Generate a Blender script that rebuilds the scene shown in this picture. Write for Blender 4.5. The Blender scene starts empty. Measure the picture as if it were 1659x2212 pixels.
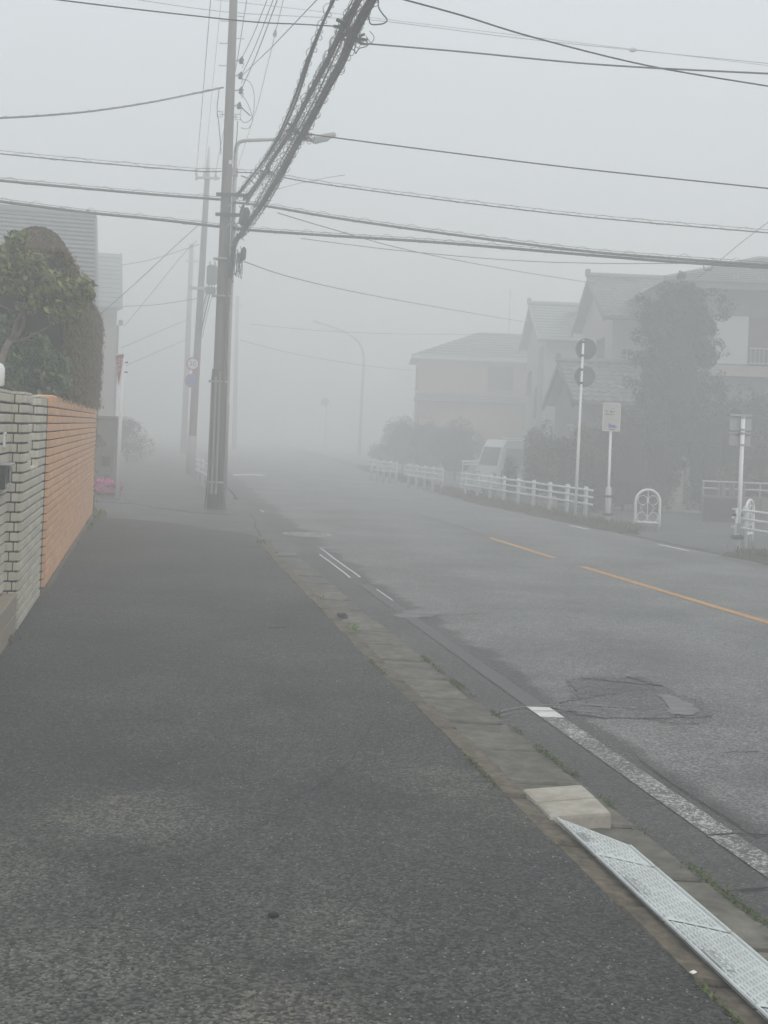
import bpy, math, random
import numpy as np
from mathutils import Vector, Matrix
random.seed(7); RNG = np.random.default_rng(7)
scene = bpy.context.scene
col = scene.collection
PI = math.pi

# ------------------------------------------------------------------ camera
# photograph coordinates are used in a 1659 x 2212 frame; a pixel gives a direction only
FOC, CAMH, ROLL = 2700.0, 1.55, math.radians(2.3)
CX, HORY = 829.5, 932.0                      # level camera: the horizon passes through this point, the frame is shifted down
RZ = -0.06                                   # road level; the left footway is z = 0
cam_data = bpy.data.cameras.new('camera'); cam = bpy.data.objects.new('camera', cam_data); col.objects.link(cam)
cam_data.sensor_fit = 'VERTICAL'; cam_data.sensor_height = 36.0; cam_data.lens = 36.0 * FOC / 2212.0
cam_data.shift_y = -(1106.0 - HORY) / 2212.0
cam_data.clip_start = 0.05; cam_data.clip_end = 1500
_r = Vector((math.cos(ROLL), 0, math.sin(ROLL))); _u = Vector((-math.sin(ROLL), 0, math.cos(ROLL)))
cam.matrix_world = Matrix(((_r.x, _u.x, 0, 0), (0, 0, -1, 0), (_r.z, _u.z, 0, CAMH), (0, 0, 0, 1)))
scene.camera = cam
# ------------------------------------------------------------------ sky, sun, exposure
SUN_EL, SUN_AZ = math.radians(46), math.radians(142)
world = bpy.data.worlds.new('World'); scene.world = world; world.use_nodes = True
wn, wl = world.node_tree.nodes, world.node_tree.links
for n in list(wn): wn.remove(n)
w_out = wn.new('ShaderNodeOutputWorld'); w_bg = wn.new('ShaderNodeBackground'); w_mix = wn.new('ShaderNodeMix'); w_sky = wn.new('ShaderNodeTexSky')
w_sky.sky_type = 'NISHITA'; w_sky.sun_disc = False; w_sky.sun_elevation = SUN_EL; w_sky.sun_rotation = SUN_AZ
w_sky.air_density = 1.0; w_sky.dust_density = 6.0
w_mix.data_type = 'RGBA'; w_mix.inputs[0].default_value = 0.86
w_mix.inputs[7].default_value = (8.5, 9.12, 9.45, 1)          # a closed, even layer of stratus
wl.new(w_sky.outputs[0], w_mix.inputs[6]); wl.new(w_mix.outputs[2], w_bg.inputs[0]); wl.new(w_bg.outputs[0], w_out.inputs[0])
w_bg.inputs[1].default_value = 0.112
sun_data = bpy.data.lights.new('sun', 'SUN'); sun = bpy.data.objects.new('sun', sun_data); col.objects.link(sun)
sun_data.energy = 1.5; sun_data.angle = math.radians(30); sun_data.color = (1, 0.97, 0.92)
# direction the light travels: away from the sun's place in the sky (over the road side behind the camera, veiled by the mist)
_sd = Vector((math.sin(SUN_AZ) * math.cos(SUN_EL), math.cos(SUN_AZ) * math.cos(SUN_EL), math.sin(SUN_EL)))
sun.rotation_euler = _sd.to_track_quat('Z', 'Y').to_euler(); sun.location = (0, 0, 30)
vs = scene.view_settings
vs.view_transform = 'Standard'; vs.look = 'None'; vs.gamma = 1.0; vs.use_curve_mapping = False; vs.exposure = 0.0
scene.render.engine = 'CYCLES'
cy = scene.cycles
cy.volume_bounces = 8; cy.max_bounces = 10; cy.diffuse_bounces = 3; cy.glossy_bounces = 2; cy.transmission_bounces = 4
cy.use_denoising = True; cy.denoiser = 'OPENIMAGEDENOISE'; cy.caustics_reflective = False; cy.caustics_refractive = False
cy.use_adaptive_sampling = True; cy.adaptive_threshold = 0.02
FOG = 0.027

# ------------------------------------------------------------------ pixel helpers
def ray(x, y):
    u, v = x - CX, HORY - y
    return Vector((u * math.cos(ROLL) - v * math.sin(ROLL), FOC, u * math.sin(ROLL) + v * math.cos(ROLL)))
def atz(x, y, z=0.0):
    d = ray(x, y); t = (z - CAMH) / d.z
    return Vector((d.x * t, d.y * t, z))
def at(x, y, Y):
    d = ray(x, y); t = Y / d.y
    return Vector((d.x * t, Y, CAMH + d.z * t))
def hor(x): return HORY + (x - CX) * math.tan(ROLL)
def m_per_px(Y): return Y / FOC

# ------------------------------------------------------------------ mesh building
class MB:
    def __init__(s): s.v, s.f, s.n = [], [], 0
    def add(s, vs_, fs_):
        b = s.n
        s.v += [tuple(q) for q in vs_]; s.n += len(vs_)
        s.f += [tuple(i + b for i in q) for q in fs_]
        return s
    def box(s, c, size, rot=None, bevel=0.0):
        hx, hy, hz = size[0] / 2, size[1] / 2, size[2] / 2
        vs_, fs_ = [], []
        if bevel <= 0:
            for z in (-hz, hz):
                for x, y in ((-hx, -hy), (hx, -hy), (hx, hy), (-hx, hy)): vs_.append((x, y, z))
            fs_ = [(3, 2, 1, 0), (4, 5, 6, 7), (0, 1, 5, 4), (1, 2, 6, 5), (2, 3, 7, 6), (3, 0, 4, 7)]
        else:
            k = bevel
            for (x, y, z) in ((hx - k, hy - k, -hz), (hx, hy, -hz + k), (hx, hy, hz - k), (hx - k, hy - k, hz)):
                vs_ += [(-x, -y, z), (x, -y, z), (x, y, z), (-x, y, z)]
            fs_ = [(3, 2, 1, 0), (12, 13, 14, 15)]
            for r in range(3):
                for i in range(4):
                    j = (i + 1) % 4; fs_.append((r * 4 + i, r * 4 + j, r * 4 + 4 + j, r * 4 + 4 + i))
        M = rot if rot is not None else Matrix.Identity(3)
        c = Vector(c)
        return s.add([c + M @ Vector(q) for q in vs_], fs_)
    def tube(s, pts, r, n=8, cap=True):
        pts = [Vector(p) for p in pts]
        if not hasattr(r, '__len__'): r = [r] * len(pts)
        vs_, fs_ = [], []
        t0 = (pts[1] - pts[0]).normalized()
        ref = Vector((0, 0, 1)) if abs(t0.z) < 0.9 else Vector((1, 0, 0))
        nrm = t0.cross(ref).normalized()
        for i, p in enumerate(pts):
            a = pts[max(i - 1, 0)]; b = pts[min(i + 1, len(pts) - 1)]
            t = (b - a)
            t = t.normalized() if t.length > 1e-9 else t0
            nrm = (nrm - t * nrm.dot(t))
            nrm = nrm.normalized() if nrm.length > 1e-6 else t.orthogonal().normalized()
            bi = t.cross(nrm)
            for k in range(n):
                an = 2 * PI * k / n
                vs_.append(p + (nrm * math.cos(an) + bi * math.sin(an)) * r[i])
        for i in range(len(pts) - 1):
            for k in range(n):
                k2 = (k + 1) % n
                fs_.append((i * n + k, i * n + k2, (i + 1) * n + k2, (i + 1) * n + k))
        if cap:
            fs_.append(tuple(range(n - 1, -1, -1))); fs_.append(tuple((len(pts) - 1) * n + k for k in range(n)))
        return s.add(vs_, fs_)
    def prism(s, poly, ax, o, u, w, depth):
        """poly in (u,w) plane at o, thickness depth along ax"""
        o, u, w, ax = Vector(o), Vector(u), Vector(w), Vector(ax)
        a = [o + u * p[0] + w * p[1] for p in poly]; b = [q + ax * depth for q in a]; n = len(poly)
        return s.add(a + b, [tuple(range(n - 1, -1, -1)), tuple(range(n, 2 * n))] + [(i, (i + 1) % n, n + (i + 1) % n, n + i) for i in range(n)])
    def disc(s, c, nrm, r, th, n=32):
        c, nrm = Vector(c), Vector(nrm).normalized()
        return s.tube([c, c + nrm * th], r, n)
    def quad(s, a, b, c, d): return s.add([a, b, c, d], [(0, 1, 2, 3)])
    def slab(s, poly, z0, z1):
        n = len(poly)
        return s.add([(p[0], p[1], z1) for p in poly] + [(p[0], p[1], z0) for p in poly],
                     [tuple(range(n)), tuple(range(2 * n - 1, n - 1, -1))] + [(n + i, n + (i + 1) % n, (i + 1) % n, i) for i in range(n)])

ORIG = {}
def origin_of(o): return ORIG.get(o.name, Vector((0, 0, 0)))
def mesh_from(name, mb, smooth=False):
    me = bpy.data.meshes.new(name); me.from_pydata(mb.v, [], mb.f); me.validate(); me.update()
    if smooth:
        me.polygons.foreach_set('use_smooth', [True] * len(me.polygons))
    return me
def part(name, mb, mat, parent=None, smooth=False, local=False, label=None, kind=None):
    """one mesh object; world coordinates are shifted into the parent's frame unless local"""
    if parent is not None and not local:
        o_ = origin_of(parent)
        if o_.length > 0: mb.v = [(p[0] - o_.x, p[1] - o_.y, p[2] - o_.z) for p in mb.v]
    me = mesh_from(name, mb, smooth)
    if mat: me.materials.append(mat)
    ob = bpy.data.objects.new(name, me); col.objects.link(ob)
    if parent is not None:
        ob.parent = parent; ORIG[ob.name] = origin_of(parent)
    if label: ob['label'] = label
    if kind: ob['kind'] = kind
    return ob
def inst(name, me, parent, loc, rot=(0, 0, 0), scale=(1, 1, 1)):
    ob = bpy.data.objects.new(name, me); col.objects.link(ob); ob.parent = parent
    ob.location = loc; ob.rotation_euler = rot; ob.scale = scale
    return ob
def thing(name, label, cat, loc=(0, 0, 0), group=None, rotz=0.0):
    o = bpy.data.objects.new(name, None); col.objects.link(o); o.location = loc; o.rotation_euler = (0, 0, rotz)
    o.empty_display_size = 0.1
    o['label'] = label; o['category'] = cat
    if group: o['group'] = group
    ORIG[o.name] = Vector(loc)
    return o
def tag(o, label, cat, group=None):
    o['label'] = label; o['category'] = cat
    if group: o['group'] = group
    return o
def struct(name, mb, mat, smooth=False):
    o = part(name, mb, mat, None, smooth); o['kind'] = 'structure'; return o

# ------------------------------------------------------------------ materials
MATS = {}
def newmat(name):
    m = bpy.data.materials.new(name); m.use_nodes = True; MATS[name] = m
    nt = m.node_tree; b = nt.nodes['Principled BSDF']
    return m, nt.nodes, nt.links, b
def setin(b, **k):
    for a, v in k.items():
        i = b.inputs.get(a.replace('_', ' '))
        if i is not None: i.default_value = v
def c4(c): return (c[0], c[1], c[2], 1)
def ramp(nodes, stops, interp='LINEAR'):
    r = nodes.new('ShaderNodeValToRGB'); e = r.color_ramp.elements; r.color_ramp.interpolation = interp
    while len(e) < len(stops): e.new(0.5)
    for i, (p, c) in enumerate(stops):
        e[i].position = p; e[i].color = c4(c) if hasattr(c, '__len__') else (c, c, c, 1)
    return r
def noise(nodes, links, src, scale, detail=4, rough=0.6, map_scale=None):
    n = nodes.new('ShaderNodeTexNoise'); n.inputs['Scale'].default_value = scale; n.inputs['Detail'].default_value = detail; n.inputs['Roughness'].default_value = rough
    if map_scale:
        mp = nodes.new('ShaderNodeMapping'); mp.inputs['Scale'].default_value = map_scale; links.new(src, mp.inputs[0]); src = mp.outputs[0]
    links.new(src, n.inputs['Vector']); return n
def mixc(nodes, links, fac, a, b, mode='MIX'):
    m = nodes.new('ShaderNodeMix'); m.data_type = 'RGBA'; m.blend_type = mode
    for sock, v in ((m.inputs[0], fac), (m.inputs[6], a), (m.inputs[7], b)):
        if hasattr(v, 'is_linked') or hasattr(v, 'links'): links.new(v, sock)
        elif hasattr(v, '__len__'): sock.default_value = c4(v)
        else: sock.default_value = v
    return m.outputs[2]
def math_(nodes, links, op, a, b=0.0, clamp=False):
    m = nodes.new('ShaderNodeMath'); m.operation = op; m.use_clamp = clamp
    for i, v in enumerate((a, b)):
        if hasattr(v, 'links'): links.new(v, m.inputs[i])
        else: m.inputs[i].default_value = v
    return m.outputs[0]
def bump(nodes, links, b, h, strength, dist=0.01):
    bp = nodes.new('ShaderNodeBump'); bp.inputs['Strength'].default_value = strength; bp.inputs['Distance'].default_value = dist
    links.new(h, bp.inputs['Height']); links.new(bp.outputs[0], b.inputs['Normal'])

def mat(name, color, rough=0.7, var=0.18, scale=6.0, metallic=0.0, bump_s=0.0, bump_scale=40.0, dirt=None, dirt_amt=0.0, spec=0.4, stretch=None, rand=0.0):
    m, N, L, b = newmat(name)
    tc = N.new('ShaderNodeTexCoord'); src = tc.outputs['Object']
    n1 = noise(N, L, src, scale, 5, 0.6, stretch)
    lo = tuple(max(0, c * (1 - var)) for c in color); hi = tuple(min(1, c * (1 + var)) for c in color)
    r = ramp(N, ((0.28, lo), (0.72, hi))); L.new(n1.outputs[0], r.inputs[0])
    out = r.outputs[0]
    if dirt is not None:
        n2 = noise(N, L, src, scale * 0.35, 6, 0.7, stretch); r2 = ramp(N, ((0.45, 0.0), (0.75, dirt_amt))); L.new(n2.outputs[0], r2.inputs[0])
        out = mixc(N, L, r2.outputs[0], out, dirt)
    if rand > 0:
        oi = N.new('ShaderNodeObjectInfo'); ge = N.new('ShaderNodeNewGeometry')
        s_ = math_(N, L, 'FRACT', math_(N, L, 'ADD', oi.outputs['Random'], ge.outputs['Random Per Island']))
        rr = ramp(N, ((0.0, 1 - rand), (1.0, 1 + rand))); L.new(s_, rr.inputs[0])
        out = mixc(N, L, 1.0, out, rr.outputs[0], 'MULTIPLY')
    L.new(out, b.inputs['Base Color'])
    setin(b, Roughness=rough, Metallic=metallic); b.inputs['Specular IOR Level'].default_value = spec
    if bump_s > 0:
        n3 = noise(N, L, src, bump_scale, 4, 0.6); bump(N, L, b, n3.outputs[0], bump_s, 0.005)
    return m

def asphalt(name, dark, light, speck, speck_amt, rough, patch=None, edge=None, patchy=None):
    m, N, L, b = newmat(name)
    tc = N.new('ShaderNodeTexCoord'); src = tc.outputs['Object']
    vg_ = N.new('ShaderNodeTexVoronoi'); vg_.inputs['Scale'].default_value = 105; L.new(src, vg_.inputs['Vector'])     # the stones of the aggregate, each its own shade
    sep = N.new('ShaderNodeSeparateColor'); L.new(vg_.outputs['Color'], sep.inputs[0])
    fine = noise(N, L, src, 45, 4, 0.8); gv = math_(N, L, 'ADD', math_(N, L, 'MULTIPLY', sep.outputs[0], 0.5), math_(N, L, 'MULTIPLY', fine.outputs[0], 0.5))
    md = tuple((a_ + b_) * 0.42 for a_, b_ in zip(dark, light))
    r = ramp(N, ((0.26, dark), (0.52, md), (0.74, light))); L.new(gv, r.inputs[0])
    out = r.outputs[0]
    big = noise(N, L, src, 0.8, 6, 0.6); rb = ramp(N, ((0.3, 0.6), (0.7, 1.45))); L.new(big.outputs[0], rb.inputs[0])
    out = mixc(N, L, 1.0, out, rb.outputs[0], 'MULTIPLY')
    mid = noise(N, L, src, 14, 4, 0.7); rm = ramp(N, ((0.3, 0.8), (0.7, 1.2))); L.new(mid.outputs[0], rm.inputs[0])
    out = mixc(N, L, 1.0, out, rm.outputs[0], 'MULTIPLY')
    if patch:
        pn = noise(N, L, src, 0.55, 7, 0.62); rp = ramp(N, ((0.5, 0.0), (0.66, 0.75))); L.new(pn.outputs[0], rp.inputs[0])
        out = mixc(N, L, rp.outputs[0], out, mixc(N, L, 1.0, r.outputs[0], patch, 'MULTIPLY'))
    if patchy:  # paler spots with ragged noise edges around the given points
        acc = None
        for (wx, wy, wr) in patchy:
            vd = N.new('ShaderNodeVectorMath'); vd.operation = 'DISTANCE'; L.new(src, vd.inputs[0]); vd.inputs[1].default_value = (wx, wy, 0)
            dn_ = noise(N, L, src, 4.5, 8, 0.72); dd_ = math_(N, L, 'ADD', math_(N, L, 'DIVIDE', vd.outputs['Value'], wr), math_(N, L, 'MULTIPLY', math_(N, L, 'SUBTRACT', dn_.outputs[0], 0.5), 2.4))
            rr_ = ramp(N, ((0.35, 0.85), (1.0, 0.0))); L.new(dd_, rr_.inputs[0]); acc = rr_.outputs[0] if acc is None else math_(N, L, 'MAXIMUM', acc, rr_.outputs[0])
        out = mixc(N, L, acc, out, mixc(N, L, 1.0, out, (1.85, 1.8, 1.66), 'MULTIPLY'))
    if edge:
        uv = N.new('ShaderNodeUVMap'); sp = N.new('ShaderNodeSeparateXYZ'); L.new(uv.outputs[0], sp.inputs[0])
        en = noise(N, L, src, 1.6, 6, 0.7); jag = math_(N, L, 'MULTIPLY', math_(N, L, 'SUBTRACT', en.outputs[0], 0.5), 0.9)
        # the newer strip by the gutter is narrower close by and frays further along
        wv = math_(N, L, 'ADD', sp.outputs[1], math_(N, L, 'MULTIPLY', jag, math_(N, L, 'MULTIPLY', math_(N, L, 'SUBTRACT', sp.outputs[0], 4.0), 0.12, True)))
        rr = ramp(N, ((0.50, 1.0), (0.60, 0.0))); L.new(wv, rr.inputs[0])
        out = mixc(N, L, rr.outputs[0], out, mixc(N, L, 1.0, out, edge, 'MULTIPLY'))
    vo = N.new('ShaderNodeTexVoronoi'); vo.inputs['Scale'].default_value = 62; L.new(src, vo.inputs['Vector'])
    rv = ramp(N, ((0.12, 1.0), (0.30, 0.0))); L.new(vo.outputs['Distance'], rv.inputs[0])
    wn_ = N.new('ShaderNodeTexWhiteNoise'); L.new(vo.outputs['Position'], wn_.inputs['Vector']); rw = ramp(N, ((0.80, 0.0), (0.92, speck_amt))); L.new(wn_.outputs['Value'], rw.inputs[0])
    out = mixc(N, L, math_(N, L, 'MULTIPLY', rv.outputs[0], rw.outputs[0]), out, speck)
    L.new(out, b.inputs['Base Color']); setin(b, Roughness=rough); b.inputs['Specular IOR Level'].default_value = 0.45
    bump(N, L, b, math_(N, L, 'SUBTRACT', fine.outputs[0], vg_.outputs['Distance']), 0.7, 0.006)
    return m

def paint(name, color, under, cover, scale=60, big=3.0, rough=0.6):
    """worn road paint: wear lets bare asphalt grains show through"""
    m, N, L, b = newmat(name)
    tc = N.new('ShaderNodeTexCoord'); src = tc.outputs['Object']
    a = noise(N, L, src, scale, 4, 0.8); g = noise(N, L, src, big, 4, 0.6)
    s_ = math_(N, L, 'ADD', math_(N, L, 'MULTIPLY', a.outputs[0], 0.75), math_(N, L, 'MULTIPLY', g.outputs[0], 0.25))
    r = ramp(N, ((0.62 - cover * 0.3, 1.0), (0.70 - cover * 0.3, 0.0))); L.new(s_, r.inputs[0])
    n2 = noise(N, L, src, 9, 4, 0.6); rc = ramp(N, ((0.3, tuple(c * 0.72 for c in color)), (0.7, color))); L.new(n2.outputs[0], rc.inputs[0])
    fine = noise(N, L, src, 95, 3, 0.75); ru = ramp(N, ((0.33, tuple(c * .65 for c in under)), (0.68, tuple(c * 1.35 for c in under)))); L.new(fine.outputs[0], ru.inputs[0])
    L.new(mixc(N, L, r.outputs[0], rc.outputs[0], ru.outputs[0]), b.inputs['Base Color']); setin(b, Roughness=rough)
    bump(N, L, b, a.outputs[0], 0.4, 0.004)
    return m

def leafmat(name, a, b_, rough=0.5, trans=0.15, spec=0.4, brown=None, brown_amt=0.0, streak=None):
    m, N, L, b = newmat(name)
    ge = N.new('ShaderNodeNewGeometry'); tc = N.new('ShaderNodeTexCoord')
    r = ramp(N, ((0.0, a), (1.0, b_))); L.new(ge.outputs['Random Per Island'], r.inputs[0])
    out = r.outputs[0]
    n1 = noise(N, L, tc.outputs['Object'], 2.2, 4, 0.6, streak); rn = ramp(N, ((0.3, 0.65), (0.7, 1.35))); L.new(n1.outputs[0], rn.inputs[0])
    out = mixc(N, L, 1.0, out, rn.outputs[0], 'MULTIPLY')
    if brown:
        n2 = noise(N, L, tc.outputs['Object'], 1.3, 5, 0.65, streak); r2 = ramp(N, ((0.38, 0.0), (0.62, brown_amt))); L.new(n2.outputs[0], r2.inputs[0])
        out = mixc(N, L, r2.outputs[0], out, brown)
    L.new(out, b.inputs['Base Color']); setin(b, Roughness=rough); b.inputs['Specular IOR Level'].default_value = spec
    b.inputs['Transmission Weight'].default_value = 0.0
    if 'Subsurface Weight' in b.inputs: b.inputs['Subsurface Weight'].default_value = 0.0
    return m

M_walk = asphalt('footway_asphalt', (0.003, 0.003, 0.003), (0.086, 0.087, 0.082), (0.36, 0.355, 0.33), 0.9, 0.8, patch=(1.75, 1.65, 1.42), patchy=((-0.95, 3.6, 0.75), (-0.2, 3.9, 0.4), (0.35, 5.6, 0.3), (-0.95, 4.9, 0.45), (-1.3, 4.2, 0.5), (-0.35, 3.2, 0.55)))
M_road = asphalt('road_asphalt', (0.052, 0.052, 0.051), (0.255, 0.252, 0.245), (0.5, 0.5, 0.48), 0.6, 0.6, edge=(0.36, 0.355, 0.345))
M_street = asphalt('side_street_asphalt', (0.035, 0.035, 0.035), (0.15, 0.15, 0.147), (0.4, 0.4, 0.38), 0.5, 0.65)
M_kerb = mat('kerb_concrete', (0.125, 0.103, 0.074), 0.9, 0.6, 22, dirt=(0.03, 0.026, 0.016), dirt_amt=0.9, bump_s=0.5, bump_scale=90, rand=0.15)
M_gutter = mat('gutter_concrete', (0.135, 0.126, 0.104), 0.85, 0.5, 12, dirt=(0.046, 0.042, 0.028), dirt_amt=0.85, bump_s=0.45, bump_scale=110, rand=0.16)
M_conc = mat('pale_concrete', (0.40, 0.375, 0.32), 0.85, 0.2, 16, dirt=(0.24, 0.19, 0.12), dirt_amt=0.7, bump_s=0.25, bump_scale=80)
M_soil = mat('soil', (0.06, 0.05, 0.035), 0.95, 0.4, 12, dirt=(0.04, 0.055, 0.02), dirt_amt=0.6, bump_s=0.6, bump_scale=50)
M_white_line = paint('white_line_worn', (0.58, 0.57, 0.53), (0.07, 0.07, 0.068), 0.40)
M_white_faint = paint('white_line_faint', (0.5, 0.5, 0.47), (0.075, 0.075, 0.073), 0.05)
M_white_new = paint('white_line_sound', (0.74, 0.74, 0.71), (0.09, 0.09, 0.09), 0.95)
M_white_ghost = paint('white_line_outline', (0.2, 0.2, 0.19), (0.06, 0.06, 0.06), 0.25)
M_yellow = paint('yellow_line', (0.62, 0.30, 0.07), (0.11, 0.11, 0.105), 0.8)
M_yellow_worn = paint('yellow_line_worn', (0.45, 0.26, 0.10), (0.12, 0.12, 0.115), 0.15)
M_seal = asphalt('tar_seal', (0.03, 0.03, 0.03), (0.20, 0.20, 0.197), (0.3, 0.3, 0.29), 0.5, 0.65)
M_film = mat('cement_smear', (0.19, 0.191, 0.188), 0.75, 0.35, 9, dirt=(0.10, 0.102, 0.10), dirt_amt=0.9, stretch=(0.5, 4, 1))
M_tile_grey = mat('grey_tile', (0.52, 0.495, 0.41), 0.75, 0.10, 22, dirt=(0.33, 0.30, 0.23), dirt_amt=0.45, stretch=(3, 3, 0.4), bump_s=0.15, bump_scale=120, rand=0.10)
M_tile_orange = mat('orange_tile', (0.70, 0.375, 0.19), 0.75, 0.14, 18, dirt=(0.72, 0.48, 0.31), dirt_amt=0.6, stretch=(3, 3, 0.4), bump_s=0.15, bump_scale=120, rand=0.09)
M_mortar = mat('dark_mortar', (0.03, 0.026, 0.023), 0.95, 0.3, 30)
M_mortar_red = mat('reddish_mortar', (0.05, 0.028, 0.02), 0.95, 0.3, 30)
M_stone_step = mat('plinth_stone', (0.26, 0.215, 0.16), 0.8, 0.2, 10, dirt=(0.36, 0.32, 0.27), dirt_amt=0.6, stretch=(8, 0.6, 3))
M_pole = mat('pole_concrete', (0.155, 0.15, 0.142), 0.8, 0.16, 5, dirt=(0.10, 0.097, 0.09), dirt_amt=0.6, stretch=(4, 4, 0.25), bump_s=0.2)
M_sleeve = mat('pole_sleeve', (0.085, 0.083, 0.078), 0.75, 0.2, 8, dirt=(0.16, 0.155, 0.145), dirt_amt=0.5, stretch=(4, 4, 0.15))
M_ridge = mat('sleeve_strip', (0.25, 0.245, 0.23), 0.7, 0.15, 10, stretch=(4, 4, 0.3))
M_galv = mat('galvanised_steel', (0.38, 0.39, 0.39), 0.5, 0.12, 12, metallic=0.4)
M_lamppost = mat('lamp_post_paint', (0.36, 0.36, 0.345), 0.5, 0.12, 8)
M_dark = mat('dark_plastic', (0.028, 0.028, 0.03), 0.5, 0.2, 10)
M_cable = mat('black_cable', (0.018, 0.018, 0.019), 0.5, 0.2, 10)
M_cable_grey = mat('grey_cable', (0.10, 0.10, 0.10), 0.5, 0.2, 10)
M_wire = mat('steel_wire', (0.16, 0.165, 0.17), 0.45, 0.2, 10, metallic=0.3)
M_white = mat('white_enamel', (0.82, 0.825, 0.815), 0.45, 0.06, 12, dirt=(0.5, 0.48, 0.43), dirt_amt=0.35)
M_whitepole = mat('white_pole_paint', (0.85, 0.855, 0.845), 0.5, 0.05, 12, dirt=(0.55, 0.53, 0.48), dirt_amt=0.35, stretch=(3, 3, 0.3))
M_postgrey = mat('fence_post_paint', (0.62, 0.65, 0.655), 0.55, 0.12, 14, dirt=(0.33, 0.33, 0.31), dirt_amt=0.5)
M_signback = mat('sign_back', (0.15, 0.153, 0.157), 0.6, 0.15, 10)
M_signback_l = mat('sign_back_pale', (0.40, 0.40, 0.40), 0.6, 0.1, 10)
M_red = mat('sign_red', (0.42, 0.03, 0.035), 0.4, 0.08, 8)
M_blue = mat('sign_blue', (0.10, 0.11, 0.34), 0.4, 0.08, 8)
M_signwhite = mat('sign_white', (0.75, 0.75, 0.74), 0.4, 0.04, 8)
M_busplate = mat('notice_plate', (0.5, 0.49, 0.45), 0.5, 0.08, 10, dirt=(0.42, 0.36, 0.32), dirt_amt=0.4)
M_ink = mat('print_black', (0.04, 0.04, 0.045), 0.6, 0.2, 10)
M_inkblue = mat('print_blue', (0.05, 0.06, 0.30), 0.6, 0.2, 10)
M_inkbrown = mat('print_brown', (0.22, 0.13, 0.10), 0.6, 0.2, 10)
M_alu = mat('aluminium_tread', (0.66, 0.69, 0.685), 0.5, 0.12, 9, metallic=0.3, dirt=(0.32, 0.32, 0.30), dirt_amt=0.35, bump_s=0.08, bump_scale=90)
M_iron = mat('cast_iron', (0.22, 0.225, 0.225), 0.55, 0.2, 14, metallic=0.2, dirt=(0.3, 0.3, 0.29), dirt_amt=0.5)
M_irondark = mat('grate_iron', (0.10, 0.10, 0.098), 0.6, 0.2, 14, metallic=0.2)
M_black = mat('void_black', (0.012, 0.012, 0.012), 0.9, 0.1, 8)
M_barkpale = mat('pale_bark', (0.20, 0.17, 0.13), 0.85, 0.25, 14, bump_s=0.4, bump_scale=30)
M_bark = mat('bark', (0.07, 0.055, 0.04), 0.9, 0.3, 10, bump_s=0.5, bump_scale=20)
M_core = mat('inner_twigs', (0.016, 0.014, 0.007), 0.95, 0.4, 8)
L_hedge = leafmat('hedge_needles', (0.040, 0.038, 0.003), (0.155, 0.115, 0.012), 0.75, brown=(0.16, 0.065, 0.008), brown_amt=0.6, streak=(5, 5, 0.35))
L_glossy = leafmat('glossy_leaves', (0.018, 0.05, 0.007), (0.13, 0.19, 0.04), 0.30, spec=0.6)
L_olive = leafmat('olive_leaves', (0.04, 0.065, 0.006), (0.18, 0.19, 0.035), 0.38, spec=0.5)
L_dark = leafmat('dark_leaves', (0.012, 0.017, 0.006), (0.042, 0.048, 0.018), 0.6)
L_mid = leafmat('garden_leaves', (0.035, 0.055, 0.018), (0.09, 0.105, 0.04), 0.6)
L_grass = leafmat('grass_blades', (0.055, 0.085, 0.02), (0.16, 0.17, 0.06), 0.6)
L_drygrass = leafmat('verge_grass', (0.06, 0.06, 0.025), (0.13, 0.11, 0.05), 0.7)
L_weed = leafmat('weed_leaves', (0.10, 0.19, 0.03), (0.22, 0.32, 0.07), 0.5)
L_moss = leafmat('moss', (0.05, 0.085, 0.015), (0.12, 0.15, 0.035), 0.8)
L_pink = leafmat('pink_petals', (0.55, 0.06, 0.28), (0.75, 0.20, 0.48), 0.5)
L_purple = leafmat('dark_purple_leaves', (0.03, 0.014, 0.028), (0.07, 0.03, 0.06), 0.5)
M_rooftile = mat('grey_roof_tile', (0.085, 0.088, 0.093), 0.42, 0.22, 5, dirt=(0.13, 0.13, 0.13), dirt_amt=0.5, rand=0.25, spec=0.7)
M_roofmetal = mat('pale_metal_roof', (0.17, 0.18, 0.185), 0.5, 0.1, 5, metallic=0.1, rand=0.08)
M_roofside = mat('ribbed_grey_roof', (0.155, 0.158, 0.165), 0.45, 0.12, 6, rand=0.08)
M_roofgreen = mat('grey_green_roof', (0.20, 0.235, 0.225), 0.6, 0.12, 6)
M_wallpink = mat('pinkish_render', (0.36, 0.32, 0.295), 0.85, 0.08, 4, dirt=(0.3, 0.27, 0.25), dirt_amt=0.4)
M_wallbeige = mat('beige_render', (0.34, 0.325, 0.30), 0.85, 0.1, 4, dirt=(0.2, 0.19, 0.18), dirt_amt=0.5)
M_wallgrey = mat('grey_render', (0.16, 0.155, 0.15), 0.85, 0.1, 4, dirt=(0.15, 0.145, 0.14), dirt_amt=0.5)
M_wallblue = mat('blue_grey_siding', (0.26, 0.30, 0.32), 0.7, 0.08, 4, stretch=(1, 1, 4))
M_wallorange = mat('salmon_render', (0.34, 0.255, 0.215), 0.85, 0.1, 4, dirt=(0.26, 0.19, 0.16), dirt_amt=0.4)
M_timber = mat('dark_timber', (0.07, 0.055, 0.045), 0.8, 0.2, 8)
M_shutter = mat('shutter_box_white', (0.42, 0.445, 0.45), 0.6, 0.05, 6)
M_blockwall = mat('concrete_block', (0.15, 0.145, 0.13), 0.9, 0.2, 8, dirt=(0.07, 0.065, 0.055), dirt_amt=0.7, bump_s=0.3, rand=0.1)
M_paleblock = mat('pale_garden_block', (0.34, 0.335, 0.31), 0.9, 0.12, 8, dirt=(0.22, 0.21, 0.19), dirt_amt=0.5, bump_s=0.3, rand=0.08)
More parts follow.
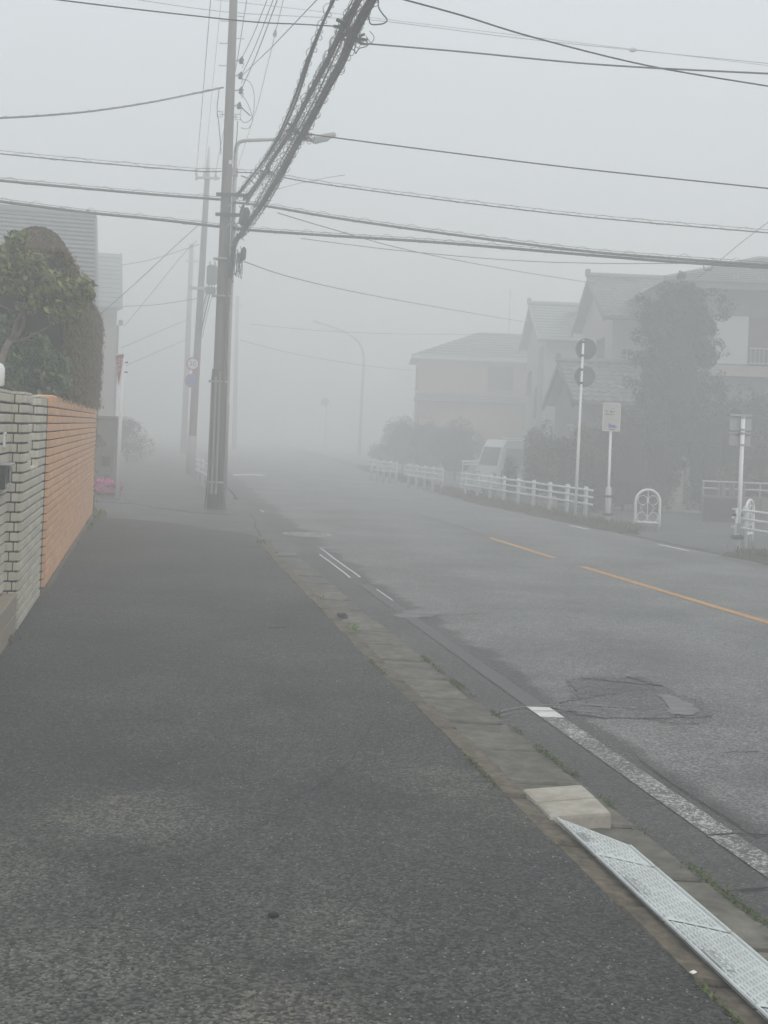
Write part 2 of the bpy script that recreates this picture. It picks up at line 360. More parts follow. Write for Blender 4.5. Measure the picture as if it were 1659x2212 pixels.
M_window = mat('dark_glass', (0.03, 0.034, 0.038), 0.12, 0.1, 3, spec=0.7)
M_paleglass = mat('pale_glass', (0.30, 0.37, 0.40), 0.15, 0.08, 3, spec=0.7)
M_vanwhite = mat('van_paint', (0.66, 0.67, 0.68), 0.3, 0.03, 4, spec=0.6)
M_rubber = mat('rubber', (0.02, 0.02, 0.02), 0.8, 0.2, 10)
M_rust = mat('rust_brown', (0.10, 0.055, 0.035), 0.85, 0.3, 20)

# ------------------------------------------------------------------ leaf scatter
def leaf_mesh(name, pts, nrm, size, mat_, parent, aspect=0.5, jitter=0.8, up=None, bend=0.15, kind=None, local=False):
    """pts (n,3); every leaf is a folded four-cornered blade of its own"""
    pts = np.asarray(pts, float); n = len(pts); nrm = np.asarray(nrm, float)
    d = nrm + RNG.normal(0, jitter, (n, 3)); d /= np.linalg.norm(d, axis=1)[:, None] + 1e-9
    if up is None: t = RNG.normal(0, 1, (n, 3))
    else: t = np.array(up, float) + RNG.normal(0, 0.35, (n, 3))
    t -= d * (t * d).sum(1)[:, None]; t /= np.linalg.norm(t, axis=1)[:, None] + 1e-9
    b = np.cross(d, t); s = size * RNG.uniform(0.6, 1.25, n)[:, None]
    w = s * aspect
    v = np.empty((n, 4, 3))
    v[:, 0] = pts - t * s * 0.5; v[:, 1] = pts + b * w * 0.5 + d * s * bend * 0.5; v[:, 2] = pts + t * s * 0.5 - d * s * bend; v[:, 3] = pts - b * w * 0.5 + d * s * bend * 0.5
    v = v.reshape(-1, 3)
    if parent is not None and not local: v = v - np.array(origin_of(parent))
    me = bpy.data.meshes.new(name); me.vertices.add(4 * n); me.vertices.foreach_set('co', v.astype(np.float32).ravel())
    me.loops.add(4 * n); me.loops.foreach_set('vertex_index', np.arange(4 * n, dtype=np.int32))
    me.polygons.add(n); me.polygons.foreach_set('loop_start', np.arange(0, 4 * n, 4, dtype=np.int32)); me.polygons.foreach_set('loop_total', np.full(n, 4, np.int32))
    me.update(calc_edges=True); me.materials.append(mat_)
    o = bpy.data.objects.new(name, me); col.objects.link(o)
    if parent is not None: o.parent = parent; ORIG[o.name] = origin_of(parent)
    if kind: o['kind'] = kind
    return o
def blob_points(c, r, n, clumps=10, clump_r=0.42, shell=0.5):
    """points spread through clumps inside an ellipsoid, leaving gaps between the clumps"""
    c, r = np.array(c, float), np.array(r, float)
    k = RNG.normal(0, 1, (clumps, 3)); k /= np.linalg.norm(k, axis=1)[:, None]
    k *= RNG.uniform(0.35, 0.80, clumps)[:, None]; cr = clump_r * RNG.uniform(0.7, 1.3, clumps)
    i = RNG.integers(0, clumps, n)
    u = RNG.normal(0, 1, (n, 3)); u /= np.linalg.norm(u, axis=1)[:, None]
    rad = RNG.uniform(shell, 1, n) ** 0.6
    p = k[i] + u * (cr[i] * rad)[:, None]
    return c + p * r, u * 0.6 + p * 0.6

# ------------------------------------------------------------------ curves of the street (x as a function of y)
def KA(y): return 0.0011 * y * y - 0.2192 * y + 1.7392          # inner edge of the kerb
def KB(y): return KA(y) + 0.115                                  # kerb face
def KC(y):
    if y > 25: return KC(25) - 0.171 * (y - 25)
    return 0.00106 * y * y - 0.2245 * y + 2.2687                 # outer edge of the gutter
def WL(y): return 0.00104 * y * y - 0.22095 * y + 2.5735         # white edge line
def YL(y): return 0.0019 * y * y - 0.284 * y + 6.592 if y <= 25 else YL(25) - 0.185 * (y - 25)
def RE(y):                                                       # right edge of the carriageway
    if y <= 30: return 9.60 - 0.2505 * y
    return RE(30) - 0.14 * (y - 30)

# ================================================================== GROUND
g = MB(); g.quad((-140, -40, -0.55), (140, -40, -0.55), (140, 225, -0.55), (-140, 225, -0.55)); struct('ground', g, M_soil)
# carriageway: one strip with its lateral distance from the gutter kept as a UV map
ys = list(np.concatenate([np.arange(-8, 60, 0.5), np.arange(60, 222, 4.0)]))
lat = [-0.03, 0.25, 0.5, 0.8, 1.3, 2.2, 3.4, 4.6, None]
rv, rf, ruv = [], [], []
for y in ys:
    for l in lat:
        x = KC(y) + l if l is not None else RE(y) + 0.3
        x = min(x, RE(y) + 0.3)
        rv.append((x, y, RZ)); ruv.append((y, x - KC(y)))
nl = len(lat)
for i in range(len(ys) - 1):
    for j in range(nl - 1): rf.append((i * nl + j, i * nl + j + 1, (i + 1) * nl + j + 1, (i + 1) * nl + j))
mb = MB(); mb.add(rv, rf); road = struct('road', mb, M_road)
uvl = road.data.uv_layers.new(name='UVMap')
for lp in road.data.loops: uvl.data[lp.index].uv = ruv[lp.vertex_index]

# left footway, rounding the corner into the side street
corner = [atz(*p, 0.0) for p in ((567, 1182), (561, 1163), (530, 1154), (494, 1149), (430, 1139), (352, 1127.5), (280, 1121), (200, 1117.5))]
edgeA = [Vector((KA(y), y, 0)) for y in np.arange(-7, 15.7, 0.6)]
W_far = corner[-1]
walk_poly = [(p.x, p.y) for p in edgeA] + [(p.x, p.y) for p in corner] + [(W_far.x - 9, W_far.y + 3.2), (-30, 20), (-30, -7)]
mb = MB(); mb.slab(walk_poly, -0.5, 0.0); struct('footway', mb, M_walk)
# side street and the footway beyond it
far_edge = [atz(*p, -0.02) for p in ((219, 1081), (289, 1085.5), (342, 1094), (409, 1103), (493, 1108), (520, 1107))]
far_corner = [Vector((KC(25.4) - 0.30, 24.3, 0)), Vector((KC(26.4) - 0.12, 25.6, 0))]
st_poly = [(KC(14) - 0.3, 14.5), (KC(16) + 0.06, 16.4), (KC(19) + 0.05, 19), (KC(22) + 0.05, 22), (KC(27) + 0.05, 27), (-6, 30), (-34, 36), (-34, 19), (-8, 14.5)]
mb = MB(); mb.add([(p[0], p[1], RZ + 0.006) for p in st_poly], [tuple(range(len(st_poly)))]); struct('side_street', mb, M_street)
fw2 = [(p.x, p.y) for p in far_edge] + [(p.x, p.y) for p in far_corner] + [(KC(y) - 0.1, y) for y in range(28, 200, 6)] + [(-60, 198), (-60, 40), (far_edge[0].x - 20, far_edge[0].y + 7)]
mb = MB(); mb.slab(fw2, -0.5, -0.042); struct('far_footway', mb, M_street)
# paving on the right, falling gently away from the carriageway
xs_ = np.concatenate([np.linspace(0, 6, 13), np.linspace(8, 60, 8)]); yr = np.concatenate([np.arange(-8, 70, 1.5), np.arange(72, 222, 10)])
rv, rf = [], []
def right_z(dx, y):
    t = min(1, max(0, (y - 29) / 6)) * min(1, max(0, (dx - 0.8) / 1.5)); return RZ + 0.012 - 0.33 * t * t * (3 - 2 * t)
for y in yr:
    for dx in xs_: rv.append((RE(y) + dx, y, right_z(dx, y)))
for i in range(len(yr) - 1):
    for j in range(len(xs_) - 1):
        k = len(xs_); rf.append((i * k + j, i * k + j + 1, (i + 1) * k + j + 1, (i + 1) * k + j))
mb = MB(); mb.add(rv, rf); struct('right_footway', mb, M_street)
# grassy verges along the right edge
def verge(name, y0, y1, w0, w1):
    n = max(4, int((y1 - y0) / 0.4)); top, bot = [], []
    for i in range(n + 1):
        y = y0 + (y1 - y0) * i / n; e = min(1, i / 2.5, (n - i) / 2.5); e = max(e, 0.12)
        jx = 0.05 * math.sin(i * 1.7) + 0.04 * math.sin(i * 0.6)
        top.append((RE(y) + 0.02 + jx, y)); bot.append((RE(y) + w0 + (w1 - w0) * e * 1.0 + jx, y))
    b = MB(); m_ = n + 1; zt = 0.0
    vv = [(p[0] - 0.05, p[1], RZ - 0.01) for p in top] + [(p[0] + 0.05, p[1], zt) for p in top] + [(p[0], p[1], zt + 0.015) for p in bot] + [(p[0] + 0.07, p[1], RZ - 0.02) for p in bot]
    ff = []
    for i in range(n):
        for k in range(3): ff.append((k * m_ + i, (k + 1) * m_ + i, (k + 1) * m_ + i + 1, k * m_ + i + 1))
    b.add(vv, ff); struct(name, b, M_soil, True)
    pts, nr = [], []
    N_ = int((y1 - y0) * 900)
    for _ in range(N_):
        y = random.uniform(y0, y1); x = RE(y) + random.uniform(-0.01, w1 + 0.06)
        if math.sin(x * 9 + y * 2.3) + math.sin(y * 5.1) < random.uniform(-2.2, 1.6): continue
        pts.append((x, y, 0.02 + random.uniform(0, 0.06))); nr.append((random.uniform(-1, 1), random.uniform(-1, 1), 0.2))
    return pts, nr
vg = [verge('verge', 21.6, 35.5, 0.2, 0.62), verge('verge', 14.0, 18.2, 0.2, 0.75), verge('verge', 37.5, 52, 0.2, 0.5)]
pts = sum((a for a, b in vg), []); nr = sum((b for a, b in vg), [])
leaf_mesh('grass', pts, nr, 0.11, L_drygrass, None, aspect=0.13, jitter=0.3, up=(0, 0, 1), kind='stuff')
# ------------------------------------------------------------------ markings
def strip(fn, y0, y1, w, z, n=None, wob=0.0):
    n = n or max(2, int((y1 - y0) / 0.35)); a, b = [], []
    for i in range(n + 1):
        y = y0 + (y1 - y0) * i / n; q = wob * random.uniform(-1, 1)
        a.append((fn(y) - w / 2 + q, y, z)); b.append((fn(y) + w / 2 + q * 0.6, y, z))
    m_ = MB(); m_.add(a + b, [(i, n + 1 + i, n + 2 + i, i + 1) for i in range(n)]); return m_
struct('road_marking', strip(WL, 1.5, 7.2, 0.135, RZ + 0.004, wob=0.003), M_white_line)
struct('road_marking', strip(WL, 7.2, 7.46, 0.14, RZ + 0.005), M_white_new)
struct('road_marking', strip(WL, 7.46, 8.7, 0.13, RZ + 0.004), M_white_faint)
struct('road_marking', strip(WL, 8.7, 13.1, 0.12, RZ + 0.004), paint('white_line_gone', (0.3, 0.3, 0.29), (0.07, 0.07, 0.068), -0.25))
struct('road_marking', strip(WL, 13.6, 16.6, 0.13, RZ + 0.004), M_white_ghost)
struct('road_marking', strip(lambda y: WL(y) - 0.06, 13.6, 16.0, 0.022, RZ + 0.006, wob=0.006), M_white_new)
struct('road_marking', strip(lambda y: WL(y) + 0.06, 13.7, 16.8, 0.022, RZ + 0.006, wob=0.006), M_white_new)
struct('road_marking', strip(lambda y: WL(y) + 0.055, 11.9, 12.7, 0.016, RZ + 0.006, wob=0.004), M_white_new)
struct('road_marking', strip(YL, 5, 15.85, 0.11, RZ + 0.004), M_yellow)
struct('road_marking', strip(YL, 16.8, 19.8, 0.105, RZ + 0.004), paint('yellow_line_mid', (0.62, 0.32, 0.09), (0.11, 0.11, 0.105), 0.8))
struct('road_marking', strip(YL, 19.8, 33, 0.13, RZ + 0.004), M_yellow_worn)
def WR(y): return RE(y) - 0.26
struct('road_marking', strip(WR, 18.8, 19.7, 0.075, RZ + 0.004), M_white_new)
struct('road_marking', strip(WR, 18.0, 18.8, 0.06, RZ + 0.004), M_white_line)
struct('road_marking', strip(WR, 22.4, 23.2, 0.10, RZ + 0.004), M_white_new)
struct('road_marking', strip(WR, 25.2, 32.5, 0.09, RZ + 0.004), M_white_line)
struct('road_marking', strip(WR, 8, 17.8, 0.10, RZ + 0.004), M_white_faint)
def px_patch(name, px, z, mat_):
    b = MB(); P = [atz(x, y, z) for x, y in px]; b.add(P, [tuple(range(len(P)))]); return struct(name, b, mat_)
px_patch('road_marking', ((502, 1024.5), (540, 1023.8), (572, 1025.5), (571, 1028), (540, 1026.5), (503, 1027.5)), RZ + 0.005, M_white_new)
px_patch('road_marking', ((561, 1101.5), (564, 1101.3), (572, 1106), (568.5, 1106.2)), RZ + 0.009, M_white_new)
px_patch('road_marking', ((712, 1112.2), (744, 1112.6), (744, 1114.0), (712, 1113.6)), RZ + 0.005, M_white_line)
# tar seal and cement smear
def wobbly(px, k=6, amp=2.5):
    out = []
    for i in range(len(px)):
        a, b = px[i], px[(i + 1) % len(px)]
        for j in range(k):
            t = j / k; out.append((a[0] + (b[0] - a[0]) * t + random.uniform(-amp, amp) * 2.2, a[1] + (b[1] - a[1]) * t + random.uniform(-amp, amp) * 0.45))
    return out
px_patch('road_patch', wobbly(((1222, 1466), (1300, 1462), (1388, 1463), (1440, 1487), (1500, 1512), (1538, 1547), (1420, 1552), (1290, 1550), (1195, 1527), (1250, 1500)), 16, 4.5), RZ + 0.005, M_seal)
px_patch('road_patch', wobbly(((1420, 1499), (1446, 1501), (1496, 1521), (1510, 1536), (1490, 1545), (1450, 1541), (1440, 1520)), 9, 2.2), RZ + 0.009, M_film)
px_patch('road_patch', wobbly(((850, 1325), (880, 1318), (935, 1322), (950, 1330), (900, 1333), (858, 1334)), 10, 2.5), RZ + 0.005, M_film)
def px_line(name, px, z, w, mat_):
    P = [atz(x, y, z) for x, y in px]; a, b = [], []
    for i, p in enumerate(P):
        t = (P[min(i + 1, len(P) - 1)] - P[max(i - 1, 0)]).normalized(); nn = Vector((-t.y, t.x, 0)); ww = w * random.uniform(0.6, 1.3) / 2
        a.append(p + nn * ww); b.append(p - nn * ww)
    m_ = MB(); n = len(P); m_.add(a + b, [(i, n + i, n + i + 1, i + 1) for i in range(n - 1)]); return struct(name, m_, mat_)
px_line('road_crack', [(1072, 1540), (1090, 1533), (1130, 1526), (1180, 1522), (1260, 1521), (1330, 1526), (1400, 1530)], RZ + 0.011, 0.014, M_film)
px_line('road_crack', [(1078, 1546), (1110, 1538), (1160, 1535), (1230, 1534), (1300, 1538)], RZ + 0.011, 0.010, M_film)
def crack(px, z, w):
    q = []
    for i in range(len(px) - 1):
        for j in range(6):
            t = j / 6; q.append((px[i][0] + (px[i + 1][0] - px[i][0]) * t + random.uniform(-1, 1) * 1.2, px[i][1] + (px[i + 1][1] - px[i][1]) * t + random.uniform(-1, 1) * 0.4))
    px_line('road_crack', q + [px[-1]], z, w, M_black)
crack([(540, 1112), (552, 1125), (551, 1137), (560, 1152), (563, 1160)], RZ + 0.012, 0.03)
crack([(352, 1127), (430, 1137), (494, 1147), (558, 1159)], 0.004, 0.03)
crack([(1530, 1803), (1580, 1800), (1659, 1803)], RZ + 0.006, 0.012)
crack([(1380, 1640), (1450, 1690), (1560, 1760), (1640, 1812)], RZ + 0.006, 0.008)
crack([(1570, 1925), (1610, 1921), (1659, 1917)], RZ + 0.006, 0.012)
crack([(1390, 1550), (1440, 1560), (1470, 1563), (1510, 1562)], RZ + 0.006, 0.01)
crack([(905, 1114), (960, 1127), (1010, 1143), (1060, 1163)], RZ + 0.007, 0.02)
crack([(905, 1327), (970, 1328), (1040, 1325)], RZ + 0.007, 0.012)
crack([(1565, 1625), (1600, 1622), (1640, 1624)], RZ + 0.006, 0.01)
for x0_, x1_, y_ in ((1235, 1390, 1465), (1290, 1430, 1488), (1390, 1530, 1553), (1240, 1330, 1499)): crack([(x0_, y_), ((x0_ + x1_) / 2, y_ + random.uniform(-1, 1)), (x1_, y_ + random.uniform(-1, 1))], RZ + 0.012, 0.006)
crack([(170, 1560), (300, 1552), (420, 1566), (520, 1560)], 0.004, 0.005)
crack([(620, 1730), (700, 1690), (760, 1640), (800, 1570)], 0.004, 0.004)

# ------------------------------------------------------------------ kerb stones and gutter slabs, one by one
kb = MB()
yy = np.arange(-2, 15.8, 0.3); a = [(KA(y) + 0.01, y, -0.075) for y in yy] + [(KB(y), y, -0.075) for y in yy]; n = len(yy)
kb.add(a, [(i, n + i, n + i + 1, i + 1) for i in range(n - 1)])
kerb = struct('kerb', kb, M_mortar)
def stone(f0, f1, y0, y1, z0, z1, gap=0.006, drop=-0.12, bev=0.008):
    """block between two lateral curves; top corners slightly rounded off"""
    y0 += gap / 2; y1 -= gap / 2; b = MB()
    jz = random.uniform(-0.006, 0.003); s = random.uniform(-0.008, 0.004)
    P = [(f0(y0) + s, y0), (f1(y0) + s, y0), (f1(y1) + s, y1), (f0(y1) + s, y1)]
    zt = [z0 + jz, z1 + jz, z1 + jz, z0 + jz]
    cx_ = sum(p[0] for p in P) / 4; cy_ = sum(p[1] for p in P) / 4
    ring0 = [(p[0], p[1], drop) for p in P]; ring1 = [(p[0], p[1], zt[i] - bev) for i, p in enumerate(P)]
    ring2 = []
    for i, p in enumerate(P):
        dx, dy = cx_ - p[0], cy_ - p[1]; ring2.append((p[0] + math.copysign(min(bev, abs(dx)), dx), p[1] + math.copysign(min(bev, abs(dy)), dy), zt[i]))
    b.add(ring0 + ring1 + ring2, [(8, 9, 10, 11)] + [(r * 4 + i, r * 4 + (i + 1) % 4, r * 4 + 4 + (i + 1) % 4, r * 4 + 4 + i) for r in (0, 1) for i in range(4)])
    return b
y = 1.2
while y < 15.6:
    ln = 0.6
    part('kerb_stone', stone(KA, KB, y, min(y + ln, 15.75), 0.004, -0.002, 0.034, bev=0.012), M_kerb, kerb); y += ln
gut = MB(); gut.add([(p[0] + 0.0, p[1], -0.078) for p in [(KB(2), 2), (KC(2), 2), (KC(9), 9), (KC(16.5), 16.5), (KB(16.5), 16.5), (KB(9), 9)]], [(0, 1, 2, 3, 4, 5)])
gutter = struct('gutter', gut, M_mortar)
y = 1.0; GRATE_Y = atz(618, 1197, RZ).y
while y < 15.8:
    y2 = min(y + 0.6, 16.0)
    part('gutter_slab', stone(KB, KC, y, y2, -0.052, -0.056, 0.038, drop=-0.14, bev=0.009), M_gutter, gutter); y = y2
# corner kerb stones round into the side street
cp = [Vector((KA(15.7), 15.7, 0))] + [p.copy() for p in corner]
for i in range(len(cp) - 1):
    a, b = cp[i], cp[i + 1]; t = (b - a).normalized(); nn = Vector((t.y, -t.x, 0))
    m_ = MB(); w_ = 0.16; z_ = 0.003 if i < 3 else -0.006
    P = [a + t * 0.006, b - t * 0.006, b - t * 0.006 + nn * w_, a + t * 0.006 + nn * w_]
    m_.add([(p.x, p.y, -0.12) for p in P] + [(p.x, p.y, z_ - (0.03 if k > 1 else 0)) for k, p in enumerate(P)], [(4, 5, 6, 7)] + [(k, (k + 1) % 4, 4 + (k + 1) % 4, 4 + k) for k in range(4)])
    part('kerb_stone', m_, M_kerb, kerb)
# drain grate set in the gutter
gp = atz(617, 1198, -0.05)
t = thing('drain_grate', 'small slotted iron drain grate set in the gutter', 'drain', (gp.x, gp.y, -0.052), rotz=math.atan(0.19))
m_ = MB(); m_.box((0, 0, -0.01), (0.31, 0.40, 0.028)); part('frame', m_, M_irondark, t, local=True)
for i in range(8):
    m_ = MB(); m_.box((-0.115 + i * 0.033, 0, 0.008), (0.018, 0.32, 0.012), bevel=0.002); part('bar', m_, M_iron, t, local=True)
# manhole cover
mp = atz(663.5, 1154.5, RZ)
t = thing('manhole_cover', 'round pale iron manhole cover set flush in the carriageway', 'manhole cover', (mp.x, mp.y, RZ))
m_ = MB(); m_.tube([(0, 0, -0.05), (0, 0, 0.006)], [0.375, 0.375], 40); part('rim', m_, M_conc, t, local=True)
m_ = MB(); m_.tube([(0, 0, -0.03), (0, 0, 0.010), (0, 0, 0.011)], [0.325, 0.325, 0.315], 40); cv = part('cover', m_, M_iron, t, local=True)
m_ = MB()
for rr in (0.07, 0.14, 0.21, 0.28):
    k = int(rr * 75)
    for i in range(k):
        an = 2 * PI * i / k; m_.box((rr * math.cos(an), rr * math.sin(an), 0.013), (0.028, 0.016, 0.006), Matrix.Rotation(an, 3, 'Z'))
part('tread_stud', m_, M_iron, cv, local=True, kind='stuff')

# ------------------------------------------------------------------ concrete step blocks in the gutter
def block_from_px(name, px, z, zb, label):
    P = [atz(x, y, z) for x, y in px]; c = sum(P, Vector()) / 4; b = MB(); rings = []
    for inset, zz in ((0.0, zb), (0.0, z - 0.018), (0.004, z - 0.006), (0.016, z)):
        rings += [(p.x + (c.x - p.x) * inset / 0.15, p.y + (c.y - p.y) * inset / 0.15, zz) for p in P]
    b.add(rings, [(3, 2, 1, 0), (12, 13, 14, 15)] + [(r * 4 + i, r * 4 + (i + 1) % 4, r * 4 + 4 + (i + 1) % 4, r * 4 + 4 + i) for r in range(3) for i in range(4)])
    o = part(name, b, M_conc); tag(o, label, 'concrete block', 'step blocks in the gutter')
block_from_px('concrete_block', ((1156.5, 1729.8), (1287, 1719), (1258.6, 1693.5), (1129, 1703.5)), 0.012, -0.06, 'pale concrete step block in the gutter, butted behind the one facing the metal ramp')
block_from_px('concrete_block', ((1188, 1762), (1320.5, 1752.5), (1290, 1722.3), (1160, 1733)), 0.012, -0.06, 'pale concrete step block in the gutter with its bare end facing the metal ramp')

# ------------------------------------------------------------------ aluminium kerb ramp, unit by unit
UP = [atz(*p, 0.016) for p in ((1201, 1768), (1289.5, 1846), (1428.5, 1985.6), (1622.6, 2167))]
LO = [atz(*p, -0.046) for p in ((1331, 1797), (1412, 1872), (1573.7, 2008))]
dU = (UP[3] - UP[0]).normalized(); ulen = [(p - UP[0]).dot(dU) for p in UP]
nU = Vector((dU.y, -dU.x, 0)); nU = nU if nU.x > 0 else -nU
RW = 0.255
ramp_lab = ['end unit of the silver ramp with a slanted edge, beside the concrete blocks', 'silver treadplate ramp unit in the gutter, next to the slant-ended unit',
            'silver treadplate ramp unit in the gutter, third along from the concrete blocks', 'silver treadplate ramp unit in the gutter, fourth along from the concrete blocks', 'silver treadplate ramp unit in the gutter, fifth along from the concrete blocks']
cuts = [0.0, ulen[1], ulen[2], ulen[2] + (ulen[2] - ulen[1]), ulen[2] + 2 * (ulen[2] - ulen[1])]
Ux, Uy = dU, nU
ang = math.atan2(dU.y, dU.x)
def unit_z(n_): return 0.0 - 0.060 * (n_ / RW) ** 1.1 if n_ > 0 else 0.0
for k in range(4):
    L = cuts[k + 1] - cuts[k]; base = UP[0] + dU * cuts[k]
    if base.y < 1.0: break
    t = thing('kerb_ramp', ramp_lab[k], 'kerb ramp', base, group='metal kerb ramp units')
    side = 1.0
    def P(s, n_, dz=0.0): return base + dU * s + nU * n_ + Vector((0, 0, unit_z(n_) + dz))
    slant = (lambda n_: (0.17 if k == 0 else 0.0) * n_ / RW * 1.15)
    m_ = MB(); cols = 7; rows = 6; vv = []
    for i in range(rows + 1):
        n_ = RW * i / rows
        for j in range(cols + 1):
            s0 = slant(n_) + 0.006; vv.append(P(s0 + (L - 0.012 - slant(n_)) * j / cols, n_))
    ff = [(i * (cols + 1) + j, i * (cols + 1) + j + 1, (i + 1) * (cols + 1) + j + 1, (i + 1) * (cols + 1) + j) for i in range(rows) for j in range(cols)]
    m_.add(vv, ff)
    nv = len(vv); m_.add([Vector(q) - Vector((0, 0, 0.008)) for q in vv], [tuple(reversed(f)) for f in ff])
    part('plate', m_, M_alu, t)
    for n0 in (0.004, RW - 0.012):
        m_ = MB(); pts_ = [P(slant(n0) + 0.004 + (L - 0.008 - slant(n0)) * j / 6, n0, 0.003) for j in range(7)]
        m_.tube(pts_, 0.006, 6); part('edge_rail', m_, M_alu, t)
    if k == 0:
        m_ = MB(); m_.tube([P(slant(q) + 0.006, q, 0.002) for q in np.linspace(0.004, RW - 0.008, 6)], 0.004, 5); part('end_rib', m_, M_alu, t)
    # fish-scale tread: raised crescents in staggered rows
    m_ = MB(); i = 0; n_ = 0.026
    while n_ < RW - 0.026:
        s = 0.03 + (0.0195 if i % 2 else 0.0)
        while s < L - 0.03:
            if s > slant(n_) + 0.02 and not (0.02 < n_ < 0.07 and L * 0.38 < s < L * 0.62):
                w_, h_ = 0.031, 0.0085
                q = [P(s - w_ / 2, n_ - h_ * 0.5), P(s - w_ * 0.18, n_ + h_), P(s + w_ * 0.18, n_ + h_), P(s + w_ / 2, n_ - h_ * 0.5), P(s + w_ * 0.2, n_ - h_ * 0.9), P(s - w_ * 0.2, n_ - h_ * 0.9)]
                qt = [p + Vector((0, 0, 0.0065)) + (sum(q, Vector()) / 6 - p) * 0.3 for p in q]
                m_.add(q + qt, [(6, 7, 8, 9, 10, 11)] + [(a_, (a_ + 1) % 6, 6 + (a_ + 1) % 6, 6 + a_) for a_ in range(6)])
            s += 0.039
        n_ += 0.0205; i += 1
    part('tread_pattern', m_, M_alu, t, kind='stuff')
    # maker's plate: a recessed panel with raised strokes
    m_ = MB(); m_.add([P(L * 0.39, 0.024, 0.002), P(L * 0.61, 0.024, 0.002), P(L * 0.61, 0.066, 0.002), P(L * 0.39, 0.066, 0.002)], [(0, 1, 2, 3)]); pl_ = part('maker_plate', m_, M_alu, t)
    m_ = MB()
    for (s0, s1, n0, n1) in ((0.39, 0.61, 0.022, 0.025), (0.39, 0.61, 0.065, 0.068), (0.387, 0.393, 0.022, 0.068), (0.607, 0.613, 0.022, 0.068)):
        m_.add([P(L * s0, n0, 0.005), P(L * s1, n0, 0.005), P(L * s1, n1, 0.005), P(L * s0, n1, 0.005)], [(0, 1, 2, 3)])
    for q in range(9):
        s0 = L * (0.41 + q * 0.021); h0 = 0.030 + 0.004 * (q % 2); h1 = 0.058 - 0.006 * (q % 3)
        m_.add([P(s0, h0, 0.006), P(s0 + 0.004, h0, 0.006), P(s0 + 0.004, h1, 0.006), P(s0, h1, 0.006)], [(0, 1, 2, 3)])
        if q % 2 == 0: m_.add([P(s0, h1 - 0.004, 0.006), P(s0 + 0.010, h1 - 0.004, 0.006), P(s0 + 0.010, h1, 0.006), P(s0, h1, 0.006)], [(0, 1, 2, 3)])
    part('raised_mark', m_, M_irondark, pl_)

# ------------------------------------------------------------------ weeds, moss, litter
def tuft(name, c, n, size, spread, mat_, label, cat, group=None, aspect=0.16, upz=1.0):
    pts = np.array([[c[0] + random.gauss(0, spread), c[1] + random.gauss(0, spread * 1.5), c[2] + random.uniform(0.2, 0.55) * size] for _ in range(n)])
    nr = np.array([[random.uniform(-1, 1), random.uniform(-1, 1), 0.3] for _ in range(n)])
    o = leaf_mesh(name, pts, nr, size, mat_, None, aspect=aspect, jitter=0.4, up=(0, 0, upz)); tag(o, label, cat, group); return o
tuft('weed', atz(762, 1366, -0.05), 46, 0.085, 0.022, L_weed, 'bright green weed growing at the kerb joint beside the purple plant', 'weed')
tuft('weed', atz(734, 1336, -0.05), 60, 0.05, 0.028, L_purple, 'dark purple weed growing in the gutter at the kerb face', 'weed', aspect=0.5)
tuft('weed', atz(683, 1296, -0.03), 30, 0.06, 0.025, L_grass, 'small weed tuft at a chipped kerb joint up the footway', 'weed')
tuft('weed', atz(566, 1174, 0), 40, 0.08, 0.04, L_grass, 'weed tuft on the rounded kerb corner by the drain grate', 'weed')
tuft('weed', atz(205, 1118, 0), 120, 0.16, 0.06, L_weed, 'leafy weed at the far foot of the orange wall', 'weed', aspect=0.3)
tuft('weed', atz(187, 1142, 0), 90, 0.13, 0.04, L_grass, 'grass tuft along the foot of the orange wall', 'weed')
tuft('weed', atz(165, 1178, 0), 40, 0.06, 0.02, L_grass, 'thin grass wisp near the middle of the orange wall base', 'weed')
tuft('weed', atz(22, 1385, 0), 60, 0.06, 0.06, L_drygrass, 'dry grass wisp at the corner of the grey tiled plinth', 'weed')
pts = []; ny = []
for _ in range(9000):
    y = random.uniform(2.5, 9.5); ph = math.sin(y * 7.3) + math.sin(y * 3.1 + 1) + math.sin(y * 15)
    if ph < random.uniform(-0.6, 2.2): continue
    pts.append((KC(y) + random.gauss(0, 0.014), y, -0.052 + random.uniform(0, 0.008))); ny.append((0, 0, 1))
for _ in range(5000):
    y = random.uniform(3.0, 11); ph = math.sin(y * 5.3 + 2) + math.sin(y * 2.3 + 1)
    if ph < random.uniform(0.2, 2.2): continue
    pts.append((KA(y) + random.gauss(0, 0.008), y, 0.003 + random.uniform(0, 0.006))); ny.append((0, 0, 1))
leaf_mesh('moss', pts, ny, 0.013, L_moss, None, aspect=0.6, jitter=0.6, kind='stuff')
m_ = MB(); p = atz(591, 1979, 0.004); m_.box((p.x, p.y, 0.008), (0.032, 0.022, 0.012), Matrix.Rotation(0.3, 3, 'Z'), bevel=0.004)
tag(part('scrap', m_, M_black), 'small black scrap lying on the footway', 'litter')
m_ = MB(); p = atz(596, 1357, 0.004); m_.tube([p + Vector((-0.06, 0.01, 0.006)), p + Vector((0, 0, 0.004)), p + Vector((0.07, 0.012, 0.006))], 0.004, 5)
tag(part('twig', m_, M_bark), 'thin dark twig lying on the footway further up', 'twig')
m_ = MB(); p = atz(1487, 2021, 0.012)
for i in range(1): m_.box((atz(1782 * 0 + 1497, 2109, 0.0).x, atz(1497, 2109, 0.0).y, 0.012), (0.020, 0.014, 0.007), Matrix.Rotation(0.7, 3, 'Z'), bevel=0.003)
tag(part('pebble', m_, M_white), 'tiny white pebble lying on the kerb beside the ramp', 'pebble')

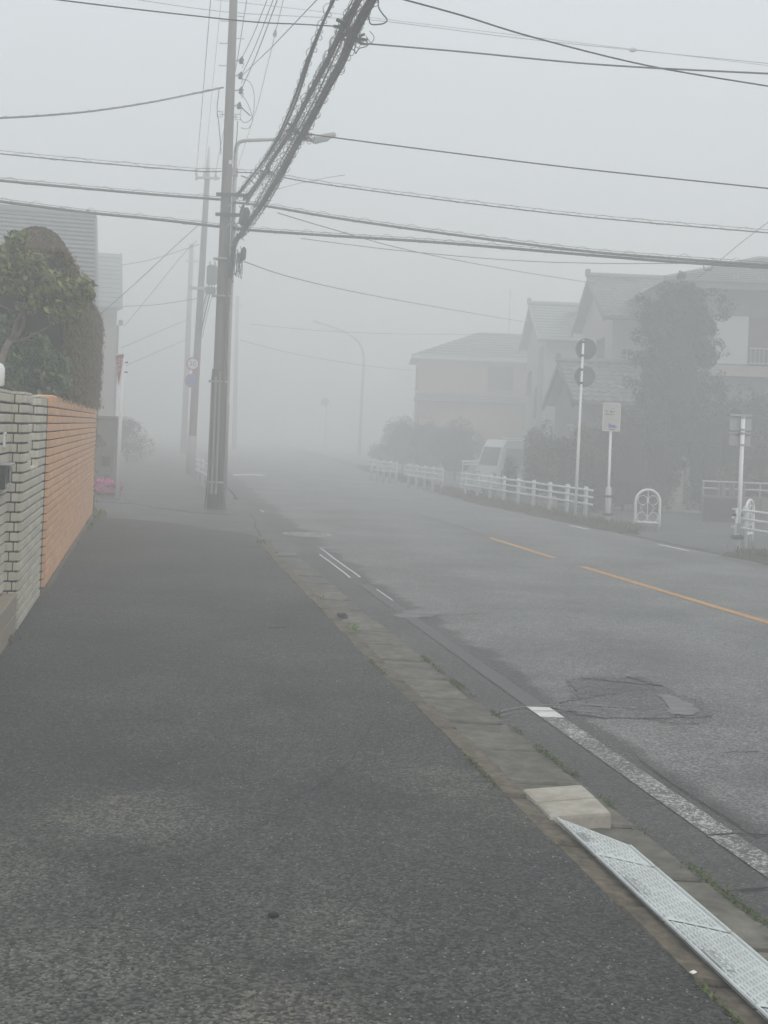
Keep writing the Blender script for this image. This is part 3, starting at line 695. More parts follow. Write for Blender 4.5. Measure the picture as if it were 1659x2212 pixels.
gm = MB()
for _ in range(900):
    if random.random() < 0.55: y = 2.6 + 9 * random.random() ** 2; x = KA(y) - abs(random.gauss(0, 0.5)) * (1 if random.random() < 0.6 else 3)
    else: y = 2.6 + 9 * random.random() ** 2; x = KC(y) + abs(random.gauss(0, 0.35))
    z = 0.0 if x < KA(y) else RZ
    r_ = random.uniform(0.0022, 0.0055); a_ = random.uniform(0, 3)
    gm.add([(x + r_ * math.cos(a_ + k * 2.1), y + r_ * math.sin(a_ + k * 2.1), z + 0.001) for k in range(3)] + [(x, y, z + r_ * 1.2)], [(0, 1, 3), (1, 2, 3), (2, 0, 3)])
part('gravel', gm, mat('grit_stone', (0.26, 0.25, 0.22), 0.9, 0.5, 40, rand=0.5), None, kind='stuff')

# ================================================================== LEFT WALLS
Wa, Wb = atz(94, 1288, 0), atz(199.5, 1118, 0)
WD = (Wb - Wa).normalized(); WN = Vector((WD.y, -WD.x, 0))          # along the wall, and out towards the street
W0 = atz(38, 1363, 0); W0 = Wa + WD * (W0 - Wa).dot(WD)              # corner of the pier, on the wall line
WANG = math.atan2(WD.y, WD.x)
def wall_s(x, y, off=0.0):
    """distance along the wall and height where a pixel's ray meets the wall plane"""
    d = ray(x, y); o = W0 + WN * off - Vector((0, 0, CAMH)); o.z = 0
    t = (o.x * WN.x + o.y * WN.y) / (d.x * WN.x + d.y * WN.y)
    p = Vector((d.x * t, d.y * t, CAMH + d.z * t)); return (p - W0).dot(WD), p.z
S1 = wall_s(81.6, 853)[0]; S2 = wall_s(96.4, 862)[0] + 0.03; S3 = (Wa - W0).dot(WD); S4 = (Wb - W0).dot(WD)
ZT = wall_s(62, 851)[1]; COURSE = 0.0715; NC = int(round(ZT / COURSE)); ZTOP = NC * COURSE
ZSLIT = round(wall_s(75, 1018)[1] / COURSE) * COURSE
BEV = 0.004
def tile_mesh(name, l, h, mat_):
    m_ = MB(); m_.box((0, 0, 0), (l, 0.03, h), bevel=BEV); me = mesh_from(name, m_); me.materials.append(mat_); return me
class Tiles:
    """tiles laid one by one on a wall; local frame x along the wall, y inward, z up (the street face looks along -y)"""
    def __init__(s, root, mat_, limit=300): s.root, s.mat, s.limit, s.items, s.cache = root, mat_, limit, [], {}
    def face(s, x0, x1, z0, z1, yface, length, rot=0.0, gap=0.004, joint=0.016, shift=True, key=None):
        k0, k1 = int(round(z0 / COURSE)), int(round(z1 / COURSE))
        for k in range(k0, k1):
            x = x0 - (length / 2 if (shift and k % 2) else 0.0)
            while x < x1 - 0.01:
                a, b = max(x, x0), min(x + length, x1)
                if b - a > 0.018: s.items.append((a + gap / 2, b - gap / 2, k * COURSE + joint / 2, (k + 1) * COURSE - joint / 2, yface, rot))
                x += length
    def build(s, near):
        s.items.sort(key=near)
        rest = MB()
        for i, (a, b, z0, z1, yf, rot) in enumerate(s.items):
            c = Vector(((a + b) / 2, yf, (z0 + z1) / 2)); jit = random.uniform(-0.0012, 0.0012)
            if rot: loc = Vector((yf + jit, (a + b) / 2, c.z))
            else: loc = Vector((c.x, yf + jit, c.z))
            if i < s.limit:
                kk = (round(b - a, 3), round(z1 - z0, 3))
                if kk not in s.cache: s.cache[kk] = tile_mesh('tile', b - a, z1 - z0, s.mat)
                inst('tile', s.cache[kk], s.root, loc, (0, 0, PI / 2 if rot else 0))
            else:
                rest.box(loc, (b - a, 0.03, z1 - z0), Matrix.Rotation(PI / 2 if rot else 0, 3, 'Z'), BEV)
        if rest.n: part('tile', rest, s.mat, s.root, local=True, kind='stuff')
# --- orange tiled wall
ow = thing('garden_wall', 'orange tiled garden wall with dark joints, clipped hedge rising behind it', 'wall', W0 + WD * S3, rotz=WANG)
OL = S4 - S3
# local frame: x along the wall; y = inward (left of travel direction)
m_ = MB(); m_.box((OL / 2, 0.10, (ZTOP - 0.02) / 2 - 0.1), (OL - 0.03, 0.16, ZTOP - 0.02 + 0.2)); part('wall_core', m_, M_mortar_red, ow, local=True)
m_ = MB(); m_.box((OL / 2, 0.06, 0.015), (OL, 0.16, 0.09), bevel=0.01); part('footing', m_, M_kerb, ow, local=True)
T = Tiles(ow, M_tile_orange)
T.face(0.004, OL, COURSE, ZTOP, 0.012, 0.227, gap=0.003, joint=0.012); T.face(0.004, OL, ZTOP, ZTOP + 0.0, 0.012, 0.1)
T.build(lambda q: q[0])
x = 0.0
for k in range(int(OL / 0.107)):          # header tiles laid on edge along the top, a little uneven
    m_ = MB(); m_.box((0.055 + k * 0.107, 0.075, ZTOP + 0.012 + random.uniform(-0.005, 0.007)), (0.101, 0.15 + random.uniform(-.006, .006), 0.045), bevel=0.008); part('coping_tile', m_, M_tile_orange, ow, local=True)
# the far end of the wall is tiled as well
for k in range(NC):
    m_ = MB(); m_.box((OL + 0.004, 0.10, (k + 0.5) * COURSE), (0.02, 0.16, COURSE - 0.009), bevel=0.003); part('tile', m_, M_tile_orange, ow, local=True)
# --- grey tiled wall with a slit, and its pier
WG = W0 - WN * 0.035                      # the grey wall stands a little back from the orange one
gw = thing('garden_wall', 'grey tiled garden wall with a square pier and a tall slit, joined to the orange wall', 'wall', WG, rotz=WANG)
PW = 0.20      # how far the pier end shows
for (a, b, z1) in ((0.012, S1 - 0.012, ZTOP), (S1 - 0.02, S2 + 0.02, ZSLIT), (S2 + 0.012, S3 - 0.012, ZTOP)):
    m_ = MB(); m_.box(((a + b) / 2, 0.115, z1 / 2 - 0.1 - 0.004), (b - a, 0.186, z1 + 0.2)); part('wall_core', m_, M_mortar, gw, local=True)
T = Tiles(gw, M_tile_grey)
T.face(0.0, S1, 0, ZTOP, 0.012, 0.227, gap=0.003); T.face(S1, S2, 0, ZSLIT, 0.012, 0.227, gap=0.003); T.face(S2, S3 - 0.008, 0, ZTOP, 0.012, 0.227, gap=0.003)
for k in range(NC):      # end faces that look back along the street: a whole and a half tile in turn
    z0, z1 = k * COURSE + 0.0065, (k + 1) * COURSE - 0.0065
    for (xf, lo) in ((0.011, 0), (S2 + 0.011, ZSLIT)):
        if z0 < lo - 0.001: continue
        cut = (0.028, 0.080, 0.205) if k % 2 else (0.028, 0.050, 0.205)
        T.items.append((cut[0], cut[1] - 0.0045, z0, z1, xf, 1)); T.items.append((cut[1] + 0.0045, cut[2], z0, z1, xf, 1))
T.build(lambda q: (0 if q[5] else 1, q[0]))
m_ = MB(); m_.box(((S1 + S2) / 2, 0.10, ZSLIT + 0.006), (S2 - S1, 0.2, 0.014)); part('slit_sill', m_, M_tile_grey, gw, local=True)
for (a, b) in ((0, S1), (S2, S3)):
    m_ = MB(); m_.box(((a + b) / 2, 0.105, ZTOP + 0.006), (b - a, 0.205, 0.02), bevel=0.004); part('coping', m_, M_tile_grey, gw, local=True)
# --- recessed gate wall nearer the gate, standing on a low plinth
gp_ = thing('gate_wall', 'recessed grey tiled gate wall carrying the name plate and intercom', 'wall', WG, rotz=WANG)
m_ = MB(); m_.box((-1.7, 0.208, ZTOP / 2 - 0.05), (3.36, 0.16, ZTOP + 0.1)); part('wall_core', m_, M_mortar, gp_, local=True)
T = Tiles(gp_, M_tile_grey); T.face(-3.3, -0.02, 0.28, ZTOP, 0.115, 0.227, gap=0.003); T.build(lambda q: -q[0])
m_ = MB(); m_.box((-1.7, 0.205, ZTOP + 0.008), (3.36, 0.2, 0.02), bevel=0.004); part('coping', m_, M_tile_grey, gp_, local=True)
pz = wall_s(37, 1388 - 0)[1]
PZ = wall_s(33.5, 1301)[1] if False else 0.275
ps = thing('plinth', 'low stone-clad plinth at the foot of the gate wall', 'plinth', WG, rotz=WANG)
for k, (z0, z1) in enumerate(((-0.05, PZ * 0.5), (PZ * 0.5 + 0.006, PZ))):
    m_ = MB(); m_.box((-1.66, 0.058, (z0 + z1) / 2), (3.26, 0.1, z1 - z0), bevel=0.005); part('stone_course', m_, M_stone_step, ps, local=True)
# name plate, intercom, lamp
def wall_local(s, inward, z): return W0 + WD * s - WN * inward + Vector((0, 0, z))
s_np, z_np = wall_s(11, 950, -0.13); s_ic, z_ic = wall_s(4, 1030, -0.13)
t = thing('name_plate', 'upright white name plate with dark characters on the gate wall', 'name plate', wall_local(s_np, 0.132, z_np), rotz=WANG)
m_ = MB(); m_.box((0, 0, 0), (0.085, 0.014, 0.105), bevel=0.003); part('plate', m_, M_signwhite, t, local=True)
for k, z in enumerate((0.034, 0.008, -0.018)):
    m_ = MB(); m_.box((0.0, -0.008, z), (0.034, 0.003, 0.006)); m_.box((0.0, -0.008, z - 0.011), (0.026, 0.003, 0.005)); m_.box((0.004, -0.008, z - 0.005), (0.005, 0.003, 0.02)); part('character', m_, M_ink, t, local=True)
t = thing('intercom', 'black and silver door intercom box on the gate wall', 'intercom', wall_local(s_ic, 0.125, z_ic), rotz=WANG)
m_ = MB(); m_.box((0, -0.01, 0), (0.30, 0.05, 0.16), bevel=0.008); part('housing', m_, M_dark, t, local=True)
m_ = MB(); m_.box((0.05, -0.04, 0.015), (0.13, 0.012, 0.09), bevel=0.004); part('glass_panel', m_, M_window, t, local=True)
m_ = MB(); m_.box((0, -0.04, -0.058), (0.27, 0.014, 0.03), bevel=0.004); part('speaker_grille', m_, M_galv, t, local=True)
m_ = MB(); m_.box((0.0, -0.03, 0.088), (0.31, 0.07, 0.018), bevel=0.006); part('hood', m_, M_galv, t, local=True)
m_ = MB(); m_.tube([(0.125, -0.03, 0.05), (0.125, -0.05, 0.05)], 0.012, 10); part('button', m_, M_galv, t, local=True)
lp = wall_s(0, 812, -0.24)
t = thing('gate_lamp', 'white cylindrical lamp standing on the gate wall', 'lamp', wall_local(lp[0] - 0.25, 0.24, ZTOP + 0.015))
m_ = MB(); m_.tube([(0, 0, 0), (0, 0, 0.03)], 0.05, 16); part('base', m_, M_dark, t, local=True)
m_ = MB(); m_.tube([(0, 0, 0.03), (0, 0, 0.045), (0, 0, 0.16), (0, 0, 0.19), (0, 0, 0.20)], [0.05, 0.062, 0.062, 0.045, 0.02], 18); part('lamp_shade', m_, M_signwhite, t, smooth=True, local=True)

# ================================================================== HEDGE AND TREES BEHIND THE WALL
def wl(s, inward, z): return W0 + WD * s - WN * inward + Vector((0, 0, z))
def hedge_pts(n, s0, s1, i0, i1, ztop, round_):
    """points over the face and top of a clipped hedge in wall coordinates, with the outward directions"""
    P, Nn = [], []
    while len(P) < n:
        f = random.random(); s = random.uniform(s0, s1); dist = min(s1 - s, 9); zc = ztop - round_ * max(0, 1 - dist / round_) ** 2 * 0.75 + 0.04 * math.sin(s * 2.1)
        if f < 0.50:
            z_ = random.uniform(1.6, zc - 0.12); q, nn = (s, i0 if z_ > ZTOP + 0.02 else i0 + 0.2, z_), (0, -1, 0.1)
        elif f < 0.74: q, nn = (s, random.uniform(i0, i1), zc), (0, 0, 1)
        elif f < 0.82:
            a = random.uniform(0, PI / 2); q, nn = (s, i0 + 0.14 * (1 - math.cos(a)), zc - 0.14 * (1 - math.sin(a))), (0, -math.cos(a), math.sin(a))
        else: q, nn = (s1 - 0.02, random.uniform(i0, i1), random.uniform(0.1, ztop - round_ * 0.7)), (1, 0, 0.1)
        w = 0.03 * math.sin(q[0] * 7 + q[2] * 2) + 0.025 * math.sin(q[0] * 23)
        p = wl(q[0], q[1] - w * (1 if nn[1] < 0 else 0.3) + random.gauss(0, 0.02), q[2] + random.gauss(0, 0.015))
        P.append(p); Nn.append(WD * nn[0] + WN * (-nn[1]) + Vector((0, 0, nn[2])))
    return P, Nn
hs0 = 3.2; hs1 = S4 + 0.28
HT = at(206, 690, 20.0).z
hd = thing('clipped_hedge', 'tall clipped brownish hedge with fine upright foliage behind the orange wall', 'hedge', wl(hs0 + 2, 0.7, 0))
P_, N_ = hedge_pts(70000, hs0, hs1, 0.0, 1.25, HT, 0.28); leaf_mesh('foliage', P_, N_, 0.07, L_hedge, hd, aspect=0.24, jitter=0.4, up=(0, 0, 1))
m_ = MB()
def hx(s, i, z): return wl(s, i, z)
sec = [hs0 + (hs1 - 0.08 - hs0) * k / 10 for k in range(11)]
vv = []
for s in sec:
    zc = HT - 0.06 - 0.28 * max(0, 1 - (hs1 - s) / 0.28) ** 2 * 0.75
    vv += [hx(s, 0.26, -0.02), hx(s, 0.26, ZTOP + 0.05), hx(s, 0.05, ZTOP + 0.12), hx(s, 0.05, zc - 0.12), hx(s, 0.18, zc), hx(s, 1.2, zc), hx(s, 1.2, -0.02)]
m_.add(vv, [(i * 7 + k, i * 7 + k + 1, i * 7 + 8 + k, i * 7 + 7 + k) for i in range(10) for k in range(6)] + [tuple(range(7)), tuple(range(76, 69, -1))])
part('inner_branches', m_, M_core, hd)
for k in range(6):
    m_ = MB(); s = hs0 + 0.6 + k * 1.4; m_.tube([wl(s, 0.7, -0.05), wl(s + 0.05, 0.72, 1.0), wl(s, 0.7, 2.4)], [0.06, 0.05, 0.02], 7); part('trunk', m_, M_bark, hd)
# the dome-topped topiary at the near end
dcp = at(78, 640, 15.4); DZ = at(78, 491, 15.4).z; ds = (dcp - W0).dot(WD)
td = thing('dome_topiary', 'round-topped clipped conifer taller than the hedge beside it', 'topiary', (dcp.x, dcp.y, 0))
P_, N_ = [], []
DR = 0.41
while len(P_) < 30000:
    an = random.uniform(0, 2 * PI); hz = random.random()
    if hz < 0.45:
        e = math.asin(random.random()); rr = DR * math.cos(e); z = DZ - 0.62 + 0.62 * math.sin(e); nn = Vector((math.cos(an) * math.cos(e), math.sin(an) * math.cos(e), math.sin(e)))
    else:
        z = random.uniform(1.6, DZ - 0.6); rr = DR + 0.05 * (DZ - 0.6 - z) / 1.2; nn = Vector((math.cos(an), math.sin(an), 0.2))
    rr += random.gauss(0, 0.013) + 0.015 * math.sin(an * 5 + z * 3)
    P_.append(Vector((dcp.x + rr * math.cos(an), dcp.y + rr * math.sin(an) * 1.2, z))); N_.append(nn)
leaf_mesh('foliage', P_, N_, 0.045, L_hedge, td, aspect=0.32, jitter=0.5, up=(0, 0, 1))
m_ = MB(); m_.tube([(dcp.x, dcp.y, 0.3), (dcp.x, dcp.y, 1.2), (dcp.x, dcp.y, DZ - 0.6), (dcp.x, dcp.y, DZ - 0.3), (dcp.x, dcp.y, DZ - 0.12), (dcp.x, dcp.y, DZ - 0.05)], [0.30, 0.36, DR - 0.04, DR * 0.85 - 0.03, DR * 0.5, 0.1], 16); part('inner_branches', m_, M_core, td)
m_ = MB(); m_.tube([(dcp.x, dcp.y, -0.05), (dcp.x, dcp.y, 0.4)], 0.07, 8); part('trunk', m_, M_bark, td)
# broadleaf tree in front of the topiary, behind the grey wall
YT = 11.4
tr = thing('broadleaf_tree', 'small broadleaf tree with pale forked branches leaning over the grey wall', 'tree', at(-14, 1180, YT).xy.to_3d())
def limb(px, r0, r1, dy=(0, 0)):
    n = len(px); m_ = MB(); pp = [at(p[0], p[1], YT + dy[0] + (dy[1] - dy[0]) * i / (n - 1)) for i, p in enumerate(px)]
    m_.tube(pp, [r0 + (r1 - r0) * i / (n - 1) for i in range(n)], 7); return m_
b0 = at(-14, 1180, YT)
m_ = MB(); pp = [Vector((b0.x, b0.y, -0.05)), at(-10, 900, YT), at(0, 790, YT), at(12, 752, YT), at(22, 735, YT)]; m_.tube(pp, [0.055, 0.045, 0.036, 0.032, 0.028], 8); part('trunk', m_, M_barkpale, tr, smooth=True)
for px, r0, r1, dy in (([(22, 737), (38, 725), (50, 705), (54, 680), (50, 655), (57, 640)], 0.021, 0.011, (0, 0.1)), ([(22, 735), (31, 718), (36, 695), (46, 678), (58, 662), (68, 640), (84, 622)], 0.020, 0.009, (0, -0.15)),
                       ([(57, 645), (54, 620), (48, 595), (45, 560)], 0.012, 0.005, (0.1, 0.3)), ([(66, 650), (58, 632), (46, 612)], 0.009, 0.004, (-0.1, 0)), ([(50, 690), (42, 660), (34, 632)], 0.009, 0.004, (0.05, 0.3)),
                       ([(24, 737), (48, 735), (75, 722), (100, 708), (118, 700)], 0.016, 0.006, (0, 0.3)), ([(84, 622), (120, 606), (160, 610), (186, 612)], 0.009, 0.004, (-0.15, 0.0)), ([(46, 680), (20, 668), (-10, 655)], 0.01, 0.005, (0, -0.1))):
    part('branch', limb(px, r0, r1, dy), M_barkpale, tr, smooth=True)
def px_cluster(x, y, rx, ry, n, Yc, ydepth):
    P_, N_ = [], []
    for _ in range(n):
        a = random.uniform(0, 2 * PI); q = math.sqrt(random.random()); p = at(x + rx * q * math.cos(a), y + ry * q * math.sin(a), Yc + random.uniform(-ydepth, ydepth)); P_.append(p)
        N_.append(Vector((math.cos(a) * 0.4 + 0.2, -0.5, 0.7 - 0.3 * math.sin(a))))
    return P_, N_
P_, N_ = [], []
for (x, y, rx, ry, n) in ((35, 515, 26, 16, 90), (20, 560, 32, 32, 220), (65, 575, 38, 30, 220), (15, 612, 32, 26, 140), (60, 618, 45, 22, 220), (105, 610, 42, 26, 200), (150, 624, 38, 24, 170), (186, 622, 20, 24, 70), (182, 597, 4, 7, 5),
                          (105, 650, 45, 22, 130), (150, 660, 34, 22, 80), (60, 660, 30, 16, 50), (28, 590, 36, 20, 120), (120, 685, 24, 14, 40), (195, 640, 9, 16, 20)):
    a, b = px_cluster(x, y, rx, ry, int(n * 1.25), YT, 0.28); P_ += a; N_ += b
leaf_mesh('crown', P_, N_, 0.085, L_olive, tr, aspect=0.42, jitter=0.55, up=(0.5, -0.2, -0.5))
# dense glossy shrub below it
bs = thing('glossy_shrub', 'dense dark green shrub with shiny leaves just above the grey wall', 'shrub', at(70, 1180, 11.9).xy.to_3d())
P_, N_ = [], []
for (x, y, rx, ry, n) in ((15, 690, 22, 18, 110), (12, 725, 24, 20, 130), (75, 745, 35, 26, 260), (110, 790, 40, 32, 420), (60, 800, 50, 36, 480), (20, 815, 40, 34, 320), (125, 825, 30, 26, 240), (80, 835, 70, 22, 420), (140, 790, 14, 18, 60), (45, 765, 30, 20, 160)):
    a, b = px_cluster(x, y, rx, ry, int(n * 1.2), 11.9, 0.34); P_ += a; N_ += b
leaf_mesh('foliage', P_, N_, 0.085, L_glossy, bs, aspect=0.42, jitter=0.5, up=(0.6, -0.3, -0.45))
m_ = MB()
for k in range(7):
    a = at(-20 + k * 12, 1180, 12.2); m_.tube([(a.x, a.y, -0.05), (a.x + random.uniform(-.1, .1), a.y, 1.0), at(15 + k * 20, 790 + random.uniform(-30, 30), 11.95)], [0.02, 0.016, 0.006], 6)
part('stem', m_, M_bark, bs)
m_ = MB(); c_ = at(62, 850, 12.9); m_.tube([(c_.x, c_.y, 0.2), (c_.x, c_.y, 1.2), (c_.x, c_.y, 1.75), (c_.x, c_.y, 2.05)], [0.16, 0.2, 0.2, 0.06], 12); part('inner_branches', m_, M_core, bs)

# ================================================================== LEFT HOUSES ACROSS THE SIDE STREET
def roof_rows(name, root, mat_, A, B, C_, D_, rows, lip=0.03, th=0.03, pieces=None):
    """roof plane A-B (ridge) to D_-C_ (eave); every course is a piece of its own with a raised lower edge"""
    A, B, C_, D_ = map(Vector, (A, B, C_, D_)); nrm = (B - A).cross(D_ - A).normalized()
    if nrm.z < 0: nrm = -nrm
    for r in range(rows):
        t0, t1 = r / rows, (r + 1) / rows + 0.15 / rows
        a, b = A.lerp(D_, t0), B.lerp(C_, t0); c, d = B.lerp(C_, min(t1, 1.02)), A.lerp(D_, min(t1, 1.02))
        m_ = MB(); up0 = nrm * 0.004; up1 = nrm * (lip + 0.004)
        v = [a + up0, b + up0, c + up1, d + up1, a - nrm * th, b - nrm * th, c + up1 - nrm * lip * 1.0 - nrm * 0.004, d + up1 - nrm * lip - nrm * 0.004]
        m_.add(v, [(0, 1, 2, 3), (7, 6, 5, 4), (3, 2, 6, 7), (0, 3, 7, 4), (1, 5, 6, 2), (0, 4, 5, 1)]); part(name, m_, mat_, root)
# house A: ribbed grey roof; both houses stand square to the side street
def street_house(label, e1, r1, rows, roof_mat, wall_mat, lip, length=8.0):
    dv = r1 - e1; dv.z = 0; dv.normalize(); al = Vector((dv.y, -dv.x, 0)); al = al if al.x < 0 else -al     # from the gable along the eaves, away from the road
    e0, r0 = e1 + al * length, r1 + al * length
    t = thing('house', label, 'house', (e1 + al * length / 2 + dv * 2).xy.to_3d())
    roof_rows('roof_course', t, roof_mat, r0, r1, e1, e0, rows, lip=lip)
    m_ = MB(); m_.tube([r1 - al * 0.03 + Vector((0, 0, -0.01)), e1 - al * 0.03 + Vector((0, 0, -0.03))], 0.055, 8); part('verge_board', m_, roof_mat, t)
    m_ = MB(); m_.tube([e0 + Vector((0, -0.08, -0.05)), e1 + Vector((0.0, -0.08, -0.05))], 0.07, 8); part('eaves_gutter', m_, M_wallgrey, t)
    a, b = e1 + al * 0.1 + dv * 0.45, r1 + al * 0.1 + dv * 0.1; c, d = b + al * (length - 0.6), a + al * (length - 0.6); P = [a, b, c, d]; m_ = MB()
    m_.add([(p.x, p.y, -0.1) for p in P] + [(a.x, a.y, e1.z + 0.1), (b.x, b.y, r1.z - 0.12), (c.x, c.y, r1.z - 0.12), (d.x, d.y, e1.z + 0.1)], [(0, 1, 5, 4), (1, 2, 6, 5), (2, 3, 7, 6), (3, 0, 4, 7), (4, 5, 6, 7)]); part('wall', m_, wall_mat, t)
    return t, al, dv, r0
e1 = at(205.5, 682, 28.0); r1 = at(203, 470, 32.2)
ha, al, dv, r0 = street_house('house across the side street with a ribbed grey roof above the hedge', e1, r1, 22, M_roofside, M_wallbeige, 0.055)
m_ = MB(); m_.tube([r0 + Vector((0, 0, 0.05)), r1 - al * 0.06 + Vector((0, 0, 0.02))], 0.13, 10); part('ridge_cap', m_, M_roofside, ha)
for k in range(9):
    m_ = MB(); q = r1 + al * (0.15 + k * 0.62) + Vector((0, 0, 0.16)); m_.box(q, (0.09, 0.12, 0.05), bevel=0.01); part('ridge_clip', m_, M_roofside, ha)
e1 = at(260, 664, 44.5); r1 = at(259.5, 549, 49)
hb, al, dv, r0 = street_house('pale two-storey house with a grey-green roof in the mist behind the hedge', e1, r1, 12, M_roofgreen, M_wallpink, 0.035)
q = at(261, 697, 44.6); m_ = MB(); m_.box(q, (0.12, 0.2, 0.2), bevel=0.03); part('service_bracket', m_, M_wallgrey, hb)
m_ = MB(); m_.tube([q + Vector((-0.08, -0.1, -0.1)), q + Vector((-0.08, -0.1, -4.6))], 0.045, 8); part('downpipe', m_, M_wallgrey, hb)
m_ = MB(); m_.box((e1.x - 1.0, 44.5, at(235, 905, 44.5).z), (2.0, 0.9, 0.12), bevel=0.02); part('porch_roof', m_, M_wallgrey, hb)

# low wall, flower bed and shrubs on the far corner
fc = far_edge[0]
cwx = at(250, 1040, 27.2)
cw = thing('corner_wall', 'low dark concrete block wall on the far street corner behind pink flowers', 'wall', (cwx.x, cwx.y, -0.02))
zt_ = at(235, 962, 27.2).z
for r in range(5):
    for k in range(8):
        m_ = MB(); w_ = 0.39; x_ = cwx.x - 0.12 - k * 0.4 - (0.2 if r % 2 else 0); m_.box((x_ - w_ / 2, 27.2 + 0.0, -0.05 + (r + 0.5) * zt_ / 5), (w_, 0.12, zt_ / 5 - 0.01), bevel=0.006); part('block', m_, M_blockwall, cw)
m_ = MB(); m_.box((cwx.x - 1.8, 27.21, zt_ / 2 - 0.05), (3.3, 0.1, zt_)); part('mortar_core', m_, M_mortar, cw)
gpx = at(232, 905, 29.0)
t = thing('gate_pillar', 'dark rendered gate pillar standing behind the corner wall', 'gate pillar', (gpx.x, 29.0, 0))
m_ = MB(); m_.box((gpx.x, 29.0, gpx.z / 2), (0.42, 0.42, gpx.z), bevel=0.01); part('shaft', m_, M_blockwall, t)
m_ = MB(); m_.box((gpx.x, 29.0, gpx.z + 0.03), (0.5, 0.5, 0.08), bevel=0.015); part('cap', m_, M_blockwall, t)
fb = thing('flower_bush', 'low bush of bright pink flowers by the stop sign pole', 'flowers', (cwx.x - 0.2, 26.3, -0.01))
c_ = at(228, 1062, 26.2)
P_, N_ = blob_points((c_.x, c_.y, 0.12), (0.36, 0.35, 0.18), 2400, 30, 0.34); P_[:, 2] = np.maximum(P_[:, 2], 0.0); leaf_mesh('leaves', P_, N_, 0.05, L_mid, fb, aspect=0.45)
P_, N_ = blob_points((c_.x - 0.02, c_.y - 0.08, 0.15), (0.36, 0.3, 0.22), 3600, 30, 0.34); P_[:, 2] = np.maximum(P_[:, 2], 0.03); leaf_mesh('petals', P_, N_, 0.038, L_pink, fb, aspect=0.9)
sh = thing('garden_shrub', 'misty brown shrub beyond the stop sign pole', 'shrub', at(288, 1030, 48).xy.to_3d())
c_ = at(288, 935, 48); P_, N_ = blob_points((c_.x - 0.2, 48, 0.85), (1.0, 0.7, 1.0), 6000, 18, 0.4); leaf_mesh('foliage', P_, N_, 0.07, L_dark, sh, aspect=0.5)
m_ = MB(); m_.tube([(c_.x - 0.2, 48, -0.05), (c_.x - 0.2, 48, 1.0)], [0.05, 0.02], 7); part('trunk', m_, M_bark, sh)
c_ = at(222, 975, 27.9); sh = thing('garden_shrub', 'thin twiggy shrub showing over the dark block wall', 'shrub', (c_.x, 27.9, 0))
P_, N_ = blob_points((c_.x - 0.3, 27.9, 1.0), (0.5, 0.4, 0.45), 1300, 12, 0.4); leaf_mesh('foliage', P_, N_, 0.07, L_dark, sh, aspect=0.4)
m_ = MB()
for k in range(8): m_.tube([(c_.x - 0.3, 27.9, 0), (c_.x - 0.3 + random.uniform(-.4, .55), 27.8 + random.uniform(-.2, .2), 1.0 + random.uniform(0, .4))], [0.015, 0.004], 5)
part('stem', m_, M_barkpale, sh)

# ------------------------------------------------------------------ text helper
def text_mesh(body, size):
    cu = bpy.data.curves.new('lettering', 'FONT'); cu.body = body; cu.size = size; cu.align_x = 'CENTER'; cu.align_y = 'CENTER'; cu.extrude = 0.0008; cu.resolution_u = 3
    ob = bpy.data.objects.new('lettering', cu); col.objects.link(ob); bpy.context.view_layer.update()
    me = bpy.data.meshes.new_from_object(ob.evaluated_get(bpy.context.evaluated_depsgraph_get())); bpy.data.objects.remove(ob); bpy.data.curves.remove(cu)
    me.name = 'lettering'; return me
def lettering(body, size, mat_, parent, M4, sx=1.0, name='lettering'):
    me = text_mesh(body, size); me.materials.clear(); me.materials.append(mat_)
    o = bpy.data.objects.new(name, me); col.objects.link(o); o.parent = parent
    o.matrix_local = M4 @ Matrix.Diagonal((sx, 1, 1, 1)); return o
def frame4(loc, right, up):
    r, u = Vector(right).normalized(), Vector(up).normalized(); n = r.cross(u)
    return Matrix(((r.x, u.x, n.x, loc[0]), (r.y, u.y, n.y, loc[1]), (r.z, u.z, n.z, loc[2]), (0, 0, 0, 1)))
# ------------------------------------------------------------------ stop sign, turned to the side street
sb = atz(253.3, 1076, -0.015)
st = thing('stop_sign', 'red triangular stop sign seen edge-on, on a tall white pole', 'stop sign', (sb.x, sb.y, -0.015))
stop_z = at(262, 765, sb.y).z
m_ = MB(); m_.tube([(sb.x, sb.y, -0.05), (sb.x, sb.y, stop_z - 0.02)], 0.038, 12); part('pole', m_, M_whitepole, st, smooth=True)
m_ = MB(); m_.tube([(sb.x, sb.y, stop_z - 0.02), (sb.x, sb.y, stop_z)], [0.033, 0.02], 12); part('pole_cap', m_, M_whitepole, st)
# the plate's normal is turned well away from the camera: it serves drivers leaving the side street
nrm = Vector((-math.sin(math.radians(64.5)), -math.cos(math.radians(64.5)), 0)); rgt = Vector((math.cos(math.radians(64.5)), -math.sin(math.radians(64.5)), 0))
pc = Vector((sb.x, sb.y, stop_z - 0.34)) + nrm * 0.045 + Vector((-0.02, 0, 0))
up_ = Vector((0, 0, 1)); H_ = 0.67; Wd = 0.385
def tri(sc, o): return [(-Wd * sc, H_ / 2 * sc), (Wd * sc, H_ / 2 * sc), (0, -H_ / 2 * sc)]
def rtri(s_, k=0.05):
    a = [Vector((-Wd * s_, H_ / 2 * s_)), Vector((0, -H_ / 2 * s_)), Vector((Wd * s_, H_ / 2 * s_))]; out = []
    for i in range(3):
        p, q, r = a[i - 1], a[i], a[(i + 1) % 3]; d0 = (p - q).normalized() * k; d1 = (r - q).normalized() * k
        for t_ in (0, 0.25, 0.5, 0.75, 1.0): out.append(tuple((q + d0 * (1 - t_) ** 2 + d1 * t_ ** 2)))
    return out
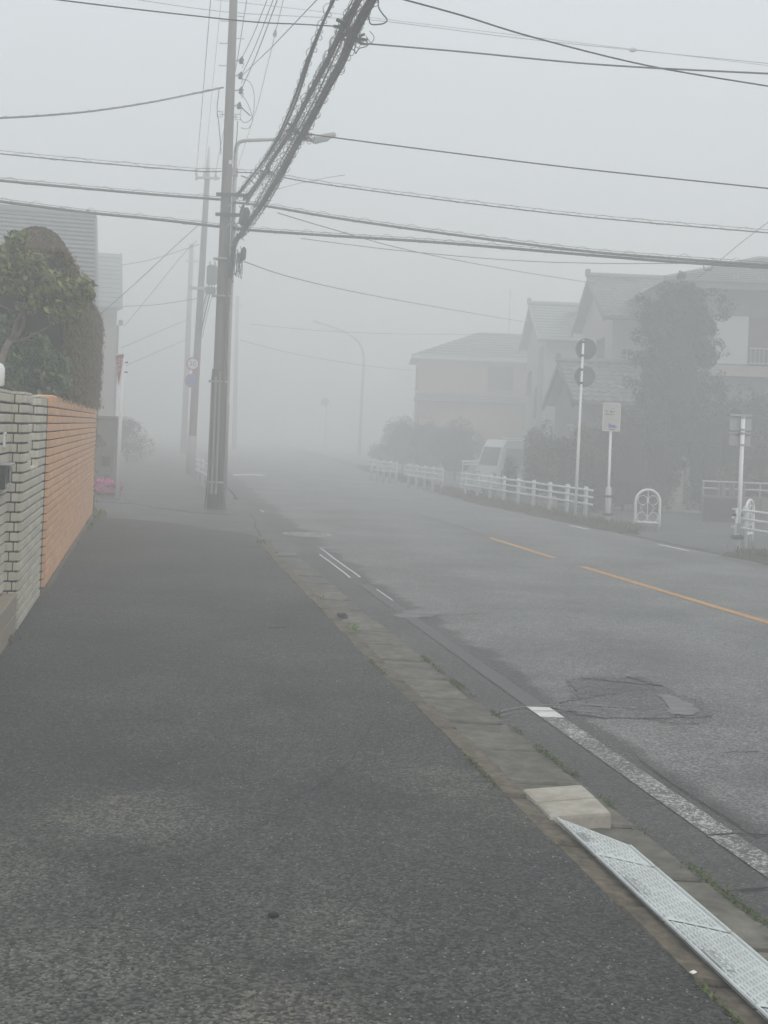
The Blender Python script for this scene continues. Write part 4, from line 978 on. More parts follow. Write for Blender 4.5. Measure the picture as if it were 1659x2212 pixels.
m_ = MB(); m_.prism(rtri(1.0), nrm, pc, rgt, up_, 0.003); pl_ = part('sign_plate', m_, M_signwhite, st)
m_ = MB(); m_.prism(rtri(0.93), nrm, pc + nrm * 0.0035 + up_ * 0.008, rgt, up_, 0.002); part('red_face', m_, M_red, pl_)
o3 = origin_of(pl_)
lettering('止まれ', 0.22, M_signwhite, pl_, frame4(pc - o3 + nrm * 0.007 + up_ * 0.165, rgt, up_))
lettering('STOP', 0.12, M_signwhite, pl_, frame4(pc - o3 + nrm * 0.007 + up_ * 0.015, rgt, up_))
for dz in (-0.16, -0.36):
    m_ = MB(); m_.tube([(sb.x, sb.y, stop_z + dz), Vector((sb.x, sb.y, stop_z + dz)) - nrm * 0.09], 0.012, 6); m_.box(Vector((sb.x, sb.y, stop_z + dz)) - nrm * 0.09, (0.03, 0.03, 0.03)); part('clamp', m_, M_dark, st)
# parked car behind, fading into the mist

# ================================================================== UTILITY POLES
def shaft(base, top, r0, r1, n=20, k=8):
    m_ = MB(); m_.tube([base.lerp(top, i / k) for i in range(k + 1)], [r0 + (r1 - r0) * i / k for i in range(k + 1)], n); return m_
PB = atz(463.5, 1097, -0.015); YP = PB.y
pt = at(504.5, 0, YP)
def p1(z): return PB + (pt - PB) * ((z - PB.z) / (pt.z - PB.z))                        # the axis leans very slightly
def r1_(z): return 0.138 - 0.0115 * max(0, z - 5.0)
u1 = thing('utility_pole', 'tall concrete utility pole on the corner, thick cables and lashings at its head', 'utility pole', PB)
part('shaft', shaft(p1(-0.2), p1(11.5), r1_(0), r1_(11.5), 24, 10), M_pole, u1, smooth=True)
zs = at(470, 800, YP).z
m_ = MB(); m_.tube([p1(-0.1), p1(zs - 0.12), p1(zs), p1(zs + 0.02)], [r1_(0) + 0.013, r1_(2) + 0.012, r1_(2) + 0.004, r1_(2)], 24); slv = part('sleeve', m_, M_sleeve, u1, smooth=True)
for a_, w_, top in ((-1.9, 0.028, 2.45), (-1.35, 0.024, 2.55), (-2.6, 0.02, 2.3)):
    m_ = MB()
    d = Vector((math.cos(a_), math.sin(a_), 0))
    m_.tube([p1(0.25) + d * (r1_(0) + 0.008), p1(top) + d * (r1_(2) + 0.008)], w_, 6); part('sleeve_rib', m_, M_ridge, slv)
# cable riser up the street side
m_ = MB(); d = Vector((math.cos(-0.9), math.sin(-0.9), 0)); m_.tube([p1(2.3) + d * (r1_(2) + 0.02), p1(3.4) + d * (r1_(3) + 0.02), p1(4.9) + d * (r1_(5) + 0.02)], [0.022, 0.025, 0.02], 8); part('riser_pipe', m_, M_sleeve, u1)
m_ = MB(); d = Vector((-1, -0.2, 0)).normalized(); m_.tube([p1(-0.05) + d * 0.18, p1(0.5) + d * 0.15, p1(2.0) + d * 0.14], 0.012, 6); part('earth_wire', m_, M_dark, u1)
for z in (at(464, 1041, YP).z, at(466, 824, YP).z, at(470, 640, YP).z, at(482, 560, YP).z):
    m_ = MB(); m_.tube([p1(z - 0.015), p1(z + 0.015)], r1_(z) + 0.018, 24); m_.box(p1(z) + Vector((-r1_(z) - 0.03, -0.03, 0)), (0.05, 0.04, 0.05)); part('band', m_, M_galv, u1)
for k in range(9):                                            # climbing bolts
    z = 7.1 + k * 0.42; d = Vector((1, 0.0, 0)) * (1 if k % 2 else -1)
    for sgn in (-1, 1):
        m_ = MB(); q = p1(z + 0.05 * sgn); m_.tube([q + Vector((sgn * r1_(z) * 0.8, 0, 0)), q + Vector((sgn * (r1_(z) + 0.13), 0, 0.0)), q + Vector((sgn * (r1_(z) + 0.13), 0, 0.02))], 0.009, 6)
        if z > 8.2: part('step_bolt', m_, M_galv, u1)
for z, x0, x1 in ((at(490, 423, YP).z, -0.17, 0.36), (at(485, 466, YP).z, -0.17, 0.30)):
    m_ = MB(); q = p1(z); m_.box(q + Vector(((x0 + x1) / 2, -0.13, 0)), (x1 - x0, 0.06, 0.06), bevel=0.006); part('crossarm', m_, M_dark, u1)
    m_ = MB(); m_.tube([q + Vector((x1 - 0.05, -0.13, 0.02)), q + Vector((0.06, -0.12, -0.22))], 0.014, 6); part('arm_brace', m_, M_galv, u1)
m_ = MB(); q = at(497.5, 350, YP - 0.16); m_.box(q, (0.055, 0.006, 0.075)); part('number_plate', m_, M_signwhite, u1)
# insulators stacked up the street side
for px, y in ((521, 130), (519, 163), (520, 195), (516, 228)):
    q = at(px, y, YP - 0.05); m_ = MB()
    m_.tube([q + Vector((0, 0, -0.07)), q + Vector((0, 0, -0.05)), q + Vector((0.005, 0, -0.02)), q + Vector((0.01, 0, 0.01)), q + Vector((0.01, 0, 0.04)), q + Vector((0.02, 0, 0.07))], [0.02, 0.045, 0.028, 0.05, 0.026, 0.012], 10); ins = part('insulator', m_, M_dark, u1, smooth=True)
    m_ = MB(); a = p1(q.z); m_.tube([a, q], 0.014, 6); m_.tube([q + Vector((0.02, 0, 0.0)), q + Vector((0.06, -0.05, -0.08)), q + Vector((0.03, -0.05, -0.16))], 0.008, 5); part('pin', m_, M_galv, ins)
for px, y, s in ((475, 247, 1), (514, 253, 1)):
    q = at(px, y, YP - 0.03); m_ = MB(); m_.tube([q + Vector((-0.05, 0, 0.05)), q + Vector((0.05, 0, 0.05)), q + Vector((0.05, 0, -0.05)), q + Vector((-0.05, 0, -0.05)), q + Vector((-0.05, 0, 0.05))], 0.009, 5)
    m_.tube([p1(q.z), q], 0.01, 5); part('wire_rack', m_, M_galv, u1)
# drop loops, splice closures
def pxpath(pp, Y0, Y1=None):
    Y1 = Y0 if Y1 is None else Y1; n = len(pp)
    return [at(p[0], p[1], Y0 + (Y1 - Y0) * i / max(1, n - 1)) for i, p in enumerate(pp)]
def smooth_path(P, k=6):
    out = []
    for i in range(len(P) - 1):
        a, b, c, d = P[max(i - 1, 0)], P[i], P[i + 1], P[min(i + 2, len(P) - 1)]
        for j in range(k):
            t = j / k; out.append(0.5 * ((2 * b) + (c - a) * t + (2 * a - 5 * b + 4 * c - d) * t * t + (3 * b - a - 3 * c + d) * t ** 3))
    return out + [P[-1]]
for pp, r in (([(474, 190), (472, 205), (469, 235), (473, 270), (477, 320), (477, 333)], 0.008), ([(516, 200), (530, 215), (541, 238), (545, 262), (535, 278), (520, 276)], 0.006), ([(520, 170), (540, 178), (549, 205), (546, 250), (530, 265), (518, 256)], 0.006),
              ([(520, 230), (533, 243), (541, 250)], 0.012), ([(513, 262), (512, 290), (508, 330)], 0.009), ([(521, 380), (540, 388), (555, 405)], 0.012), ([(517, 445), (530, 462), (535, 470)], 0.01)):
    m_ = MB(); m_.tube(smooth_path(pxpath(pp, YP - 0.12)), r, 6); part('jumper_wire', m_, M_cable, u1)
def closure(px, py, ln, rad, ang_, Y, name='splice_closure', mat_=None):
    c_ = at(px, py, Y); d = Vector((math.sin(ang_), -0.1, math.cos(ang_))).normalized(); m_ = MB()
    m_.tube([c_ - d * ln / 2, c_ - d * ln * 0.42, c_ - d * ln * 0.3, c_ + d * ln * 0.25, c_ + d * ln * 0.4, c_ + d * ln / 2], [rad * 0.2, rad * 0.75, rad, rad, rad * 0.7, rad * 0.15], 12); return part(name, m_, mat_ or M_dark, u1, smooth=True)
closure(528, 468, 0.36, 0.085, 0.28, YP - 0.3); closure(523, 452, 0.2, 0.03, 0.3, YP - 0.3)
closure(526, 548, 0.26, 0.05, 0.05, YP - 0.22); closure(518, 558, 0.2, 0.055, 0.0, YP - 0.16, mat_=M_galv)
m_ = MB(); m_.tube(smooth_path(pxpath([(505, 528), (513, 514), (524, 503), (530, 492), (535, 486)], YP - 0.2)), [0.05] * 25, 10); part('cable_sheath', m_, M_cable, u1, smooth=True)
m_ = MB(); m_.tube(smooth_path(pxpath([(498, 600), (500, 570), (504, 545), (508, 528), (516, 510)], YP - 0.13)), 0.04, 10); part('cable_sheath', m_, M_cable, u1, smooth=True)
for k in range(14):
    x0 = 506 + random.uniform(0, 22); y0 = 520 + random.uniform(0, 40); dx = random.uniform(-6, 6); ln = random.uniform(28, 62)
    m_ = MB(); m_.tube(smooth_path(pxpath([(x0, y0), (x0 + dx, y0 + ln * 0.6), (x0 + dx * 0.6 - 2, y0 + ln), (x0 + dx - 5, y0 + ln * 0.7), (x0 - 8, y0 + 6)], YP - 0.15 - random.uniform(0, 0.15)), 4), 0.0055, 5); part('drop_loop', m_, M_cable, u1)
for k in range(16):
    x0 = 503 + random.uniform(0, 10); y0 = 478 + random.uniform(0, 30)
    m_ = MB(); m_.tube(smooth_path(pxpath([(x0, y0), (x0 + random.uniform(6, 18), y0 + random.uniform(-10, 20)), (x0 + random.uniform(14, 34), y0 + random.uniform(-6, 14))], YP - 0.12 - random.uniform(0, 0.2)), 4), 0.006, 5); part('drop_loop', m_, M_cable, u1)
# roadside lamp post hard against the pole
LB = atz(480.5, 1098, -0.015); YL_ = LB.y + 0.12
ls = thing('street_lamp', 'pale street lamp post beside the corner utility pole, long arm over the road', 'street lamp', (LB.x, YL_, -0.015))
lt = at(508.5, 345, YL_)
m_ = MB(); b_ = Vector((LB.x, YL_, -0.1)); m_.tube([b_, b_.lerp(lt, 0.3), b_.lerp(lt, 0.31), lt], [0.055, 0.052, 0.043, 0.040], 14); part('post', m_, M_lamppost, ls, smooth=True)
arm = smooth_path([lt, at(509.5, 325, YL_), at(514, 311, YL_), at(526, 304.5, YL_), at(560, 302.5, YL_ - 0.05), at(620, 301, YL_ - 0.1), at(680, 302, YL_ - 0.15)])
m_ = MB(); m_.tube(arm, [0.040 - 0.012 * i / (len(arm) - 1) for i in range(len(arm))], 12); part('arm', m_, M_lamppost, ls, smooth=True)
m_ = MB(); a, b = at(678, 301, YL_ - 0.15), at(726, 290, YL_ - 0.2); d = (b - a).normalized()
m_.tube([a - d * 0.02, a + d * 0.03, a.lerp(b, 0.35), a.lerp(b, 0.7), b - d * 0.03, b], [0.03, 0.052, 0.062, 0.058, 0.05, 0.02], 14); part('lamp_head', m_, M_lamppost, ls, smooth=True)
m_ = MB(); c_ = a.lerp(b, 0.32) + Vector((0, 0, -0.05)); m_.tube([c_ - d * 0.17, c_ - d * 0.12, c_ + d * 0.12, c_ + d * 0.17], [0.015, 0.045, 0.045, 0.015], 12); part('lens', m_, M_paleglass, ls, smooth=True)
m_ = MB(); q = at(508, 372, YL_ - 0.02); m_.box(q, (0.1, 0.09, 0.16), bevel=0.01); part('control_box', m_, M_lamppost, ls)

# pole two with transformer and two traffic signs
P2 = atz(411, 1023, -0.015); Y2 = P2.y; t2 = at(451.5, 318, Y2)
def p2(z): return P2 + (t2 - P2) * ((z - P2.z) / (t2.z - P2.z))
u2 = thing('utility_pole', 'misty utility pole carrying a speed limit sign, second along the street', 'utility pole', P2)
part('shaft', shaft(p2(-0.2), p2(t2.z - 0.9), 0.135, 0.085), M_pole, u2, smooth=True)
m_ = MB(); m_.tube([p2(t2.z - 0.95), p2(t2.z - 0.6), p2(t2.z)], [0.075, 0.06, 0.02], 12); part('tip', m_, M_galv, u2, smooth=True)
zl = at(414, 941, Y2).z; m_ = MB(); m_.tube([p2(-0.1), p2(zl)], [0.145, 0.14], 20); part('guard_sleeve', m_, mat('pale_sleeve', (0.36, 0.35, 0.34), 0.7, 0.1, 8), u2, smooth=True)
def arm2(root, pf, x0, x1, py, Y, th=0.07):
    q = at((x0 + x1) / 2, py, Y); m_ = MB(); m_.box(q + Vector((0, -0.12, 0)), ((x1 - x0) * m_per_px(Y), 0.07, th), bevel=0.008); return part('crossarm', m_, M_galv, root)
arm2(u2, p2, 424, 476, 386, Y2); arm2(u2, p2, 411, 470, 624, Y2, 0.09)
for x, y0, y1 in ((424, 365, 389), (466, 372, 389), (441, 372, 386)):
    m_ = MB(); a, b = at(x, y1, Y2 - 0.12), at(x, y0, Y2 - 0.12); m_.tube([a, a.lerp(b, 0.3), a.lerp(b, 0.5), a.lerp(b, 0.7), b], [0.05, 0.03, 0.05, 0.03, 0.04], 10); part('insulator', m_, M_galv, u2, smooth=True)
q = at(458, 592, Y2 - 0.1); m_ = MB(); m_.tube([q + Vector((0, 0, -0.33)), q + Vector((0, 0, -0.3)), q + Vector((0, 0, 0.22)), q + Vector((0, 0, 0.27))], [0.13, 0.17, 0.17, 0.12], 16); tf = part('transformer', m_, M_dark, u2, smooth=True)
m_ = MB(); m_.tube([q + Vector((-0.08, 0, 0.25)), q + Vector((-0.08, 0, 0.4))], 0.03, 8); m_.tube([q + Vector((0.08, 0, 0.25)), q + Vector((0.08, 0, 0.4))], 0.03, 8); part('bushing', m_, M_galv, tf)
q = at(428, 475, Y2 - 0.1); m_ = MB(); m_.box(at(455, 628, Y2 - 0.1), (0.3, 0.2, 0.22), bevel=0.02); part('switch_box', m_, M_dark, u2)
for k in range(12):
    m_ = MB(); x0 = 428 + random.uniform(0, 12); y0 = 640 + random.uniform(-10, 30); m_.tube(smooth_path(pxpath([(x0 + 26, y0 - 60), (x0 + 12, y0 - 5), (x0 + 4, y0 + 30), (x0 - 3, y0 + 62)], Y2 - 0.15), 4), 0.009 + 0.012 * (k < 2), 5); part('jumper_wire', m_, M_cable, u2)
def round_sign(root, px, py, r, Y, kind):
    c_ = at(px, py, Y); nf = Vector((0.05, -1, 0)).normalized(); m_ = MB(); m_.disc(c_, nf, r, 0.004, 40); base = part('sign_plate', m_, M_red if kind == 'speed' else M_red, root)
    m_ = MB(); m_.disc(c_ + nf * 0.005, nf, r * (0.78 if kind == 'speed' else 0.88), 0.003, 40); part('sign_face', m_, M_signwhite if kind == 'speed' else M_blue, base)
    if kind == 'speed': lettering('30', r * 1.12, M_blue, base, frame4(c_ - origin_of(base) + nf * 0.0095, Vector((1, 0.05, 0)), Vector((0, 0, 1))))
    m_ = MB(); m_.tube([c_, c_ - nf * 0.16], 0.015, 6); part('bracket', m_, M_galv, base)
round_sign(u2, 416.5, 786, 0.205, Y2 - 0.2, 'speed'); round_sign(u2, 414, 822.5, 0.215, Y2 - 0.2, 'blue')
# pole three, almost lost
P3 = atz(396, 1003, -0.015); Y3 = 64.0; b3 = at(396, 990, Y3); t3 = at(414, 528, Y3)
b3.z = -0.05
u3 = thing('utility_pole', 'faint utility pole lost in the mist beyond the speed limit sign', 'utility pole', b3)
part('shaft', shaft(b3, t3, 0.17, 0.11), M_pole, u3, smooth=True)
arm2(u3, None, 402, 430, 565, Y3)
u4p = at(505, 985, 84); u4p.z = -0.05
u4 = thing('utility_pole', 'faint utility pole just showing past the corner pole', 'utility pole', u4p)
part('shaft', shaft(u4p, at(513, 640, 84), 0.17, 0.11), M_pole, u4, smooth=True); arm2(u4, None, 500, 526, 660, 84)

# ================================================================== OVERHEAD CABLES
def extend(P, e0, e1):
    P = list(P)
    if e0: P = [P[0] + (P[0] - P[1]).normalized() * e0] + P
    if e1: P = P + [P[-1] + (P[-1] - P[-2]).normalized() * e1]
    return P
def cable(px, Ys, r, label, mat_=None, e0=0, e1=0, name='overhead_cable', sides=6, k=6):
    """px with a depth for each point: two hooks on a pole or a span leaving the frame"""
    P = [at(p[0], p[1], Y) for p, Y in zip(px, Ys)]; P = extend(smooth_path(P, k), e0, e1)
    m_ = MB(); m_.tube(P, r, sides); o = part(name, m_, mat_ or M_cable, None, smooth=True); tag(o, label, 'cable'); return o, P
def resample(P, step):
    out = [P[0]]; acc = 0.0
    for a, b in zip(P[:-1], P[1:]):
        L = (b - a).length; d = (b - a) / max(L, 1e-9); pos = step - acc
        while pos <= L: out.append(a + d * pos); pos += step
        acc = (acc + L) % step if True else 0
        acc = L - (pos - step)
    return out
def helix(P, rad, pitch, wire, jit=0.25, seg=9):
    Q = resample(P, pitch / seg); H = []
    for i, p in enumerate(Q):
        t = (Q[min(i + 1, len(Q) - 1)] - Q[max(i - 1, 0)]).normalized(); a = t.cross(Vector((0, 0, 1))).normalized(); b = a.cross(t)
        an = 2 * PI * i / seg + 0.5 * math.sin(i * 0.13); rr = rad * (1 + jit * math.sin(i * 0.37) + jit * 0.6 * math.sin(i * 1.13))
        H.append(p + a * math.cos(an) * rr + b * math.sin(an) * rr)
    m_ = MB(); m_.tube(H, wire, 4, False); return m_
def lashed(px, Ys, r, label, e0=0, e1=0, hr=0.05, pitch=0.3, messenger=0.05, core_mat=None, hang=True):
    """a cable lashed below a steel messenger with a loose spiral of wire"""
    P = [at(p[0], p[1], Y) for p, Y in zip(px, Ys)]; P = extend(smooth_path(P, 6), e0, e1)
    t = thing('lashed_cable', label, 'cable', P[len(P) // 2])
    m_ = MB(); m_.tube(P, r, 8); part('cable', m_, core_mat or M_cable_grey, t, smooth=True)
    Q = [p + Vector((0, 0, messenger)) for p in P]; m_ = MB(); m_.tube(Q, 0.005, 5); part('messenger_wire', m_, M_wire, t)
    part('lashing', helix([p + Vector((0, 0, messenger * 0.5)) for p in P], hr, pitch, 0.0035), M_wire, t, smooth=True)
    return t
lashed([(0, 332), (130, 345), (300, 360), (430, 370), (478, 370)], [22, 22.4, 23, 24, YP], 0.011, 'uppermost lashed cable reaching the corner pole over the hedge', e0=9, hr=0.04, pitch=0.85, messenger=0.055, core_mat=M_cable)
lashed([(510, 372), (580, 376), (660, 392), (900, 425), (1260, 468), (1659, 503)], [YP, 24, 23.6, 23, 22.3, 21.6], 0.011, 'uppermost lashed cable crossing the road from the corner pole', e1=9, hr=0.035, pitch=0.6, core_mat=M_cable)
lashed([(0, 390), (160, 405), (330, 420), (478, 431)], [22, 22.6, 23.4, YP], 0.024, 'middle lashed cable reaching the corner pole over the hedge', e0=9, hr=0.045, pitch=0.6)
lashed([(505, 437), (580, 446), (720, 470), (950, 503), (1250, 541), (1450, 558), (1659, 573)], [YP, 24, 23.6, 23.1, 22.4, 22, 21.6], 0.024, 'middle lashed cable crossing the road from the corner pole', e1=9, hr=0.05, pitch=0.45)
lashed([(0, 435), (180, 458), (330, 473), (478, 490)], [22, 22.7, 23.4, YP], 0.026, 'lowest lashed cable reaching the corner pole over the hedge', e0=9, hr=0.05, pitch=0.5)
lashed([(505, 492), (540, 497), (700, 508), (950, 524), (1250, 549), (1450, 565), (1659, 578)], [YP, 24, 23.7, 23.2, 22.5, 22, 21.6], 0.026, 'lowest lashed cable crossing the road from the corner pole', e1=9, hr=0.05, pitch=0.4)
lashed([(0, 255), (90, 250), (200, 240), (320, 222), (430, 200), (482, 189)], [20.5, 21, 22, 23, 24, YP], 0.016, 'single thick sheathed cable rising over the hedge to the corner pole', e0=9, hr=0.02, pitch=0.3, messenger=0.012, core_mat=M_cable_grey)
# the bundle running along the street, over the footway and away behind the camera
def bundle(px, z0, z1, r, label, hr, pitch, strands=3, e=6.0, wire=0.004, hel=2):
    n = len(px); P = []
    for i, p in enumerate(px):
        f = i / (n - 1); z = z0 + (z1 - z0) * f - 0.25 * math.sin(f * PI) * 0.0; P.append(atz(p[0], p[1], z))
    P = extend(smooth_path(P, 8), 0, e); t = thing('cable_bundle', label, 'cable', P[0])
    for s in range(strands):
        an = 2 * PI * s / strands; off = r * 1.1 if strands > 1 else 0
        Q = resample(P, 0.25); R_ = []
        for i, p in enumerate(Q):
            a2 = an + i * 0.11; R_.append(p + Vector((math.cos(a2) * off, 0, math.sin(a2) * off)))
        m_ = MB(); m_.tube(R_, r, 6); part('cable', m_, M_cable, t, smooth=True)
    for h in range(hel): part('lashing', helix(P, hr * (1 + 0.2 * h), pitch * (1 + 0.37 * h), wire, 0.3), M_cable, t, smooth=True)
    return t, P
def cr3(l): return [(384 + .2976 * a, .2976 * b) for a, b in l]
zA = at(512, 423, YP).z; zB = at(530, 432, YP).z; zC = at(538, 488, YP).z
bundle(cr3([(430, 1420), (520, 1300), (620, 1170), (740, 980), (850, 730), (950, 430), (1060, 150), (1130, 0)]), zA, 6.15, 0.017, 'outermost spiral-lashed cable bundle climbing overhead from the corner pole', 0.045, 0.24, 2, hel=1)
bundle(cr3([(480, 1445), (590, 1330), (690, 1150), (830, 940), (960, 680), (1070, 470), (1200, 200), (1320, 0)]), zB, 6.05, 0.018, 'middle spiral-lashed cable bundle overhead, ending in a pale pipe at the pole', 0.052, 0.22, 3)
bundle(cr3([(500, 1645), (600, 1500), (690, 1350), (830, 1110), (960, 880), (1080, 640), (1180, 470), (1290, 220), (1410, 0)]), zC, 5.85, 0.026, 'heaviest spiral-lashed cable bundle overhead, meeting the pole lowest', 0.056, 0.2, 3)
bundle(cr3([(545, 1640), (660, 1470), (760, 1290), (850, 1110), (930, 950), (1100, 620), (1250, 345), (1440, 0)]), zC - 0.03, 5.8, 0.009, 'plain thin cable running just outside the heaviest lashed bundle', 0.022, 0.5, 1, hel=1, wire=0.004)
bundle(cr3([(545, 1520), (640, 1350), (760, 1150), (900, 900), (1010, 690), (1130, 430), (1260, 150), (1330, 0)]), zC + 0.25, 5.95, 0.010, 'thin spiral-lashed cable between the two heavy bundles', 0.04, 0.2, 1, hel=1)
bundle(cr3([(420, 1440), (560, 1280), (700, 1080), (860, 860), (980, 610), (1100, 380), (1200, 150), (1270, 0)]), zB + 0.02, 6.1, 0.008, 'slack thin cable hanging between the outer lashed bundles', 0.03, 0.3, 1, hel=1)
m_ = MB(); P = smooth_path([atz(*cr3([q])[0], zB - 0.03) for q in ((505, 1460), (520, 1430), (570, 1350), (625, 1260), (640, 1240))]); m_.tube(P, 0.035, 10); tag(part('cable_pipe', m_, M_pole, None, smooth=True), 'pale straight pipe sleeve on the middle bundle at the pole', 'pipe')
def hardware(px, py, z, n, sc, label):
    c_ = atz(px, py, z); t = thing('cable_clamp', label, 'cable clamp', c_)
    for k in range(n):
        m_ = MB(); q = c_ + Vector((random.gauss(0, 0.05), random.gauss(0, 0.2), random.gauss(0, 0.035))) * sc; m_.box(q, (0.035 * sc, 0.12 * sc, 0.035 * sc), Matrix.Rotation(random.uniform(0, 3), 3, 'X') @ Matrix.Rotation(random.uniform(0, 3), 3, 'Z'), bevel=0.006 * sc); part('bolt_block', m_, M_dark, t)
    m_ = MB(); m_.box(c_ + Vector((0, 0, -0.01)), (0.28 * sc, 0.03, 0.025), Matrix.Rotation(0.1, 3, 'Y')); part('spacer_bar', m_, M_dark, t)
    for k in range(5):
        m_ = MB(); a = c_ + Vector((random.gauss(0, 0.08), random.gauss(0, 0.1), random.gauss(0, 0.03))); m_.tube(smooth_path([a, a + Vector((0.05, 0.0, -0.06)), a + Vector((0.02, 0.02, -0.12)), a + Vector((-0.04, 0.0, -0.05))], 4), 0.004, 4); part('tie_wire', m_, M_cable, t)
hardware(745, 58, 5.95, 9, 0.9, 'cluster of dark cable clamps high on the overhead bundles'); hardware(775, 82, 5.85, 5, 0.7, 'small dark clamp on the heavy bundle where a drop wire leaves')
hardware(635, 283, 5.9, 6, 0.9, 'dark clamp halfway down the bundles where a wire crosses the road'); hardware(657, 287, 5.6, 4, 0.8, 'second dark clamp halfway down, on the heaviest bundle'); hardware(576, 370, 5.8, 5, 0.8, 'dark clamp on the bundles just above the pole crossarm')
# single wires
yb1 = atz(733, 56, 5.95).y; yb2 = atz(775, 95, 5.85).y; yb3 = atz(657, 287, 5.6).y
cable([(733, 57), (640, 52), (549, 47.5), (400, 32), (260, 16), (129, 0)], [yb1, yb1 - .2, yb1 - .4, yb1 - .8, yb1 - 1.2, yb1 - 1.6], 0.007, 'black service wire leaving the high clamps towards the hedge side', e1=6)
cable([(775, 93), (800, 95), (1000, 112), (1300, 140), (1659, 159)], [yb2, yb2 - .1, yb2 - .4, yb2 - .9, yb2 - 1.6], 0.010, 'twisted pale service wire leaving the heavy bundle across the road', M_wire, e1=6)
cable([(876, 0), (1000, 34), (1150, 80), (1400, 142), (1659, 186)], [12.0, 12.2, 12.6, 13, 13.4], 0.0085, 'black wire slanting down steeply across the open sky', e0=6, e1=6)
cable([(655, 287), (720, 297), (950, 327), (1250, 364), (1659, 407)], [yb3, yb3 - .1, yb3 - .4, yb3 - .9, yb3 - 1.5], 0.0095, 'lone black wire crossing the road from the halfway clamp', e1=6)
o, P = cable([(300, 0), (490, 26), (700, 38), (830, 46), (1100, 80), (1367, 108), (1659, 137)], [29, 29, 29, 29, 28.5, 28, 27.5], 0.008, 'thin grey power wire with a small ball marker high over the road', M_wire, e0=6, e1=6)
q = at(1367, 108, 28); m_ = MB(); m_.tube([q + Vector((-0.1, 0, 0.01)), q + Vector((-0.06, 0, 0)), q + Vector((0, 0, 0)), q + Vector((0.06, 0, 0)), q + Vector((0.1, 0, -0.01))], [0.01, 0.04, 0.055, 0.04, 0.01], 12); part('ball_marker', m_, M_galv, o, smooth=True)
cable([(470, 0), (700, 26), (900, 50)], [31, 31, 31], 0.007, 'faint upper wire crossing behind the head of the corner pole', M_wire, e0=8, e1=10)
zt1 = at(523, 125, YP).z
for px0, px1, lab, r in (((523, 124), (577, 0), 'thin power wire rising from the topmost pole insulator', 0.007), ((523, 160), (590, 0), 'thin power wire rising from the second pole insulator', 0.007), ((521, 194), (599, 0), 'thin power wire rising from the third pole insulator', 0.008)):
    a = at(px0[0], px0[1], YP - 0.05); b = atz(px1[0], px1[1], a.z + 0.15); m_ = MB(); P = extend([a, a.lerp(b, 0.5) - Vector((0, 0, 0.06)), b], 0, 6); m_.tube(smooth_path(P), r, 5); tag(part('power_wire', m_, M_cable), lab, 'wire', 'power wires along the street')
a = at(524, 162, YP - 0.05); b = at(684, 0, 15.5); m_ = MB(); m_.tube(extend([a, a.lerp(b, .5) - Vector((0, 0, .03)), b], 0, 8), 0.007, 5); tag(part('power_wire', m_, M_cable), 'power wire slanting across the bundles towards the far side', 'wire')
a = at(425, 363, Y2 - 0.12); b = atz(455, 0, a.z + 0.2); m_ = MB(); m_.tube(extend([a, a.lerp(b, .5) - Vector((0, 0, .1)), b], 0, 6), 0.009, 5); tag(part('power_wire', m_, M_cable_grey), 'high power wire passing on the hedge side of the corner pole', 'wire')
a = at(466, 372, Y2 - 0.12); b = atz(512, 134, a.z + 0.1); c_ = atz(533, 0, a.z + 0.2); m_ = MB(); m_.tube(extend([a, b, c_], 0, 6), 0.009, 5); tag(part('power_wire', m_, M_cable_grey), 'high power wire passing on the road side of the corner pole', 'wire')
a = at(514, 360, Y2 - 0.1); b = atz(560, 215, a.z + 0.1); c_ = atz(612, 0, a.z + 0.25); m_ = MB(); m_.tube(extend([a, b, c_], 0, 6), 0.008, 5); pw = part('power_wire', m_, M_cable_grey); tag(pw, 'power wire with a tapered strain insulator above the lamp arm', 'wire')
q = atz(594, 71, a.z + 0.2); q0, q1 = atz(592.5, 80, a.z + 0.2), atz(596, 62, a.z + 0.2); m_ = MB(); m_.tube([q0, q0.lerp(q1, 0.3), q0.lerp(q1, 0.6), q1], [0.01, 0.05, 0.03, 0.01], 8); part('strain_insulator', m_, M_galv, pw, smooth=True)
a = at(441, 372, Y2 - 0.1); b = at(468, 100, 30); m_ = MB(); m_.tube(extend([a, b], 0, 6), 0.006, 5); tag(part('power_wire', m_, M_wire), 'finest wire running up to the tip of the second pole', 'wire')
# the big loop of spare cable beside the bundles
m_ = MB(); yl = 12.2; m_.tube(smooth_path([at(821, -30, yl), at(817, 10, yl), at(825, 28, yl), at(836, 42, yl), at(830, 50, yl), at(815, 53, yl), at(800, 51, yl), at(797, 35, yl)], 6), 0.007, 6); tag(part('cable_loop', m_, M_cable, None, smooth=True), 'slack loop of black cable hanging beside the bundles', 'cable')
m_ = MB(); yl = yb2; m_.tube(smooth_path([at(769, 98, yl), at(766, 106, yl), at(768, 116, yl), at(772, 110, yl), at(778, 104, yl), at(792, 100, yl), at(794, 92, yl), at(787, 88, yl), at(780, 96, yl), at(796, 97, yl)], 5), 0.006, 5); tag(part('tie_loop', m_, M_cable, None, smooth=True), 'small untidy tie loop where the pale drop wire leaves', 'cable')
